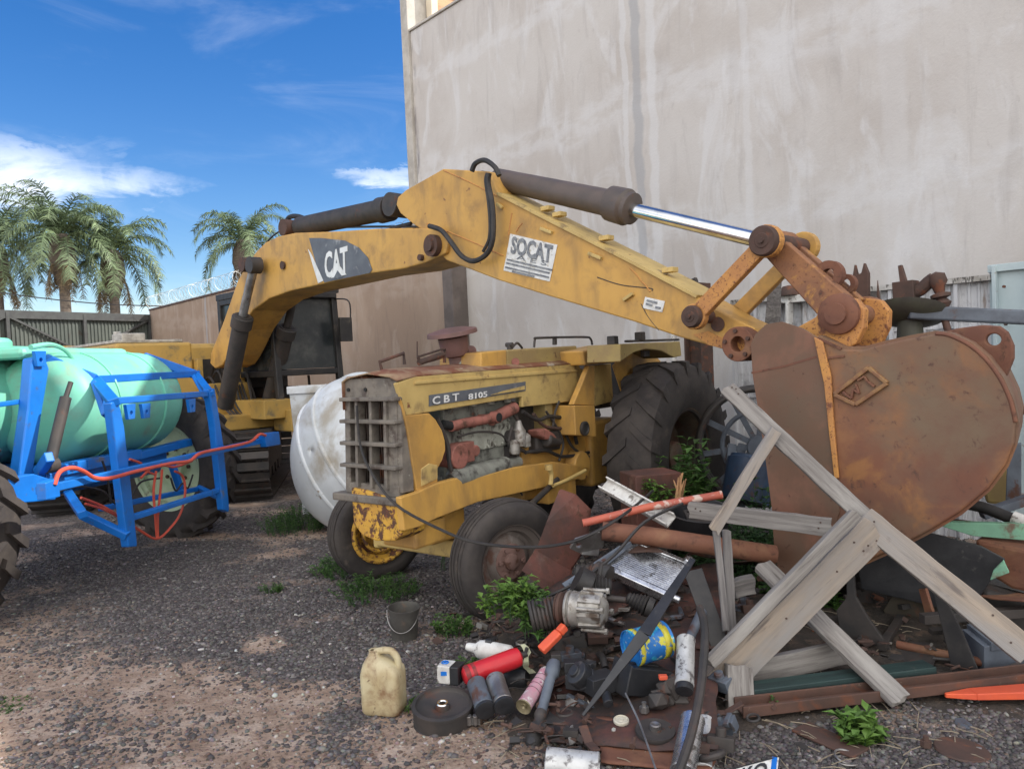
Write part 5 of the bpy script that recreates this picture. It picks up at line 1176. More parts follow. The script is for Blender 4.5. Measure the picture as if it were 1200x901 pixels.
# old spoked wheel
ow = P(888, 522, 6.7); on = V((-.25, -.97, 0)).normalized()
w_ = thing('spoked_wheel', 'old dark iron wheel with blue-grey spokes leaning behind the timber frame', 'wheel', V((ow.x, ow.y, 0)))
mb = MB(); mb.ring(ow, on, .50, .035, 48, 8); mb.ring(ow+on*.12, on, .50, .025, 48, 8); obj('rim', mb, m_dark, w_)
mb = MB(); mb.ring(ow, on, .30, .022, 40, 8); mb.cyl(ow-on*.08, ow+on*.14, .09, .09, 20)
x = on.orthogonal().normalized(); y = on.cross(x)
for k in range(10):
    t = 2*math.pi*k/10; d = x*math.cos(t)+y*math.sin(t); mb.beam(ow+d*.08, ow+d*.49, .05, .02, on)
obj('spoke', mb, m_bluegrey, w_)
mb = MB(); mb.lathe([(.0, 0), (.20, .0), (.21, .35), (.19, .36), (.19, .38), (.0, .38)], P(872, 560, 6.5)-Z*.2, (.3, .2, 1), 24); tag(obj('drum', mb, M('dull_blue_drum', (.035, .065, .12), (.03, .045, .08), 5, over=[(RUST2, 9, .64, .06)], rough=.5)), 'small dull blue drum at the foot of the spoked wheel', 'drum')
# blue pallet scraps under the wheel
mb = MB(); 
for i in range(3): mb.beam(P(850+i*9, 600-i*3, 6.6), P(858+i*12, 520, 6.75), .07, .02, V((0, -1, 0)))
tag(obj('slatted_crate_side', mb, m_bluegrey), 'blue-grey slats standing against the spoked wheel', 'slats')
# stakes and rusty irons standing behind the bucket
pl5 = Pl(1, 1, 5.75)
def stake(pts, mat, label, name='stake', t=.05, d=0, cat='stake'):
    pl = pl5.off(d); mb = MB(); mb.prism([pl(*p) for p in pts], NN*t); tag(obj(name, mb, mat, bevel=.004), label, cat)
stake([(896, 378), (899, 345), (903, 327), (908, 323), (913, 328), (912, 350), (911, 420), (894, 420)], m_wood3, 'weathered stake with pointed tip showing inside the triangle of the link arms')
stake([(1000, 420), (998, 330), (1001, 310), (1004, 322), (1009, 320), (1012, 308), (1017, 320), (1018, 420)], m_rust_dark, 'rusty forked iron post behind the bucket hinge, two prongs on top', 'iron_post', cat='post')
stake([(1017, 420), (1019, 344), (1029, 340), (1038, 400), (1040, 420)], m_wood3, 'tapered grey wooden stake right of the forked iron post', d=.1)
stake([(1027, 345), (1028, 328), (1030, 345), (1040, 420), (1037, 420)], m_rust_dark, 'thin rusty spike leaning against the tapered grey stake', 'iron_spike', t=.02, cat='spike')
# white T post with lamp housing
mb = MB(); pl = PF.off(-.12); mb.beam(pl(925, 353), pl(925, 420), .10, .03, EW); mb.beam(pl(908, 352), pl(958, 348), .06, .07); tag(obj('fence_support', mb, m_wpl, bevel=.004), 'white T-shaped support on the fence behind the link arms', 'support')
mb = MB(); mb.lathe([(.10, 0), (.10, .03), (.06, .09), (0, .10)], pl(925, 350)+Z*.03, Z, 16); tag(obj('insulator', mb, m_rust_dark), 'small brown domed knob on top of the white T-shaped support', 'knob')
# rusty implement head with ball joint and disc
im = thing('plough_head', 'rusty implement head with spike, side arm and dark disc above the bucket', 'implement', (pl5(1075, 420).x, pl5(1075, 420).y, 0), E)
pl = pl5.off(-.25)
mb = MB(); mb.beam(pl(1061, 330), pl(1064, 372), .13, .13, E); mb.beam(pl(1055, 311), pl(1060, 334), .025, .03, NN, .04, .05); mb.tube([pl(1066, 345), pl(1078, 340), pl(1088, 331), pl(1095, 326)], .042, 10); obj('head_casting', mb, m_rust_dark, im, bevel=.006)
mb = MB(); mb.lathe([(.0, -.02), (.05, 0), (.058, .05), (.04, .08), (.03, .12), (.06, .13), (.06, .15), (.03, .16), (.055, .19), (.03, .23)], pl(1097, 322), pl(1103, 350)-pl(1097, 322), 18); mb.cyl(pl(1099, 345), pl(1113, 395), .022, .022, 10); obj('ball_joint', mb, m_rust_dark, im)
mb = MB(); dc_ = pl(1066, 368); mb.lathe([(0, -.07), (.12, -.055), (.21, -.02), (.235, .02), (.22, .02), (.12, -.03), (0, -.045)], dc_, (.25, .3, 1), 32, caps=False); mb.cyl(dc_-Z*.35, dc_, .10, .07, 16); obj('disc', mb, M('olive_disc', (.07, .07, .05), (.05, .045, .04), 5, rough=.6), im)
mb = MB(); mb.prism([pl(*p) for p in ((1055, 364), (1080, 364), (1075, 372), (1068, 400), (1062, 430), (1048, 430), (1055, 395))], NN*.12); obj('stand_leg', mb, m_bluegrey, im, bevel=.008)
mb = MB(); q = pl(1070, 366)-NN*.1; mb.beam(q, P(1330, 378, 4.75), .10, .09); dbe = P(1330, 378, 4.75); mb.beam(V((dbe.x-.05, dbe.y, 0)), V((dbe.x-.05, dbe.y, dbe.z-.04)), .09, .09, E); tag(obj('drawbar', mb, m_bluegrey, bevel=.012), 'long dark blue-grey square bar running to the right edge above the bucket', 'bar')
# ------------- machinery scrap right of the bucket
def slab2(name, pts, Y0, Y1, t, mat, label, cat, bevel=.004, up=None):
    """a plate through pixels, its depth running from Y0 at the first to Y1 at the last of its width"""
    xsn = [p[0] for p in pts]; a, b = min(xsn), max(xsn)
    pp = [P(p[0], p[1], Y0+(Y1-Y0)*(p[0]-a)/max(1, b-a)) for p in pts]
    n = V((0, 0, 0))
    for i in range(len(pp)): n += (pp[i]-pp[0]).cross(pp[(i+1) % len(pp)]-pp[0])
    n.normalize()
    if n.dot(pp[0]-CAM) < 0: n = -n
    mb = MB(); mb.prism(pp, n*t); return tag(obj(name, mb, mat, bevel=bevel), label, cat)
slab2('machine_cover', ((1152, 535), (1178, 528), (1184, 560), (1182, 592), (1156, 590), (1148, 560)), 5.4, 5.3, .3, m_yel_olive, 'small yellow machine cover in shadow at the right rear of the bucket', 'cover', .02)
slab2('upright_channel', ((1181, 520), (1197, 520), (1197, 595), (1178, 595)), 5.1, 5.05, .08, m_bluegrey, 'blue-grey upright channel at the right edge behind the bucket', 'channel')
mb = MB(); rpe = P(1260, 484, 5.0); mb.tube([P(1186, 480, 5.3), rpe, V((rpe.x+.12, rpe.y, rpe.z-.1)), V((rpe.x+.12, rpe.y, 0))], .03, 12, False); tag(obj('red_pipe', mb, m_rust_red), 'short dull red pipe entering from the right edge behind the bucket', 'pipe')
mb = MB(); mb.tube([P(1118, 588, 4.6), P(1150, 594, 4.5), P(1182, 606, 4.4), P(1240, 628, 4.2)], .034, 12); pp = obj('black_pipe', mb, m_hose); tag(pp, 'thick black pipe with a pale end sleeve over the green bar', 'pipe')
mb = MB(); mb.tube([P(1187, 606, 4.37), P(1215, 617, 4.28), P(1240, 627, 4.2)], .038, 12); obj('sleeve', mb, m_wpl, pp)
mb = MB(); mb.beam(P(1150, 603, 4.8), P(1250, 570, 4.7), .09, .05); tag(obj('angle_iron', mb, m_bluegrey, bevel=.004), 'pale blue-grey angle iron crossing behind the thick black pipe', 'angle iron')
slab2('green_bar', ((1085, 611), (1200, 614), (1260, 616), (1260, 640), (1200, 633), (1140, 628)), 4.45, 4.2, .05, m_greenp, 'pale green painted steel bar right of the bucket bottom', 'bar')
slab2('rusty_bar', ((1100, 606), (1190, 618), (1192, 622), (1098, 612)), 4.6, 4.4, .03, m_rust_dark, 'thin rusty bar lying behind the green bar', 'bar')
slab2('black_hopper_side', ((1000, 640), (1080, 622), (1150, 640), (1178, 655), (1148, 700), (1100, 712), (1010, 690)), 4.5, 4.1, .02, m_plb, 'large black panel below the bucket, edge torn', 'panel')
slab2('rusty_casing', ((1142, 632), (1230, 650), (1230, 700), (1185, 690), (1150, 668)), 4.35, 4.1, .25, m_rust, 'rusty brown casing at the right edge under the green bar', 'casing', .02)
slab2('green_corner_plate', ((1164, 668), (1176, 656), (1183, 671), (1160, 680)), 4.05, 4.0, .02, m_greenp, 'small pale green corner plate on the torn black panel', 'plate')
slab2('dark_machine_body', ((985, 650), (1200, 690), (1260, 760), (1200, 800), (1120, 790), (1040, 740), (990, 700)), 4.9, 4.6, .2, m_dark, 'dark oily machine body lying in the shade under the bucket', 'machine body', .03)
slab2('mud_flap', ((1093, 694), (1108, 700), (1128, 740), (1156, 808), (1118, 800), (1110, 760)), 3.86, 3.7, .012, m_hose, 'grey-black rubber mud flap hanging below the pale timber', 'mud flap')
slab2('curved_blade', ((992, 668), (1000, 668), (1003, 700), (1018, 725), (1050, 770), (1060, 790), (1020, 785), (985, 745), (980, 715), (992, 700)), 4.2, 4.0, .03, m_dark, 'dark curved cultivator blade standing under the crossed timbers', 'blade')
slab2('olive_plate', ((1035, 715), (1060, 675), (1100, 690), (1120, 760), (1060, 755)), 4.5, 4.3, .02, M('olive_brown_plate', (.075, .06, .04), (.05, .045, .035), 6, over=[(RUST, 8, .64, .08)], rough=.7), 'olive brown bent plate in the shadow under the timber', 'plate')
slab2('rusty_flat', ((1076, 690), (1084, 689), (1094, 722), (1086, 728)), 4.2, 4.1, .02, m_rust, 'short rusty flat iron on the olive plate', 'flat iron')
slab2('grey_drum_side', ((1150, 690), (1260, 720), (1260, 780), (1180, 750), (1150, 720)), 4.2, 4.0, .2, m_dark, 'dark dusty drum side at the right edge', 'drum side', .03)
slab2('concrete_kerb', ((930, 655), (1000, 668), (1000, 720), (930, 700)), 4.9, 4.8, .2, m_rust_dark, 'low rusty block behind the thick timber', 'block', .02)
# ================================================================== timber frame
tfm = thing('timber_frame', 'broken A-shaped frame of grey weathered timber leaning on the bucket', 'timber frame', V((.9, 3.8, 0)))
def tb(name, a, b, w, h, mat=m_wood, par=tfm, up=(0, -1, 0)): return board(name, P(*a), P(*b), w, h, mat, par, up, .004)
# plank widths are measured along the direction seen by the camera
long1 = tb('long_plank', (852, 455, 4.40), (1018, 610, 3.90), .09, .04)
long2 = tb('long_plank', (1010, 606, 3.83), (1204, 764, 3.42), .125, .04, m_wood2)
thick = tb('thick_beam', (1022, 619, 3.80), (838, 804, 3.66), .165, .08, m_wood2)
edge_ = tb('split_batten', (1002, 602, 3.72), (832, 776, 3.60), .06, .04, m_wood)
brace = tb('brace', (909, 504, 4.15), (836, 622, 4.02), .062, .03, m_wood2)
low = tb('cross_board', (808, 597, 4.5), (975, 618, 3.96), .095, .04)
# boards of the broken lower pallet
b1 = thing('pallet_remains', 'grey boards of a broken pallet on the rusty channel, under the leaning timber', 'pallet', V((1.3, 3.8, 0)))
tb('board', (893, 662, 4.15), (1055, 820, 3.45), .11, .03, m_wood3 if False else m_wood, b1, (0, -.6, 1))
tb('board', (876, 786, 3.74), (992, 762, 3.86), .12, .035, m_wood, b1)
tb('board', (866, 780, 3.60), (868, 848, 3.50), .125, .05, m_wood, b1)
mb = MB()
tag(tb('upright_lath', (838, 612, 4.15), (851, 740, 3.85), .036, .02, m_wood3, None), 'thin grey lath hanging down from the cross board end', 'lath')
tag(tb('upright_lath', (851, 620, 4.2), (858, 745, 3.9), .048, .02, m_wood3, None), 'wider dark lath just right of the thin grey one', 'lath')
tag(tb('wood_offcut', (858, 690, 4.1), (884, 684, 4.1), .09, .07, m_wood3, None), 'short grey wood offcut in the shade left of the thick beam', 'offcut')
# base members
a, b = P(868, 868, 3.45), P(1230, 782, 3.66); a.z = .05; b.z = .06
mb = MB(); mb.beam(a, b, .10, .012); mb.beam(a+V((-.01, .05, .02)), b+V((-.01, .05, .02)), .012, .05); mb.beam(a+V((.0, -.05, .02)), b+V((.0, -.05, .02)), .012, .05)
tag(obj('rusty_channel', mb, M('dull_brown_steel', (.12, .062, .045), (.08, .048, .038), 4, over=[(RUST, 6, .6, .08), ((.2, .15, .12), 30, .7, .04)], rough=.8, bump=.3), bevel=.003), 'long rusty steel channel on the gravel at bottom right', 'channel')
a, b = P(880, 852, 3.58), P(1090, 796, 3.72); a.z = .09; b.z = .10
tag(board('green_board', a, b, .10, .04, m_dgreen, None, (0, 0, 1)), 'dark green wet board lying behind the rusty channel', 'board')
mb = MB(); pts = [P(1108, 829, 3.5), P(1140, 819, 3.5), P(1230, 800, 3.5)]
for q in pts: q.z = .06
mb.beam(pts[0], pts[1], .015, .02, (0, 0, 1), .07, .03); mb.beam(pts[1], pts[2], .07, .03, (0, 0, 1), .10, .04); tag(obj('orange_bar', mb, m_orange, bevel=.004), 'bright orange painted bar on the gravel at the right edge', 'bar')
a, b = P(938, 868, 3.35), P(1010, 905, 3.1); a.z = b.z = .02
tag(board('rusty_strip', a, b, .12, .012, m_rust_dark, None), 'flat rusty strip lying on gravel beside the bright green weed', 'strip')
random.seed(4)
m_nail = M('rusty_nail', (.08, .05, .04), rough=.7, bump=0)
for par, a, b, n in ((long1, (852, 455, 4.40), (1018, 610, 3.90), 5), (long2, (1010, 606, 3.83), (1204, 764, 3.42), 7), (thick, (1022, 619, 3.80), (838, 804, 3.66), 6), (low, (808, 597, 4.5), (975, 618, 3.96), 4)):
    A, B = P(*a), P(*b); ax_ = (B-A).normalized(); toC = (CAM-A.lerp(B, .5)); toC = (toC-ax_*toC.dot(ax_)).normalized()
    wdt = {long1: .09, long2: .125, thick: .165, low: .095}[par]; hh = {long1: .04, long2: .04, thick: .08, low: .04}[par]
    x_ = ax_.cross(V((0, -1, 0))).normalized(); z_ = x_.cross(ax_).normalized(); sg = 1 if z_.dot(toC) > 0 else -1
    mb = MB()
    for k in range(n):
        t = random.choice([random.uniform(.02, .12), random.uniform(.88, .98), random.uniform(.1, .9)]); q = A.lerp(B, t)+x_*random.uniform(-.38, .38)*wdt+z_*sg*hh*.5; mb.cyl(q-z_*.004, q+z_*sg*.003, .005, .005, 8)
    obj('nail', mb, m_nail, par)
# ================================================================== SCRAP PILE IN FRONT
def sheet(name, pts, mat, label, cat='sheet', t=.006, bevel=.002, dent=.0, sub=0):
    """bent plate: pts are (px, py, height)"""
    pp = [H(*p) for p in pts]; mb = MB(); mb.prism(pp, V((0, 0, -t))); return tag(obj(name, mb, mat, bevel=bevel), label, cat)
def gridsheet(name, quad, mat, label, nu=14, nv=14, amp=.02, seed=0, cat='sheet', t=.006):
    a, b, c, d = [H(*p) if p[2] is not None else None for p in quad]; vs = []; 
    for j in range(nv+1):
        for i in range(nu+1):
            u, v = i/nu, j/nv; p = a.lerp(b, u).lerp(d.lerp(c, u), v)
            e = mn.fractal(V((p.x*4+seed, p.y*4, p.z*4)), 1, 2, 3)*amp
            s_ = 1 if 0 < i < nu and 0 < j < nv else .6
            vs.append(p+V((random.uniform(-1, 1)*.004*(1-s_)*4, 0, e)))
    mb = MB(); mb.add(vs, [(j*(nu+1)+i, j*(nu+1)+i+1, (j+1)*(nu+1)+i+1, (j+1)*(nu+1)+i) for j in range(nv) for i in range(nu)], True)
    return tag(obj(name, mb, mat, solid=t), label, cat)
m_sheet = M('oily_rusty_sheet', (.135, .052, .040), (.065, .036, .031), 4, over=[((.19, .10, .075), 7, .64, .07), ((.035, .028, .026), 2.6, .50, .12), (RUST2, 20, .58, .08), ((.03, .025, .023), 40, .64, .05)], rough=.7, bump=.4)
gridsheet('rusty_sheet', ((655, 745, .10), (838, 735, .22), (842, 880, .06), (640, 868, .03)), m_sheet, 'large red-brown rusty sheet under the cans and the black disc', amp=.02, seed=1)
gridsheet('rusty_sheet', ((700, 655, .36), (860, 665, .34), (850, 760, .20), (655, 745, .16)), m_sheet, 'rusty sheet sloping down below the silver finned radiator', amp=.03, seed=4)
gridsheet('rusty_sheet', ((700, 840, .05), (845, 850, .05), (835, 905, .02), (705, 893, .02)), m_rust, 'thin rusty plate at the bottom edge beside the silver can', amp=.01, seed=6)
# folded rusty guard leaning on the front wheel
mb = MB(); q = [P(655, 574, 4.9), P(672, 580, 4.92), P(690, 598, 4.95), P(686, 640, 4.9), P(668, 668, 4.8), P(628, 644, 4.72), P(640, 612, 4.75)]
mb.prism(q, V((.02, .03, 0))); q2 = [P(627, 643, 4.72), P(668, 668, 4.8), P(664, 690, 4.7), P(640, 694, 4.6), P(611, 668, 4.55)]
mb.prism(q2, V((.02, .03, 0)))
tag(obj('bent_guard', mb, m_rust_red, bevel=.004), 'folded red rusty sheet guard leaning against the tractor front wheel', 'guard')
gridsheet('rusty_sheet', ((640, 690, .30), (705, 650, .45), (745, 700, .30), (670, 760, .12)), m_sheet, 'crumpled rusty sheet under the alternator', amp=.03, seed=9)
mb = MB(); mb.box(P(763, 592, 5.6), (.36, .30, .50), Matrix.Rotation(.25, 3, 'Z')); tag(obj('brown_box', mb, m_rust_red, bevel=.01), 'reddish brown steel box behind the white channel, in front of the big tyre', 'box')
mb = MB(); a, b = P(708, 568, 4.95), P(787, 612, 4.55); d = (b-a).normalized(); mb.beam(a, b, .085, .012, V((-.2, -.8, .6))); s_ = d.cross(V((-.2, -.8, .6))).normalized(); u_ = s_.cross(d); mb.beam(a+s_*.04+u_*.02, b+s_*.04+u_*.02, .01, .045, u_); mb.beam(a-s_*.04+u_*.02, b-s_*.04+u_*.02, .01, .045, u_)
tag(obj('white_channel', mb, m_wpl, bevel=.002), 'white painted steel channel lying across the top of the scrap pile', 'channel')
mb = MB(); mb.tube([P(683, 613, 4.55), P(720, 604, 4.55), P(760, 594, 4.55), P(843, 580, 4.55)], .024, 14, False); mb.cyl(P(843, 580, 4.55), P(846, 579.5, 4.55), .026, .026, 14)
m_rp = M('orange_red_pipe', (.50, .12, .07), (.38, .10, .07), 5, over=[((.55, .42, .36), 14, .56, .05)], rough=.55)
tag(obj('red_pipe', mb, m_rp), 'flaking orange-red pipe on top of the scrap pile, end toward the timber', 'pipe')
mb = MB(); mb.tube([P(706, 622, 4.5), P(760, 628, 4.45), P(840, 640, 4.4), P(908, 650, 4.4)], .055, 20, False); tag(obj('rusty_pipe', mb, m_rust), 'thick brown rusty pipe lying across the pile to the bucket', 'pipe')
mb = MB(); c = P(818, 600, 4.85); mb.lathe([(.15, -.2), (.21, 0), (.22, .02), (.20, .02), (.195, 0), (.14, -.18), (0, -.18)], c, (0.05, -.2, 1), 36, caps=False); tag(obj('black_tub', mb, m_plb), 'round black tub half hidden behind the orange-red pipe', 'tub')
mb = MB(); mb.box(c+V((.02, -.02, -.03)), (.20, .18, .02), Matrix.Rotation(.3, 3, 'X')); mb.tube([c+V((-.08, -.05, .02)), c+V((0, -.1, .04)), c+V((.08, -.05, .02))], .012, 6); tag(obj('battery_lid', mb, m_dark, bevel=.004), 'dark flat lid resting in the round black tub', 'lid')
random.seed(31)
mb = MB()
for k in range(12):
    a = P(795+random.uniform(-3, 3), 586, 5.0+random.uniform(-.03, .03)); mb.beam(a, P(798+random.uniform(-9, 6), 555+random.uniform(-3, 8), 5.0+random.uniform(-.04, .04)), .016, .010, (0, -1, 0), .006, .004)
tag(obj('split_stump', mb, M('orange_splintered_wood', (.48, .27, .13), (.36, .2, .1), 3, (1, 1, 6), rough=.8)), 'splintered orange-brown wood end sticking up by the green weeds', 'wood')
# finned radiator
R0, R1, R2, R3 = P(705, 662, 4.35), P(738, 634, 4.5), P(806, 662, 4.42), P(783, 697, 4.2)
mb = MB(); nrm = (R1-R0).cross(R3-R0).normalized(); nrm = -nrm if nrm.z < 0 else nrm
mb.prism([R0, R1, R2, R3], -nrm*.05)
for k in range(18):
    t = (k+.5)/18; mb.beam(R0.lerp(R1, t)+nrm*.005, R3.lerp(R2, t)+nrm*.005, .006, .014, nrm)
rad = tag(obj('oil_cooler', mb, m_shiny), 'bright silver finned radiator lying flat in the middle of the pile', 'radiator')
mb = MB(); mb.beam(R0-nrm*.02, R3-nrm*.02, .035, .06, nrm); mb.beam(R1, R2, .03, .05, nrm); mb.cyl(R3, R3+(R3-R0).normalized()*.07, .02, .02, 12); mb.cyl(R2+nrm*.02, R2+nrm*.06, .03, .025, 12); obj('end_tank', mb, m_shiny, rad, bevel=.005)
mb = MB(); c = P(757, 655, 4.4); mb.prism([c+V((-.10, .02, .03)), c+V((.0, -.04, .05)), c+V((.10, .0, .03)), c+V((.06, .07, .05)), c+V((-.02, .08, .06))], V((0, 0, .012))); tag(obj('bent_bracket', mb, m_rust_dark, bevel=.003), 'dark bent bracket lying on the silver radiator', 'bracket')
# grey bracket with hole
c = P(688, 634, 4.5); mb = MB(); ex_ = V((.97, .1, .15)).normalized(); ez_ = V((-.1, -.5, .86)).normalized()
po = [c+ex_*a+ez_*b for a, b in ((-.11, -.01), (-.07, .05), (.02, .06), (.08, .07), (.10, -.01), (.09, -.06), (-.06, -.06))]
mb.prism(po, ex_.cross(ez_)*.02, circ(c-ex_*.055, ex_.cross(ez_), .018, 12)); mb.beam(c-ex_*.04-ez_*.06, c+ex_*.06-ez_*.10, .03, .05)
tag(obj('grey_bracket', mb, m_steel, bevel=.003), 'pale grey steel bracket with a round hole above the CV joints', 'bracket')
mb = MB(); a, b = P(664, 690, 4.25), P(730, 642, 4.4); mb.beam(a, b, .09, .012, V((0, -.5, .8)), .05, .012); mb.beam(a+V((.02, 0, .02)), b+V((.05, .02, .02)), .02, .03)
tag(obj('steel_plate', mb, m_bluegrey, bevel=.003), 'tapered grey steel plate pointing down left across the pile', 'plate')
# cv joints with boots
def boot(mb, a, b, r0_, r1_, n=6):
    L_ = (b-a).length; pr = []
    for i in range(n*2+1): t = i/(n*2); r = r0_+(r1_-r0_)*t; pr.append((r*(1.08 if i % 2 else .86), L_*t))
    mb.lathe(pr, a, b-a, 24)
cv = thing('drive_shaft', 'grimy drive shaft with ribbed rubber boots in front of the alternator', 'drive shaft', V((.35, 4.1, 0)))
mb = MB(); mb.cyl(P(676, 678, 4.05), P(690, 686, 4.05), .075, .075, 24); boot(mb, P(690, 686, 4.05), P(716, 688, 4.05), .07, .04); obj('boot', mb, m_hose, cv)
mb = MB(); mb.tube([P(708, 700, 4.05), P(760, 706, 4.0)], .017, 12, False); obj('shaft', mb, m_dark, cv)
mb = MB(); boot(mb, P(735, 700, 4.03), P(758, 710, 3.98), .028, .055); mb.cyl(P(758, 710, 3.98), P(765, 713, 3.97), .055, .05, 20); obj('boot', mb, m_hose, cv)
mb = MB(); mb.cyl(P(698, 668, 4.3), P(714, 675, 4.25), .055, .06, 20); boot(mb, P(676, 672, 4.35), P(698, 672, 4.3), .05, .055, 4); mb.ring(P(706, 672, 4.27), V((1, -.4, 0)), .055, .012, 24, 6); tag(obj('cv_joint', mb, m_dark), 'black cylindrical joint head behind the drive shaft', 'joint')
# alternator
al = thing('alternator', 'grey cast aluminium alternator at the centre of the scrap pile', 'alternator', V((.38, 3.95, 0)))
a, b = P(665, 712, 3.88), P(712, 716, 3.80); d = (b-a).normalized(); L_ = (b-a).length
mb = MB(); mb.lathe([(.03, 0), (.085, .0), (.09, .012), (.075, .02), (.09, .03), (.085, .05), (.088, .075), (.08, .08), (.085, .15), (.08, .18), (.05, .205), (.02, .21)], a, d, 32)
x = d.orthogonal().normalized(); y = d.cross(x)
for k in range(8): t = 2*math.pi*k/8; q = (x*math.cos(t)+y*math.sin(t))*.086; mb.beam(a+d*.075+q, a+d*.19+q*.92, .022, .02, q)
obj('housing', mb, m_alu, al, bevel=.002)
mb = MB()
for k in (0, 2, 4, 6): t = 2*math.pi*k/8+.5; q = (x*math.cos(t)+y*math.sin(t))*.098; mb.cyl(a+d*.08+q, a+d*.21+q, .010, .010, 10); mb.cyl(a+d*.20+q, a+d*.215+q, .016, .016, 6)
obj('bolt', mb, m_alu, al)
mb = MB(); mb.lathe([(.02, -.06), (.07, -.055), (.055, -.04), (.07, -.025), (.05, -.01), (.05, 0)], a, d, 28); mb.ring(a-d*.035, d, .068, .010, 28, 6); obj('pulley', mb, m_rust_dark, al)
# coil spring behind
mb = MB(); a = P(622, 722, 3.95); b = P(662, 715, 3.95); d = (b-a).normalized(); x = d.orthogonal().normalized(); y = d.cross(x); mb.tube([a+d*(b-a).length*i/90+(x*math.cos(i*.62)+y*math.sin(i*.62))*.075 for i in range(91)], .010, 7, False); tag(obj('coil_spring', mb, m_dark, flip=False), 'rusty coil spring left of the alternator among the leaves', 'spring')
# orange tool
mb = MB(); a, b = P(634, 762, 3.75), P(655, 741, 3.8); mb.beam(a, b, .05, .035, (0, -.4, 1)); mb.beam(b, P(662, 733, 3.82), .04, .04); tag(obj('orange_tool', mb, m_orange, bevel=.008), 'short orange plastic handle above the red extinguisher', 'handle')
# telescopic strut / shock absorber
st_ = thing('drive_strut', 'long dark grey telescopic strut lying beside the pink can', 'strut', H(640, 830, 0))
a, b = P(650, 776, 3.72), P(623, 876, 3.32); d = b-a; mb = MB()
mb.lathe([(.030, 0), (.036, .02), (.036, .07), (.024, .09), (.024, d.length*.62)], a, d, 20); obj('tube', mb, m_bluegrey, st_)
mb = MB(); mb.lathe([(.028, d.length*.60), (.030, d.length*.66), (.024, d.length*.68), (.024, d.length*.74), (.040, d.length*.78), (.040, d.length*.93), (.025, d.length)], a, d, 20); mb.box(a-d.normalized()*.03, (.05, .06, .05)); obj('fork', mb, m_dark, st_, bevel=.004)
# bucket, jug, drum disc
def lathe_thing(name, prof, base, axis, mat, label, cat, n=36, caps=False, solid=0, x=None):
    mb = MB(); mb.lathe(prof, base, axis, n, caps); return tag(obj(name, mb, mat, solid=solid), label, cat)
bk_ = H(474, 747, 0)
pb = lathe_thing('paint_bucket', [(0, .003), (.080, 0), (.084, .06), (.086, .064), (.088, .13), (.098, .19), (.101, .192), (.101, .198), (.096, .198), (.092, .18), (.080, .01), (0, .01)], bk_, (.04, -.05, 1), M('grimy_grey_bucket', (.085, .08, .07), (.06, .055, .05), 9, over=[((.35, .34, .32), 40, .74, .02), ((.14, .09, .06), 9, .64, .08)], rough=.6), 'small grimy grey bucket with wire handle on the gravel', 'bucket', 40)
mb = MB(); mb.tube([bk_+V((.10*math.cos(t), -.10*math.sin(t)*1.05, .18-.115*math.sin(t))) for t in [math.pi*i/14 for i in range(15)]], .0028, 6); obj('wire_handle', mb, m_steel, pb, flip=False)
# jerry can
jc = thing('plastic_jug', 'dirty cream translucent plastic jug standing on the gravel', 'jug', H(451, 832, 0), (.97, -.22, 0))
fj = WM[jc]; 
def rrect(hx, hy, r, z, n=6, cx=0, cy=0):
    o = []
    for sx, sy, a0 in ((1, 1, 0), (-1, 1, 90), (-1, -1, 180), (1, -1, 270)):
        for i in range(n+1): t = R_(a0+90*i/n); o.append(V((cx+sx*(hx-r)+r*math.cos(t), cy+sy*(hy-r)+r*math.sin(t), z)))
    return o
secs = [(.088, .062, .025, 0), (.098, .070, .03, .012), (.100, .072, .03, .05), (.098, .070, .028, .09), (.1, .072, .03, .11), (.1, .072, .03, .19), (.095, .068, .03, .215)]
vs = []
for hx, hy, r, z in secs: vs += rrect(hx, hy, r, z)
nn_ = 28
# shoulder slopes up toward the neck corner
for (hx, hy, r, z, cx) in ((.075, .060, .03, .245, -.012), (.045, .045, .025, .268, -.030), (.028, .028, .02, .28, -.038), (.024, .024, .02, .30, -.040)): vs += rrect(hx, hy, r, z, 6, cx)
k = len(vs)//nn_; fs = [tuple(reversed(range(nn_)))]+[(j*nn_+i, j*nn_+(i+1) % nn_, (j+1)*nn_+(i+1) % nn_, (j+1)*nn_+i) for j in range(k-1) for i in range(nn_)]
mb = MB(); mb.add([fj @ v for v in vs], fs, True); body = obj('body', mb, m_can, jc)
mb = MB(); mb.tube([fj @ V(p) for p in ((.082, 0, .205), (.080, 0, .26), (.055, 0, .295), (.015, 0, .302), (-.035, 0, .292))], .017, 10); obj('handle', mb, m_can, jc, flip=False)
mb = MB(); mb.ring(fj @ V((-.04, 0, .30)), Z, .024, .004, 20, 6); obj('neck', mb, m_can, jc)
# brake drum disc lying on the ground
c = H(520, 846, 0)
bd_ = lathe_thing('brake_drum', [(.0, .0), (.140, 0), (.142, .005), (.142, .018), (.138, .02), (.140, .022), (.142, .085), (.146, .088), (.146, .1), (.128, .102), (.124, .085), (.120, .082), (.05, .075), (.035, .074), (.032, .095), (.018, .096), (.018, .06), (0, .06)], c, (.0, -.14, 1), m_dark, 'dark round brake drum lying flat beside the jug', 'brake drum', 48)
mb = MB(); q = c+V((0, -.014, .098)); mb.ring(q, (0, -.14, 1), .022, .006, 24, 6); obj('centre_ring', mb, m_chrome, bd_)
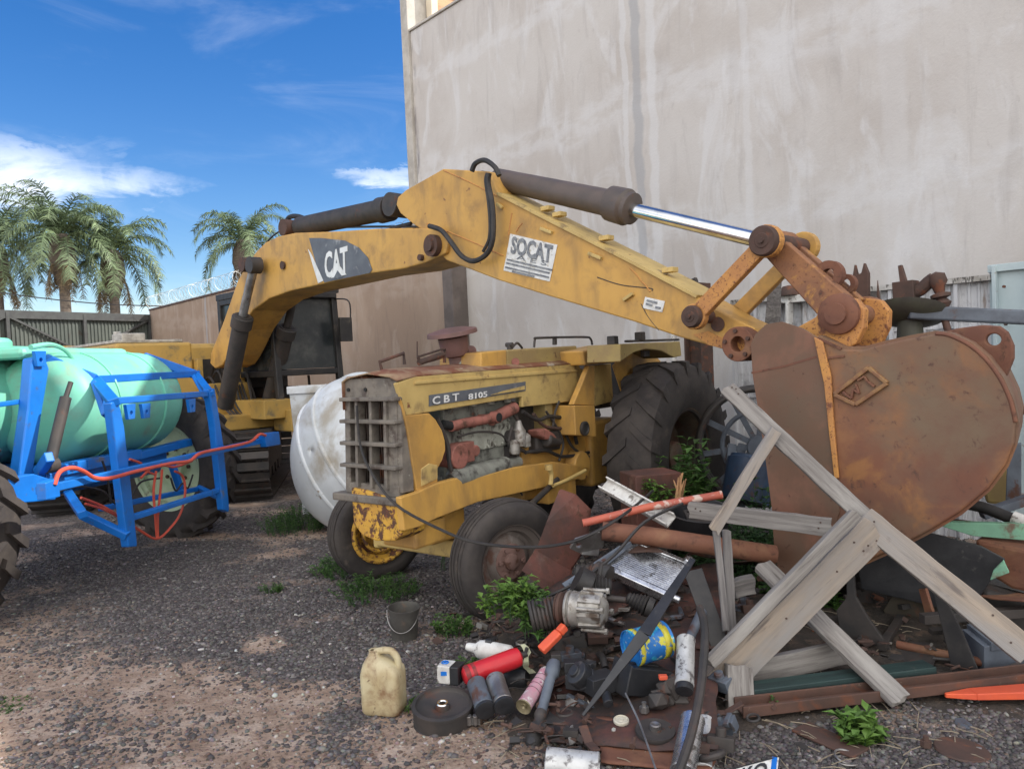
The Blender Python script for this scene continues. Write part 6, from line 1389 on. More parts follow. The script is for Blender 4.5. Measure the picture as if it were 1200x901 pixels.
# red extinguisher with white-blue box, white bottles behind
fe = thing('fire_extinguisher', 'red fire extinguisher cylinder lying on grey filters', 'fire extinguisher', H(575, 800, 0))
a, b = P(543, 793, 3.72), P(611, 768, 3.84); d = b-a; mb = MB(); L_ = d.length; mb.lathe([(0, 0), (.03, .0), (.044, .01), (.050, .03), (.050, L_-.04), (.045, L_-.015), (.02, L_), (0, L_)], a, d, 32, caps=False); obj('cylinder', mb, m_red, fe)
mb = MB(); mb.cyl(b-d*.02, b+d.normalized()*.03, .018, .015, 14); mb.beam(b+d.normalized()*.02, b+d.normalized()*.035+Z*.03, .02, .01); obj('valve', mb, m_dark, fe)
mb = MB(); a, b = P(543, 793, 3.72), P(611, 768, 3.84); d = (b-a).normalized(); mb.lathe([(.0505, .045), (.0508, .05), (.0508, .058), (.0505, .063)], a, d, 32, caps=False); mb.lathe([(.046, .008), (.051, .022), (.0512, .03)], a, d, 32, caps=False); obj('scuffed_band', mb, M('scuffed_dark_red', (.30, .03, .03), (.12, .03, .03), 30, rough=.6), fe)
mb = MB(); a = P(516, 786, 3.80); b2 = P(541, 789, 3.76); d = b2-a; mb.beam(a, a.lerp(b2, .6), .085, .09); bx = obj('filter_box', mb, m_wpl, bevel=.006); tag(bx, 'small white box with blue print beside the red extinguisher', 'box')
mb = MB(); mb.beam(a.lerp(b2, .6), b2, .088, .093); obj('black_end', mb, m_plb, bx, bevel=.006)
mb = MB(); q = a.lerp(b2, .25)+V((0, -.0, .0475)); mb.ring(q, Z, .016, .004, 16, 5); mb.box(q, (.012, .03, .003)); q2 = a.lerp(b2, .3)+V((-.01, -.045, .01)); mb.box(q2, (.03, .004, .02)); obj('blue_print', mb, m_blue, bx)
def can(name, a, b, r, mat, label, cat='can', cap=None, capm=None, n=28, hollow=False):
    d = b-a; L_ = d.length; mb = MB(); mb.lathe([(0, .0), (r*.92, 0), (r, .004), (r, .012), (r*.97, .016), (r*.97, L_-.014), (r, L_-.01), (r, L_-.003), (r*.92, L_), (r*.88, L_-.006), (0, L_-.006)], a, d, n, caps=False)
    o = tag(obj(name, mb, mat), label, cat)
    if cap: mb = MB(); mb.lathe(cap, b, d, 20, caps=False); obj('cap', mb, capm or m_plb, o)
    return o
can('oil_filter', P(558, 800, 3.66), P(568, 829, 3.5), .046, m_bluegrey, 'grey oil filter with black end, left one of two under the extinguisher', 'filter', [(.044, 0), (.048, .004), (.048, .02), (.03, .026), (0, .02)])
can('oil_filter', P(580, 795, 3.66), P(590, 824, 3.5), .046, m_steel, 'paler silver-grey oil filter, right one of two under the extinguisher', 'filter', [(.044, 0), (.048, .004), (.048, .02), (.03, .026), (0, .02)])
m_pink = M('pink_label', (.50, .23, .28), (.46, .30, .33), 20, over=[((.62, .58, .56), 22, .60, .04), ((.25, .06, .12), 30, .64, .03)], rough=.5)
pc = can('aerosol_can', P(640, 789, 3.72), P(614, 827, 3.5), .037, m_pink, 'pink aerosol can lying with its brass-coloured end toward the camera', 'aerosol can')
mb = MB(); a, b = P(640, 789, 3.72), P(614, 827, 3.5); d = (b-a).normalized(); mb.lathe([(.037, 0), (.039, .004), (.037, .008), (.03, .004), (.014, .0), (.012, .006), (0, .0)], b, d, 24, caps=False); obj('base_rim', mb, M('brass_tin', (.32, .27, .17), (.2, .17, .1), 20, rough=.45, metal=.5), pc); mb = MB(); mb.lathe([(.0, -.02), (.03, -.018), (.037, 0), (.037, .012)], a, d, 24, caps=False); obj('cap', mb, m_wpl, pc)
mb = MB(); x_ = d.cross(V((0, -.6, .8))).normalized(); 
for k in range(4): mb.ring(a+d*(.05+.035*k), d, .0372, .0012, 24, 4)
obj('dark_stripe', mb, m_plb, pc)
mb = MB()
a = P(546, 757, 3.98); b = P(600, 768, 3.9)
mb.lathe([(0, 0), (.018, .004), (.022, .02), (.024, .05), (.046, .075), (.05, .10), (.05, .24), (.04, .255), (0, .257)], a, b-a, 24, caps=False); ob = tag(obj('white_bottle', mb, m_wpl), 'white plastic bottle lying behind the red extinguisher', 'bottle')
mb = MB(); mb.cyl(a+(b-a)*.45+Z*.045, a+(b-a)*.58+Z*.05, .016, .014, 10); obj('black_clip', mb, m_plb, ob)
mb = MB(); random.seed(5); c = P(615, 775, 3.85); pts = [c+V((.012*math.sin(i*.9)+.004*i-.02, .02*math.cos(i*.8), .08-.019*i)) for i in range(9)]; mb.add(pts+[p+V((.022+.006*(i % 3), .012, .004*(i % 2))) for i, p in enumerate(pts)], [(i, i+1, i+10, i+9) for i in range(8)]); tag(obj('torn_label', mb, M('yellowed_paper', (.50, .52, .34), (.4, .4, .28), 20, rough=.7), solid=.002), 'torn yellowish label strip hanging by the end of the extinguisher', 'label strip')
mb = MB(); mb.lathe([(0, 0), (.055, 0), (.06, .02), (.06, .10), (.05, .12), (0, .12)], P(592, 797, 3.9), (.8, -.2, .1), 22, caps=False); tag(obj('black_canister', mb, m_plb), 'black canister in the shade right of the silver-grey filter', 'canister')
# small tin pieces near the drum
mb = MB(); c = H(550, 848, .02); 
for k in range(3): mb.cyl(c+V((-.03+.03*k, 0, 0)), c+V((-.03+.03*k, -.01, .045)), .015, .013, 12)
mb.box(c+V((0, .01, .01)), (.10, .03, .03)); tag(obj('metal_fitting', mb, m_steel, bevel=.002), 'small shiny threaded metal fitting on the gravel beside the brake drum', 'fitting')
# blue-yellow paint tin
pt = P(742, 775, 3.62); pb2 = P(773, 758, 3.75)
m_tinb = M('blue_tin_print', (.02, .14, .42), (.025, .20, .55), 9, over=[((.05, .42, .60), 14, .56, .03), ((.60, .62, .6), 24, .64, .02), ((.60, .56, .06), 9, .62, .02)], rough=.35)
m_tiny = M('yellow_tin_print', (.62, .58, .05), (.55, .45, .05), 14, over=[((.05, .2, .45), 30, .62, .03), ((.6, .12, .08), 26, .72, .02)], rough=.35)
a, b = P(735, 741, 3.72), P(770, 752, 3.62)
tin = thing('paint_tin', 'blue and yellow printed tin lying in the middle of the pile', 'tin', V((.62, 3.6, 0)))
d = (P(779, 748, 3.70)-P(738, 760, 3.62)); a = P(738, 760, 3.62); L_ = d.length
mb = MB(); mb.lathe([(0, .01), (.082, .01), (.084, .0), (.087, .0), (.087, .01), (.085, .014), (.085, L_-.014), (.087, L_-.01), (.087, L_), (.084, L_), (.08, L_-.012), (0, L_-.012)], a, d, 40, caps=False); obj('body', mb, m_tinb, tin)
mb = MB(); mb.lathe([(.0862, .012), (.0864, .035)], a, d, 40, caps=False); mb.lathe([(.0862, L_-.05), (.0864, L_-.015)], a, d, 40, caps=False); obj('yellow_band', mb, m_tiny, tin, solid=.001)
# dark rubber strips / wiper blade crossing
mb = MB(); mb.beam(P(683, 838, 3.36), P(755, 742, 3.50), .012, .010, (0, -.6, 1), .062, .010); mb.beam(P(755, 742, 3.50), P(812, 655, 3.95), .062, .010, (0, -.6, 1), .03, .010); tag(obj('rubber_strip', mb, m_plb, bevel=.002), 'long black pointed rubber strip crossing the pile in front of the blue tin', 'rubber strip')
mb = MB(); mb.tube([P(793, 910, 2.86), P(810, 860, 3.02), P(822, 800, 3.25), P(826, 740, 3.5), P(820, 712, 3.7)], .019, 8)
tag(obj('bent_strap', mb, m_dark, flip=False), 'long bowed dark steel strap curving past the white aerosol to the bottom edge', 'strap')
mb = MB(); mb.beam(P(812, 668, 4.12), P(845, 760, 3.85), .10, .012, (0, -1, .1), .09, .012); tag(obj('dark_plate_strip', mb, m_hose, bevel=.002), 'wide dark plate strip hanging left of the upright laths', 'plate strip')
mb = MB(); mb.cyl(P(823, 716, 3.95), P(806, 752, 3.8), .026, .024, 16); tag(obj('short_tube', mb, m_bluegrey), 'short grey tube above the white aerosol can', 'tube')
m_canw = M('scratched_white_can', (.58, .58, .57), (.46, .46, .45), 14, over=[((.16, .15, .15), 26, .58, .06)], rough=.45, metal=.3)
can('aerosol_can', P(804, 748, 3.62), P(802, 803, 3.42), .044, m_canw, 'scratched white aerosol can standing upside down, black cap below', 'aerosol can', [(.04, 0), (.042, .01), (.040, .03), (.028, .034), (0, .03)])
can('silver_can', P(812, 842, 3.22), P(800, 905, 2.98), .052, m_shiny, 'silver can with dark band at the bottom edge, right of the black disc', 'can', n=30)
can('silver_can', P(826, 846, 3.34), P(825, 905, 3.05), .045, m_canw, 'second dull silver can behind the dark-banded one at the bottom edge', 'can', n=30)
o = can('paint_can', P(640, 893, 3.08), P(702, 900, 3.04), .062, m_canw, 'dented scratched white can lying cut off by the bottom edge', 'can', n=36)
# black box, motor, disc, cap, gear
c = P(752, 795, 3.62); Rb = Matrix.Rotation(.45, 3, 'Z') @ Matrix.Rotation(.3, 3, 'Y')
mb = MB(); mb.box(c, (.24, .13, .13), Rb); mb.box(c+V((0, -.0, .07)), (.20, .02, .015), Rb); mb.box(c-Rb @ V((.125, 0, 0)), (.012, .15, .15), Rb); tag(obj('black_box', mb, m_plb, bevel=.008), 'black rectangular plastic casing behind the white cap', 'casing')
mb = MB(); c = P(687, 796, 3.62); mb.lathe([(0, 0), (.06, 0), (.062, .02), (.056, .022), (.06, .03), (.058, .075), (.03, .08), (.028, .095), (0, .095)], c, (-.6, -.3, .6), 24); mb.box(c+V((-.03, .02, -.01)), (.12, .08, .07), Matrix.Rotation(-.4, 3, 'Z')); mb.box(c+V((.02, .03, .06)), (.05, .05, .03), Matrix.Rotation(-.7, 3, 'Z')); mb.box(c+V((.06, -.04, 0)), (.14, .10, .08), Matrix.Rotation(.5, 3, 'Z')); mb.cyl(c+V((.08, -.10, -.03)), c+V((.085, -.16, -.05)), .022, .022, 14); mb.box(c+V((-.05, .05, .05)), (.10, .06, .05)); tag(obj('wiper_motor', mb, m_plb, bevel=.006), 'black lumpy motor housing under the pointed rubber strip', 'motor')
mb = MB(); c = P(788, 815, 3.45); 
for k in range(6): mb.rock(c+V((random.uniform(-.06, .06), random.uniform(-.05, .05), random.uniform(-.03, .05))), random.uniform(.03, .055), jit=.3)
tag(obj('carburettor', mb, m_dark, bevel=.003), 'small lumpy black carburettor between the casing and white aerosol', 'carburettor')
mb = MB(); mb.box(P(777, 793, 3.48), (.04, .03, .02)); tag(obj('orange_plug', mb, m_orange, bevel=.004), 'tiny orange cap beside the black rectangular casing', 'cap')
mb = MB(); c = H(768, 856, .07); mb.lathe([(0, -.01), (.085, -.01), (.088, 0), (.085, .008), (.03, .008), (0, .008)], c, (.02, -.1, 1), 40, caps=False); dk = tag(obj('black_disc', mb, m_rubber), 'black rubber disc with bright hub on the rusty sheet', 'disc')
mb = MB(); mb.lathe([(.024, .005), (.024, .03), (.018, .034), (0, .03)], c, (.02, -.1, 1), 20, caps=False); obj('hub', mb, m_steel, dk)
mb = MB(); c = H(728, 846, .06); mb.lathe([(0, .0), (.030, 0), (.035, .004), (.035, .014), (.030, .018), (.027, .013), (.012, .013), (.010, .017), (0, .016)], c, (0, -.15, 1), 30, caps=False); tag(obj('screw_top', mb, M('cream_cap', (.62, .58, .48), (.5, .46, .36), 20, rough=.5)), 'small cream round screw cap on the rusty sheet', 'cap')
mb = MB(); mb.rock(H(719, 855, .06), .011); tag(obj('pebble', mb, lm), 'tiny pale pebble beside the cream screw cap', 'pebble')
mb = MB(); c = H(648, 838, .05); mb.prism([c+V((.09*math.cos(t), .09*math.sin(t), 0)) for t in [math.pi*(.9+i*.1) for i in range(9)]]+[c+V((.07, .05, 0)), c+V((-.03, .06, 0))], V((0, 0, .008))); mb.ring(c+V((.055, .0, .01)), Z, .035, .008, 20, 6); mb.beam(c+V((.05, -.03, .0)), c+V((.06, -.26, -.01)), .028, .01); tag(obj('gear_selector', mb, m_dark, bevel=.002), 'dark flat lever with ring end lying right of the strut', 'lever')
mb = MB(); mb.tube([P(733, 812, 3.40), P(750, 848, 3.22), P(770, 905, 2.95)], .0045, 6); tag(obj('wire', mb, m_steel, flip=False), 'thin light wire running down over the rusty sheet to the bottom edge', 'wire')
mb = MB(); mb.ring(H(835, 846, .06), (.5, -.6, .6), .042, .008, 26, 6); tag(obj('rubber_ring', mb, m_dark), 'dark rubber ring below the thick beam end', 'ring')
mb = MB(); mb.ring(H(991, 886, .02), (.15, -.2, 1), .042, .0045, 30, 6); mb.ring(H(992, 891, .012), (.05, .1, 1), .045, .0045, 30, 6); tag(obj('wire_rings', mb, m_steel), 'pair of thin pale metal rings lying on the gravel, bottom right', 'rings')
mb = MB(); mb.lathe([(0, 0), (.10, 0), (.105, .005), (.1, .012), (0, .014)], H(1127, 880, .012), (.05, 0, 1), 32, caps=False); tag(obj('rusty_disc', mb, m_rust_dark), 'flat rusty disc half buried in the gravel at bottom right', 'disc')
# licence plate fragment
npn = thing('number_plate', 'bent white number plate fragment with black letters at the bottom edge', 'number plate', H(885, 905, 0))
q = [H(852, 903, .035), H(914, 886, .04), H(912, 905, .01), H(850, 925, .01)]
mb = MB(); mb.prism(q, V((0, 0, -.003))); obj('plate', mb, m_white_d, npn)
e1 = q[1]-q[0]; e2 = q[0]-q[3]; text('PKO', q[3]+e1*.12+e2*.12+Z*.003, e1*.64, e2*.76, m_plb, npn, bold=.02)
mb = MB()
for i in range(4): mb.beam(q[i]+Z*.002, q[(i+1) % 4]+Z*.002, .005, .002)
obj('plate_border', mb, m_plb, npn); mb = MB(); mb.beam(q[3].lerp(q[2], .9)+Z*.003, q[0].lerp(q[1], .9)+Z*.003, .02, .002); obj('blue_strip', mb, m_blue, npn)
# cable from tractor grille across the wheel
mb = MB(); pl = FRONT(.72)
mb.tube([pl(418, 475), pl(422, 520), pl(436, 555), P(465, 592, 4.62), P(520, 622, 4.55), P(560, 636, 4.52), P(620, 641, 4.5), P(665, 636, 4.4), P(700, 622, 4.42), P(735, 600, 4.5), P(765, 575, 4.9)], .009, 6)
tag(obj('black_cable', mb, m_hose, flip=False), 'long thin black cable draped from the grille across the front wheel to the pile', 'cable')
mb = MB(); mb.tube([P(640, 700, 4.2), P(680, 680, 4.2), P(720, 650, 4.3), P(755, 612, 4.4), P(800, 590, 4.5)], .010, 6); tag(obj('black_cable', mb, m_hose, flip=False), 'second black cable lying over the pile in front of the silver radiator', 'cable')
# ------------- filler scrap so the pile has body: individual odd parts
random.seed(77)
kinds = [('nut', 'rusty'), ('bracket', 'bent'), ('bearing', 'greasy'), ('hose_piece', 'black')]
spots = [(600, 745, .03, 'bent strip'), (575, 735, .03, 'bent strip'), (668, 770, .12, 'block'), (700, 745, .18, 'block'), (722, 728, .2, 'bearing'), (705, 775, .12, 'hose'), (790, 690, .3, 'hose'), (782, 735, .18, 'block'), (815, 690, .2, 'bearing'), (845, 800, .1, 'block'), (858, 760, .1, 'hose'), (900, 735, .06, 'bearing'), (925, 728, .06, 'nut'), (910, 745, .05, 'block'), (880, 715, .15, 'block'), (870, 700, .2, 'hose'), (640, 745, .1, 'hose'), (590, 700, .1, 'bent strip'), (620, 705, .14, 'hose'), (660, 860, .02, 'nut'), (845, 870, .04, 'block'), (835, 885, .03, 'bearing'), (765, 690, .26, 'nut'), (800, 775, .12, 'block'), (755, 830, .07, 'nut'), (1085, 870, .01, 'nut'), (840, 720, .15, 'block'), (960, 740, .04, 'bearing'), (690, 870, .03, 'bent strip'), (850, 835, .05, 'bent strip')]
near = ['left of', 'below', 'above', 'right of']
desc = ['by the front wheel foot', 'in weeds by the front wheel', 'under the orange handle', 'just below the alternator', 'between alternator and blue tin', 'left of the pointed rubber strip', 'at the right end of the radiator', 'above the blue tin right side', 'left of the dark plate strip', 'left of the thick beam foot', 'under the thick beam', 'inside the timber triangle', 'pale, inside the timber triangle at its top right', 'in the timber triangle shade', 'behind the thick beam', 'under the rusty pipe end', 'above the white bottle', 'against the front tyre', 'among leaves below the bent guard', 'left above the bottom white can', 'beside the bottom silver cans', 'at the bottom edge right of the silver cans', 'on the lower edge of the radiator', 'between blue tin and white aerosol', 'between the cream cap and black disc', 'on gravel right of the number plate', 'left of the laths', 'in the shade right of the triangle', 'under the bottom white can', 'under the rubber ring']
for (px, py, z, kd), ds in zip(spots, desc):
    c = H(px, py, z+.03); mb = MB(); a = random.uniform(0, 3); d = V((math.cos(a), math.sin(a), random.uniform(-.2, .3)))
    if kd == 'bent strip': mb.beam(c-d*.10, c, .04, .008); mb.beam(c, c+d*.08+Z*.05, .04, .008); nm, mt, lb = 'steel_strip', m_rust_dark, 'bent dark steel strip '
    elif kd == 'block':
        Rm = Matrix.Rotation(a, 3, 'Z') @ Matrix.Rotation(random.uniform(-.4, .4), 3, 'X'); mb.box(c, (random.uniform(.08, .13), random.uniform(.05, .09), random.uniform(.04, .07)), Rm); mb.cyl(c, c+Rm @ V((0, 0, .06)), .022, .022, 14); mb.cyl(c, c+Rm @ V((.08, 0, 0)), .016, .016, 12); nm, mt, lb = 'cast_part', random.choice([m_dark, m_rust_dark, m_bluegrey]), 'small dark cast machine part '
    elif kd == 'bearing': mb.ring(c, d+Z*2, .045, .014, 24, 8); mb.ring(c, d+Z*2, .024, .008, 20, 6); nm, mt, lb = 'bearing', random.choice([m_steel, m_dark]), 'round bearing ring '
    elif kd == 'nut': mb.cyl(c-Z*.015, c+Z*.01, .022, .022, 6, smooth=False); mb.cyl(c+Z*.01, c+Z*.03, .011, .011, 10); nm, mt, lb = 'bolt', random.choice([m_steel, m_rust_dark]), 'loose hex bolt '
    else: mb.tube([c-d*.10, c-d*.04+Z*.03, c+d*.05+Z*.02, c+d*.11-Z*.01], .018, 10); nm, mt, lb = 'hose_piece', m_hose, 'short piece of black hose '
    tag(obj(nm, mb, mt, bevel=.003 if kd in ('block', 'bent strip') else 0), lb+ds, nm.replace('_', ' '), 'small loose scrap parts')
# low mound of dark soil under the pile
mb = MB(); nu, nv = 40, 26; vs = []
for j in range(nv+1):
    for i in range(nu+1):
        u, v = i/nu, j/nv; x = -.15+u*3.4; y = 3.35+v*2.4-.1*u
        e = math.sin(math.pi*min(1, max(0, u)))**.6*math.sin(math.pi*v)**.7
        hh = .26*math.exp(-((x-.65)/.75)**2-((y-4.5)/.65)**2)+.10*math.exp(-((x-2.0)/.9)**2-((y-4.6)/.6)**2)
        vs.append((x, y, hh+.03*mn.fractal(V((x*5, y*5, 0)), 1, 2, 4)*e+(-.03 if min(i, j, nu-i, nv-j) == 0 else .005)))
mb.add(vs, [(j*(nu+1)+i, j*(nu+1)+i+1, (j+1)*(nu+1)+i+1, (j+1)*(nu+1)+i) for j in range(nv) for i in range(nu)], True)
kind(obj('soil_mound', mb, M('dark_oily_soil', (.07, .055, .045), (.04, .035, .03), 8, over=[((.13, .09, .065), 14, .6, .1)], rough=.95, bump=.8, bs=40, bd=.02)), 'structure')
def mgz(x, y): return .26*math.exp(-((x-.65)/.75)**2-((y-4.5)/.65)**2)+.10*math.exp(-((x-2.0)/.9)**2-((y-4.6)/.6)**2)
# ================================================================== WEEDS
def leaf(mb, p, d, l, wd, up=Z):
    d = d.normalized(); s = d.cross(up)
    if s.length < .1: s = V((1, 0, 0))
    s = s.normalized()*wd/2; u = s.cross(d).normalized()*wd*.25
    a = p+d*l*.38; tip = p+d*l-Z*l*.18
    mb.add([p, a+s+u, tip, a-s+u, a], [(0, 1, 4), (1, 2, 4), (2, 3, 4), (3, 0, 4)])
def weed(c, r, h, n, mat, label, lf=.035, w=.014, name='weed', lpn=7, spread=1.0, seed=0):
    random.seed(seed); mb = MB(); ms = MB(); c = V(c)
    for i in range(n):
        a = random.uniform(0, 6.28); rr = r*math.sqrt(random.random()); b = c+V((rr*math.cos(a), rr*math.sin(a), 0)); 
        hh = h*random.uniform(.45, 1)*(1-.5*rr/r); tip = b+V((random.uniform(-1, 1)*.35*hh*spread+.3*spread*(b.x-c.x), random.uniform(-1, 1)*.35*hh*spread, hh)); mid = b.lerp(tip, .5)+V((random.uniform(-.1, .1)*hh, 0, hh*.1))
        ms.tube([b, mid, tip], .0035, 4, False, r2=.0015)
        for k in range(lpn):
            t = .2+.8*k/(lpn-1); p = b.lerp(mid, t*2) if t < .5 else mid.lerp(tip, t*2-1)
            for s in range(2):
                a2 = random.uniform(0, 6.28); leaf(mb, p, V((math.cos(a2), math.sin(a2), random.uniform(-.1, .9))), lf*random.uniform(.6, 1.25), w*random.uniform(.7, 1.2))
    base = thing(name, label, 'plant', c)
    obj('foliage', mb, mat, base, flip=False); obj('stems', ms, m_leaf_d, base, flip=False)
weed(H(345, 622, 0), .30, .34, 110, m_leaf, 'bushy green weed on the gravel in front of the white shell', .045, .016, seed=1)
weed(H(318, 694, 0), .07, .10, 16, m_leaf, 'tiny lone green weed on open gravel left of the tractor', .03, .012, seed=2)
weed(H(408, 672, 0), .26, .20, 90, m_leaf, 'low spreading weed patch under the rusting front weight', .04, .014, seed=3)
weed(H(442, 698, 0), .27, .19, 95, m_leaf, 'spreading weed patch between the grille and the small bucket', .04, .013, seed=4)
weed(H(455, 668, 0), .13, .20, 22, m_leaf, 'thin weeds rising in front of the yellow axle block', .035, .010, seed=14)
weed(H(525, 668, 0)+V((-.02, .02, 0)), .06, .50, 6, m_leaf_d, 'tall thin weed stems left of the front wheel', .035, .010, seed=5, spread=.3)
weed(P(606, 722, 4.15), .15, .27, 44, m_leaf_y, 'leafy yellow-green weed growing through scrap below the front hub', .055, .03, seed=6)
weed(P(636, 745, 3.98), .10, .26, 26, m_leaf, 'dark leafy weed beside the coil spring', .05, .026, seed=16)
weed(H(530, 745, 0), .11, .18, 26, m_leaf, 'small weed with round leaves between bucket and scrap', .035, .022, seed=7)
weed(H(548, 790, 0), .07, .14, 12, m_leaf, 'few small weeds behind the blue and white box', .035, .018, seed=8)
weed(H(494, 828, 0), .07, .05, 14, m_leaf_y, 'short yellowish grass tuft beside the plastic jug', .03, .006, seed=9)
weed(P(795, 590, 6.0)-Z*.30, .26, 1.05, 60, m_leaf, 'tall bright green weed in front of the rear tractor tyre', .10, .05, seed=10, lpn=10, spread=.6)
weed(P(768, 580, 5.45)-Z*.12, .16, .28, 26, m_leaf_y, 'bright low leafy clump at the foot of the tall weed', .06, .03, seed=20)
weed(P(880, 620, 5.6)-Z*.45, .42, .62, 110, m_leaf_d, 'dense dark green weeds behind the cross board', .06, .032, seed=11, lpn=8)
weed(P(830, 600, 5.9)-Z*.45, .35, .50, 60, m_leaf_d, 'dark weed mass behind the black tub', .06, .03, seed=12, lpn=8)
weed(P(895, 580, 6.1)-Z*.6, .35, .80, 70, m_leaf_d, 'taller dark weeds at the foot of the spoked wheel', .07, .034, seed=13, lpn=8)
weed(H(892, 706, .05), .10, .20, 14, m_leaf, 'green plant in the gap under the rusty pipe', .06, .035, seed=15)
weed(H(966, 722, .05), .12, .22, 15, m_leaf, 'broad-leaved plant in the angle right of the thick beam', .075, .045, seed=17)
weed(H(1004, 868, 0), .09, .16, 22, m_leaf_y, 'bright green broad-leaved weed in front of the rusty channel', .06, .035, seed=18)
weed(H(905, 834, .0), .06, .10, 10, m_leaf, 'small sprig inside the timber triangle', .04, .018, seed=19)
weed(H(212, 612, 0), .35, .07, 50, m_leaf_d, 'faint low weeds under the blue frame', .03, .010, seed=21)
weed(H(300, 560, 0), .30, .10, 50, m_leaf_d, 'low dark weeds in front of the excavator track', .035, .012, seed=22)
weed(H(4, 828, 0), .12, .03, 40, m_leaf, 'flat green patch of weed at the left edge', .02, .006, seed=23)
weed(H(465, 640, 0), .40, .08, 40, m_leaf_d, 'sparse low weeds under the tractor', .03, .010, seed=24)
# straw, twigs
mb = MB(); random.seed(8)
for k in range(150):
    px, py = random.choice([(random.uniform(900, 1080), random.uniform(740, 880)), (random.uniform(480, 1180), random.uniform(830, 900)), (random.uniform(560, 700), random.uniform(700, 760))])
    c = H(px, py, .02); c.z += mgz(c.x, c.y); a = random.uniform(0, 3.14); l = random.uniform(.02, .09); d = V((math.cos(a), math.sin(a), random.uniform(-.1, .2)))*l
    mb.tube([c-d, c+Z*.006, c+d], .0022, 4, False)
kind(obj('twigs', mb, M('dry_straw', (.34, .28, .20), (.22, .18, .13), 20, rough=.8, bump=0), flip=False), 'stuff')
# ------------- more odd scrap in the dark corners under the bucket and around the pile
random.seed(123)
def odd(px, py, z, kd, label, name, cat, s=1.0, mat=None):
    c = H(px, py, z); a = random.uniform(0, 3.1); d = V((math.cos(a), math.sin(a), random.uniform(-.15, .3))).normalized(); mb = MB()
    Rm = Matrix.Rotation(a, 3, 'Z') @ Matrix.Rotation(random.uniform(-.5, .5), 3, 'X') @ Matrix.Rotation(random.uniform(-.3, .3), 3, 'Y')
    if kd == 'plate':
        n = 7; po = [c+Rm @ V((.15*s*math.cos(2*math.pi*k/n)*random.uniform(.6, 1.2), .10*s*math.sin(2*math.pi*k/n)*random.uniform(.7, 1.2), 0)) for k in range(n)]; mb.prism(po, Rm @ V((0, 0, .008)))
    elif kd == 'bar': mb.beam(c-d*.2*s, c+d*.2*s, .035*s, .03*s)
    elif kd == 'pipe': mb.cyl(c-d*.2*s, c+d*.2*s, .022*s, .022*s, 14)
    elif kd == 'case':
        mb.box(c, (.18*s, .12*s, .10*s), Rm); mb.cyl(c+Rm @ V((.02, 0, .04*s)), c+Rm @ V((.02, 0, .085*s)), .04*s, .035*s, 16); mb.cyl(c, c+Rm @ V((.13*s, .02, 0)), .022*s, .022*s, 12); mb.box(c+Rm @ V((-.05*s, 0, .05*s)), (.04*s, .13*s, .03*s), Rm)
    elif kd == 'gear':
        ax = (d+Z*1.2).normalized(); x = ax.orthogonal().normalized(); y = ax.cross(x)
        mb.lathe([(.02*s, 0), (.07*s, 0), (.07*s, .02), (.03*s, .022), (.03*s, .035), (.02*s, .035)], c, ax, 24, caps=False)
        for k in range(18): t = 2*math.pi*k/18; mb.box(c+ax*.01+(x*math.cos(t)+y*math.sin(t))*.074*s, (.010, .010, .018))
    elif kd == 'hose': mb.tube([c-d*.22*s, c-d*.1*s+Z*.05, c+V((.03, -.05, .03)), c+d*.12*s, c+d*.24*s-Z*.02], .014*s, 8)
    tag(obj(name, mb, mat or random.choice([m_dark, m_rust_dark, m_rust, m_bluegrey]), bevel=.003 if kd in ('plate', 'bar', 'case') else 0, flip=kd != 'hose'), label, cat, 'small loose scrap parts')
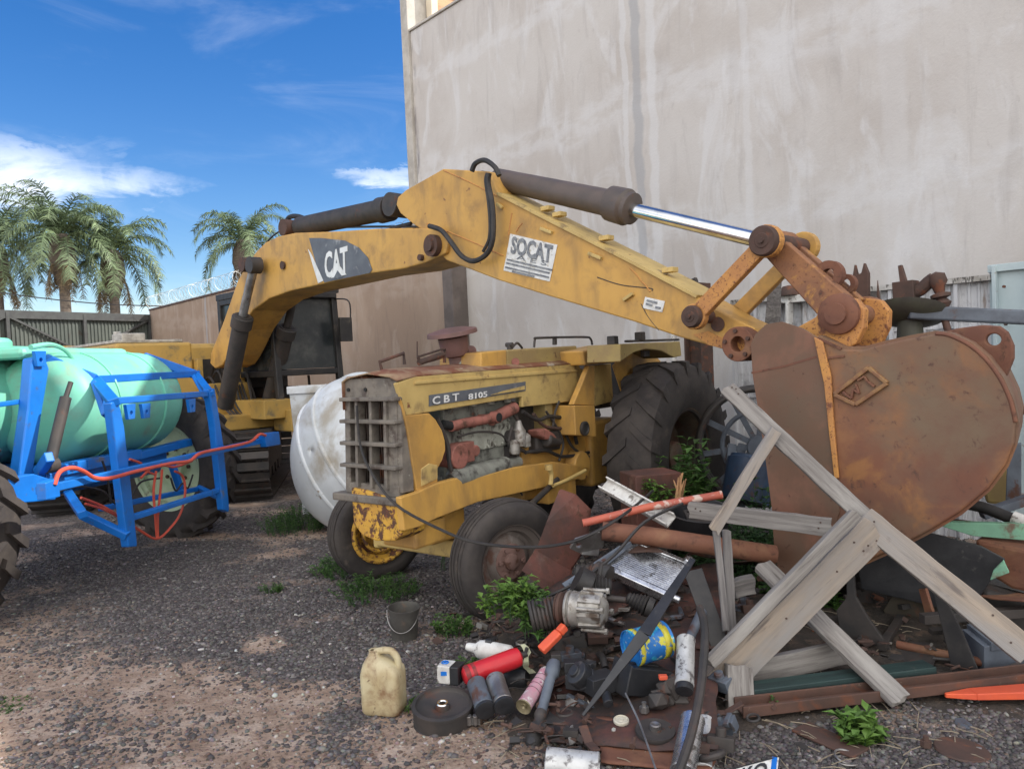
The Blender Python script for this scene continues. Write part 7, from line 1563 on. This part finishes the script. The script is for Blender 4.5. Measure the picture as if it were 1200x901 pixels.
L_ = [(1010, 700, .12, 'case', 'dark oily gear case left of the curved blade', 'gear_case', 'gear case', 1.3),
 (1075, 770, .05, 'plate', 'dark torn plate on the soil left of the mud flap', 'torn_plate', 'plate', 1.2),
 (1045, 740, .10, 'bar', 'short dark bar behind the curved blade', 'short_bar', 'bar', 1.2),
 (1100, 765, .08, 'pipe', 'short rusty pipe left of the mud flap foot', 'short_pipe', 'pipe', 1.0),
 (1170, 760, .12, 'case', 'rusty gear case under the pale timber end at the right', 'gear_case', 'gear case', 1.5),
 (1185, 700, .30, 'plate', 'bent dark plate behind the pale timber at the right edge', 'bent_plate', 'plate', 1.6),
 (1150, 720, .25, 'bar', 'dark bar crossing behind the pale timber near its lower end', 'dark_bar', 'bar', 1.6),
 (950, 745, .06, 'gear', 'small gear wheel lying in the timber triangle', 'cogwheel', 'cogwheel', 1.0),
 (935, 715, .10, 'case', 'grey cast housing pale in the top of the timber triangle', 'cast_housing', 'housing', .8),
 (985, 700, .10, 'hose', 'black hose loop right of the thick beam', 'hose_loop', 'hose', 1.2),
 (940, 815, .03, 'plate', 'small dark plate inside the triangle near the green board', 'torn_plate', 'plate', .7),
 (865, 715, .15, 'case', 'dark casting between the laths and the thick beam', 'casting', 'casting', 1.0),
 (880, 660, .20, 'plate', 'dark plate under the rusty pipe, right of the laths', 'bent_plate', 'plate', 1.2),
 (800, 700, .25, 'case', 'black casting right of the silver radiator', 'casting', 'casting', .9),
 (790, 725, .22, 'hose', 'black hose piece over the rusty sheet right of the blue tin', 'hose_loop', 'hose', 1.0),
 (730, 715, .24, 'plate', 'dark crumpled plate between the drive shaft and blue tin', 'torn_plate', 'plate', .9),
 (670, 755, .14, 'case', 'rusty casting under the alternator', 'casting', 'casting', 1.0),
 (655, 800, .07, 'plate', 'dark plate between the strut and the lumpy motor', 'torn_plate', 'plate', .8),
 (695, 830, .05, 'bar', 'thin dark bar on the rusty sheet below the motor', 'short_bar', 'bar', .7),
 (755, 770, .14, 'bar', 'dark bar under the blue and yellow tin', 'dark_bar', 'bar', .9),
 (845, 780, .08, 'case', 'dark casting beside the foot of the thick beam', 'casting', 'casting', .9),
 (860, 815, .06, 'gear', 'dark gear near the short upright board', 'cogwheel', 'cogwheel', .9),
 (848, 850, .04, 'case', 'small dark casting beside the dark rubber ring', 'casting', 'casting', .6),
 (640, 700, .22, 'bar', 'dark bar under the folded rusty guard', 'short_bar', 'bar', 1.0),
 (610, 690, .12, 'plate', 'dark scrap plate leaning at the front tyre', 'torn_plate', 'plate', 1.0),
 (570, 715, .03, 'bar', 'thin dark strip in the gravel under the front tyre', 'dark_strip', 'strip', .8),
 (645, 640, .45, 'hose', 'black hose over the folded rusty guard', 'hose_loop', 'hose', .8),
 (700, 645, .38, 'plate', 'small rusty plate below the grey bracket', 'bent_plate', 'plate', .8),
 (820, 655, .34, 'hose', 'dark hose hanging beside the laths top', 'hose_loop', 'hose', .8),
 (780, 640, .38, 'case', 'grimy casting between rusty pipe and silver radiator', 'casting', 'casting', .7),
 (670, 735, .20, 'pipe', 'short dark pipe below the alternator', 'short_pipe', 'pipe', .6),
 (720, 765, .13, 'gear', 'dark gear left of the pointed rubber strip', 'cogwheel', 'cogwheel', .9),
 (1130, 850, .01, 'plate', 'small rusty flake on the gravel below the orange bar', 'rust_flake', 'flake', .4)]
for a in L_: odd(*a)

# nuts and bolts strewn over the pile: nothing tells them apart
random.seed(99); first = None
def mound_z(x, y): return max(0, mgz(x, y))
for k in range(46):
    px, py = random.uniform(575, 850), random.uniform(700, 885); c = H(px, py, .05); c.z = mound_z(c.x, c.y)+.045+.05*random.random()
    if first is None:
        mb = MB(); mb.cyl(V((0, 0, 0)), V((0, 0, .014)), .014, .014, 6, smooth=False); mb.cyl(V((0, 0, .012)), V((0, 0, .05)), .007, .007, 10); first = obj('hex_bolt', mb, m_rust_dark, None, Matrix.Identity(4)); o = first
    else: o = first.copy(); COL.objects.link(o)
    o.matrix_world = Matrix.Translation(c) @ Matrix.Rotation(random.uniform(0, 6.28), 4, 'Z') @ Matrix.Rotation(random.uniform(1.0, 1.9), 4, 'X')
    tag(o, 'small rusty hex bolt strewn in the scrap pile', 'bolt', 'small bolts strewn in the pile')
# uncountable litter: flakes, slivers, rods and crumbs of metal and plastic
for nm, mt, n, sd in (('scrap_litter', m_dark, 420, 11), ('rust_litter', m_rust_dark, 380, 12), ('pale_litter', m_alu, 60, 13)):
    random.seed(sd); mb = MB()
    for k in range(n):
        z_ = random.random()
        if z_ < .62: px, py = random.gauss(715, 75), random.uniform(640, 890)
        elif z_ < .9: px, py = random.uniform(860, 1190), random.uniform(650, 800)
        else: px, py = random.uniform(560, 660), random.uniform(690, 780)
        
        if 690 < px < 800 and py > 825: continue
        c = H(px, py, .05); c.z = mound_z(c.x, c.y)+.03+.05*random.random(); a = random.uniform(0, 6.28); Rm = Matrix.Rotation(a, 3, 'Z') @ Matrix.Rotation(random.uniform(-.8, .8), 3, 'X'); s_ = random.uniform(.012, .05)
        q = random.random()
        if q < .4: m_ = random.randint(4, 6); mb.prism([c+Rm @ V((s_*math.cos(6.28*j/m_)*random.uniform(.5, 1.3), s_*math.sin(6.28*j/m_)*random.uniform(.4, 1), 0)) for j in range(m_)], Rm @ V((0, 0, .004)))
        elif q < .6: mb.cyl(c-Rm @ V((s_, 0, 0)), c+Rm @ V((s_, 0, 0)), s_*.22, s_*.2, 8)
        elif q < .8: mb.box(c, (s_*1.4, s_*.8, s_*.6), Rm)
        elif q < .9: mb.ring(c, Rm @ V((0, .3, 1)), s_*.6, s_*.14, 14, 5)
        else: mb.tube([c-Rm @ V((s_*1.6, 0, 0)), c+V((0, 0, s_*.4)), c+Rm @ V((s_*1.6, s_*.5, 0))], .003, 5)
    kind(obj(nm, mb, mt), 'stuff')
# ------------- groups for repeats that kept a label of their own
GR = {'weed': 'weeds growing in the yard', 'rusty_sheet': 'rusty sheets under the scrap', 'oil_filter': 'oil filters under the extinguisher', 'aerosol_can': 'aerosol cans in the scrap', 'silver_can': 'silver cans at the bottom edge', 'black_cable': 'black cables over the scrap', 'upright_lath': 'laths hanging behind the thick beam', 'stake': 'stakes behind the bucket', 'palm_tree': 'palms beyond the gate'}
for o in bpy.data.objects:
    if o.parent is None and 'label' in o.keys():
        b = o.name.split('.')[0]
        if b in GR and 'group' not in o.keys(): o['group'] = GR[b]
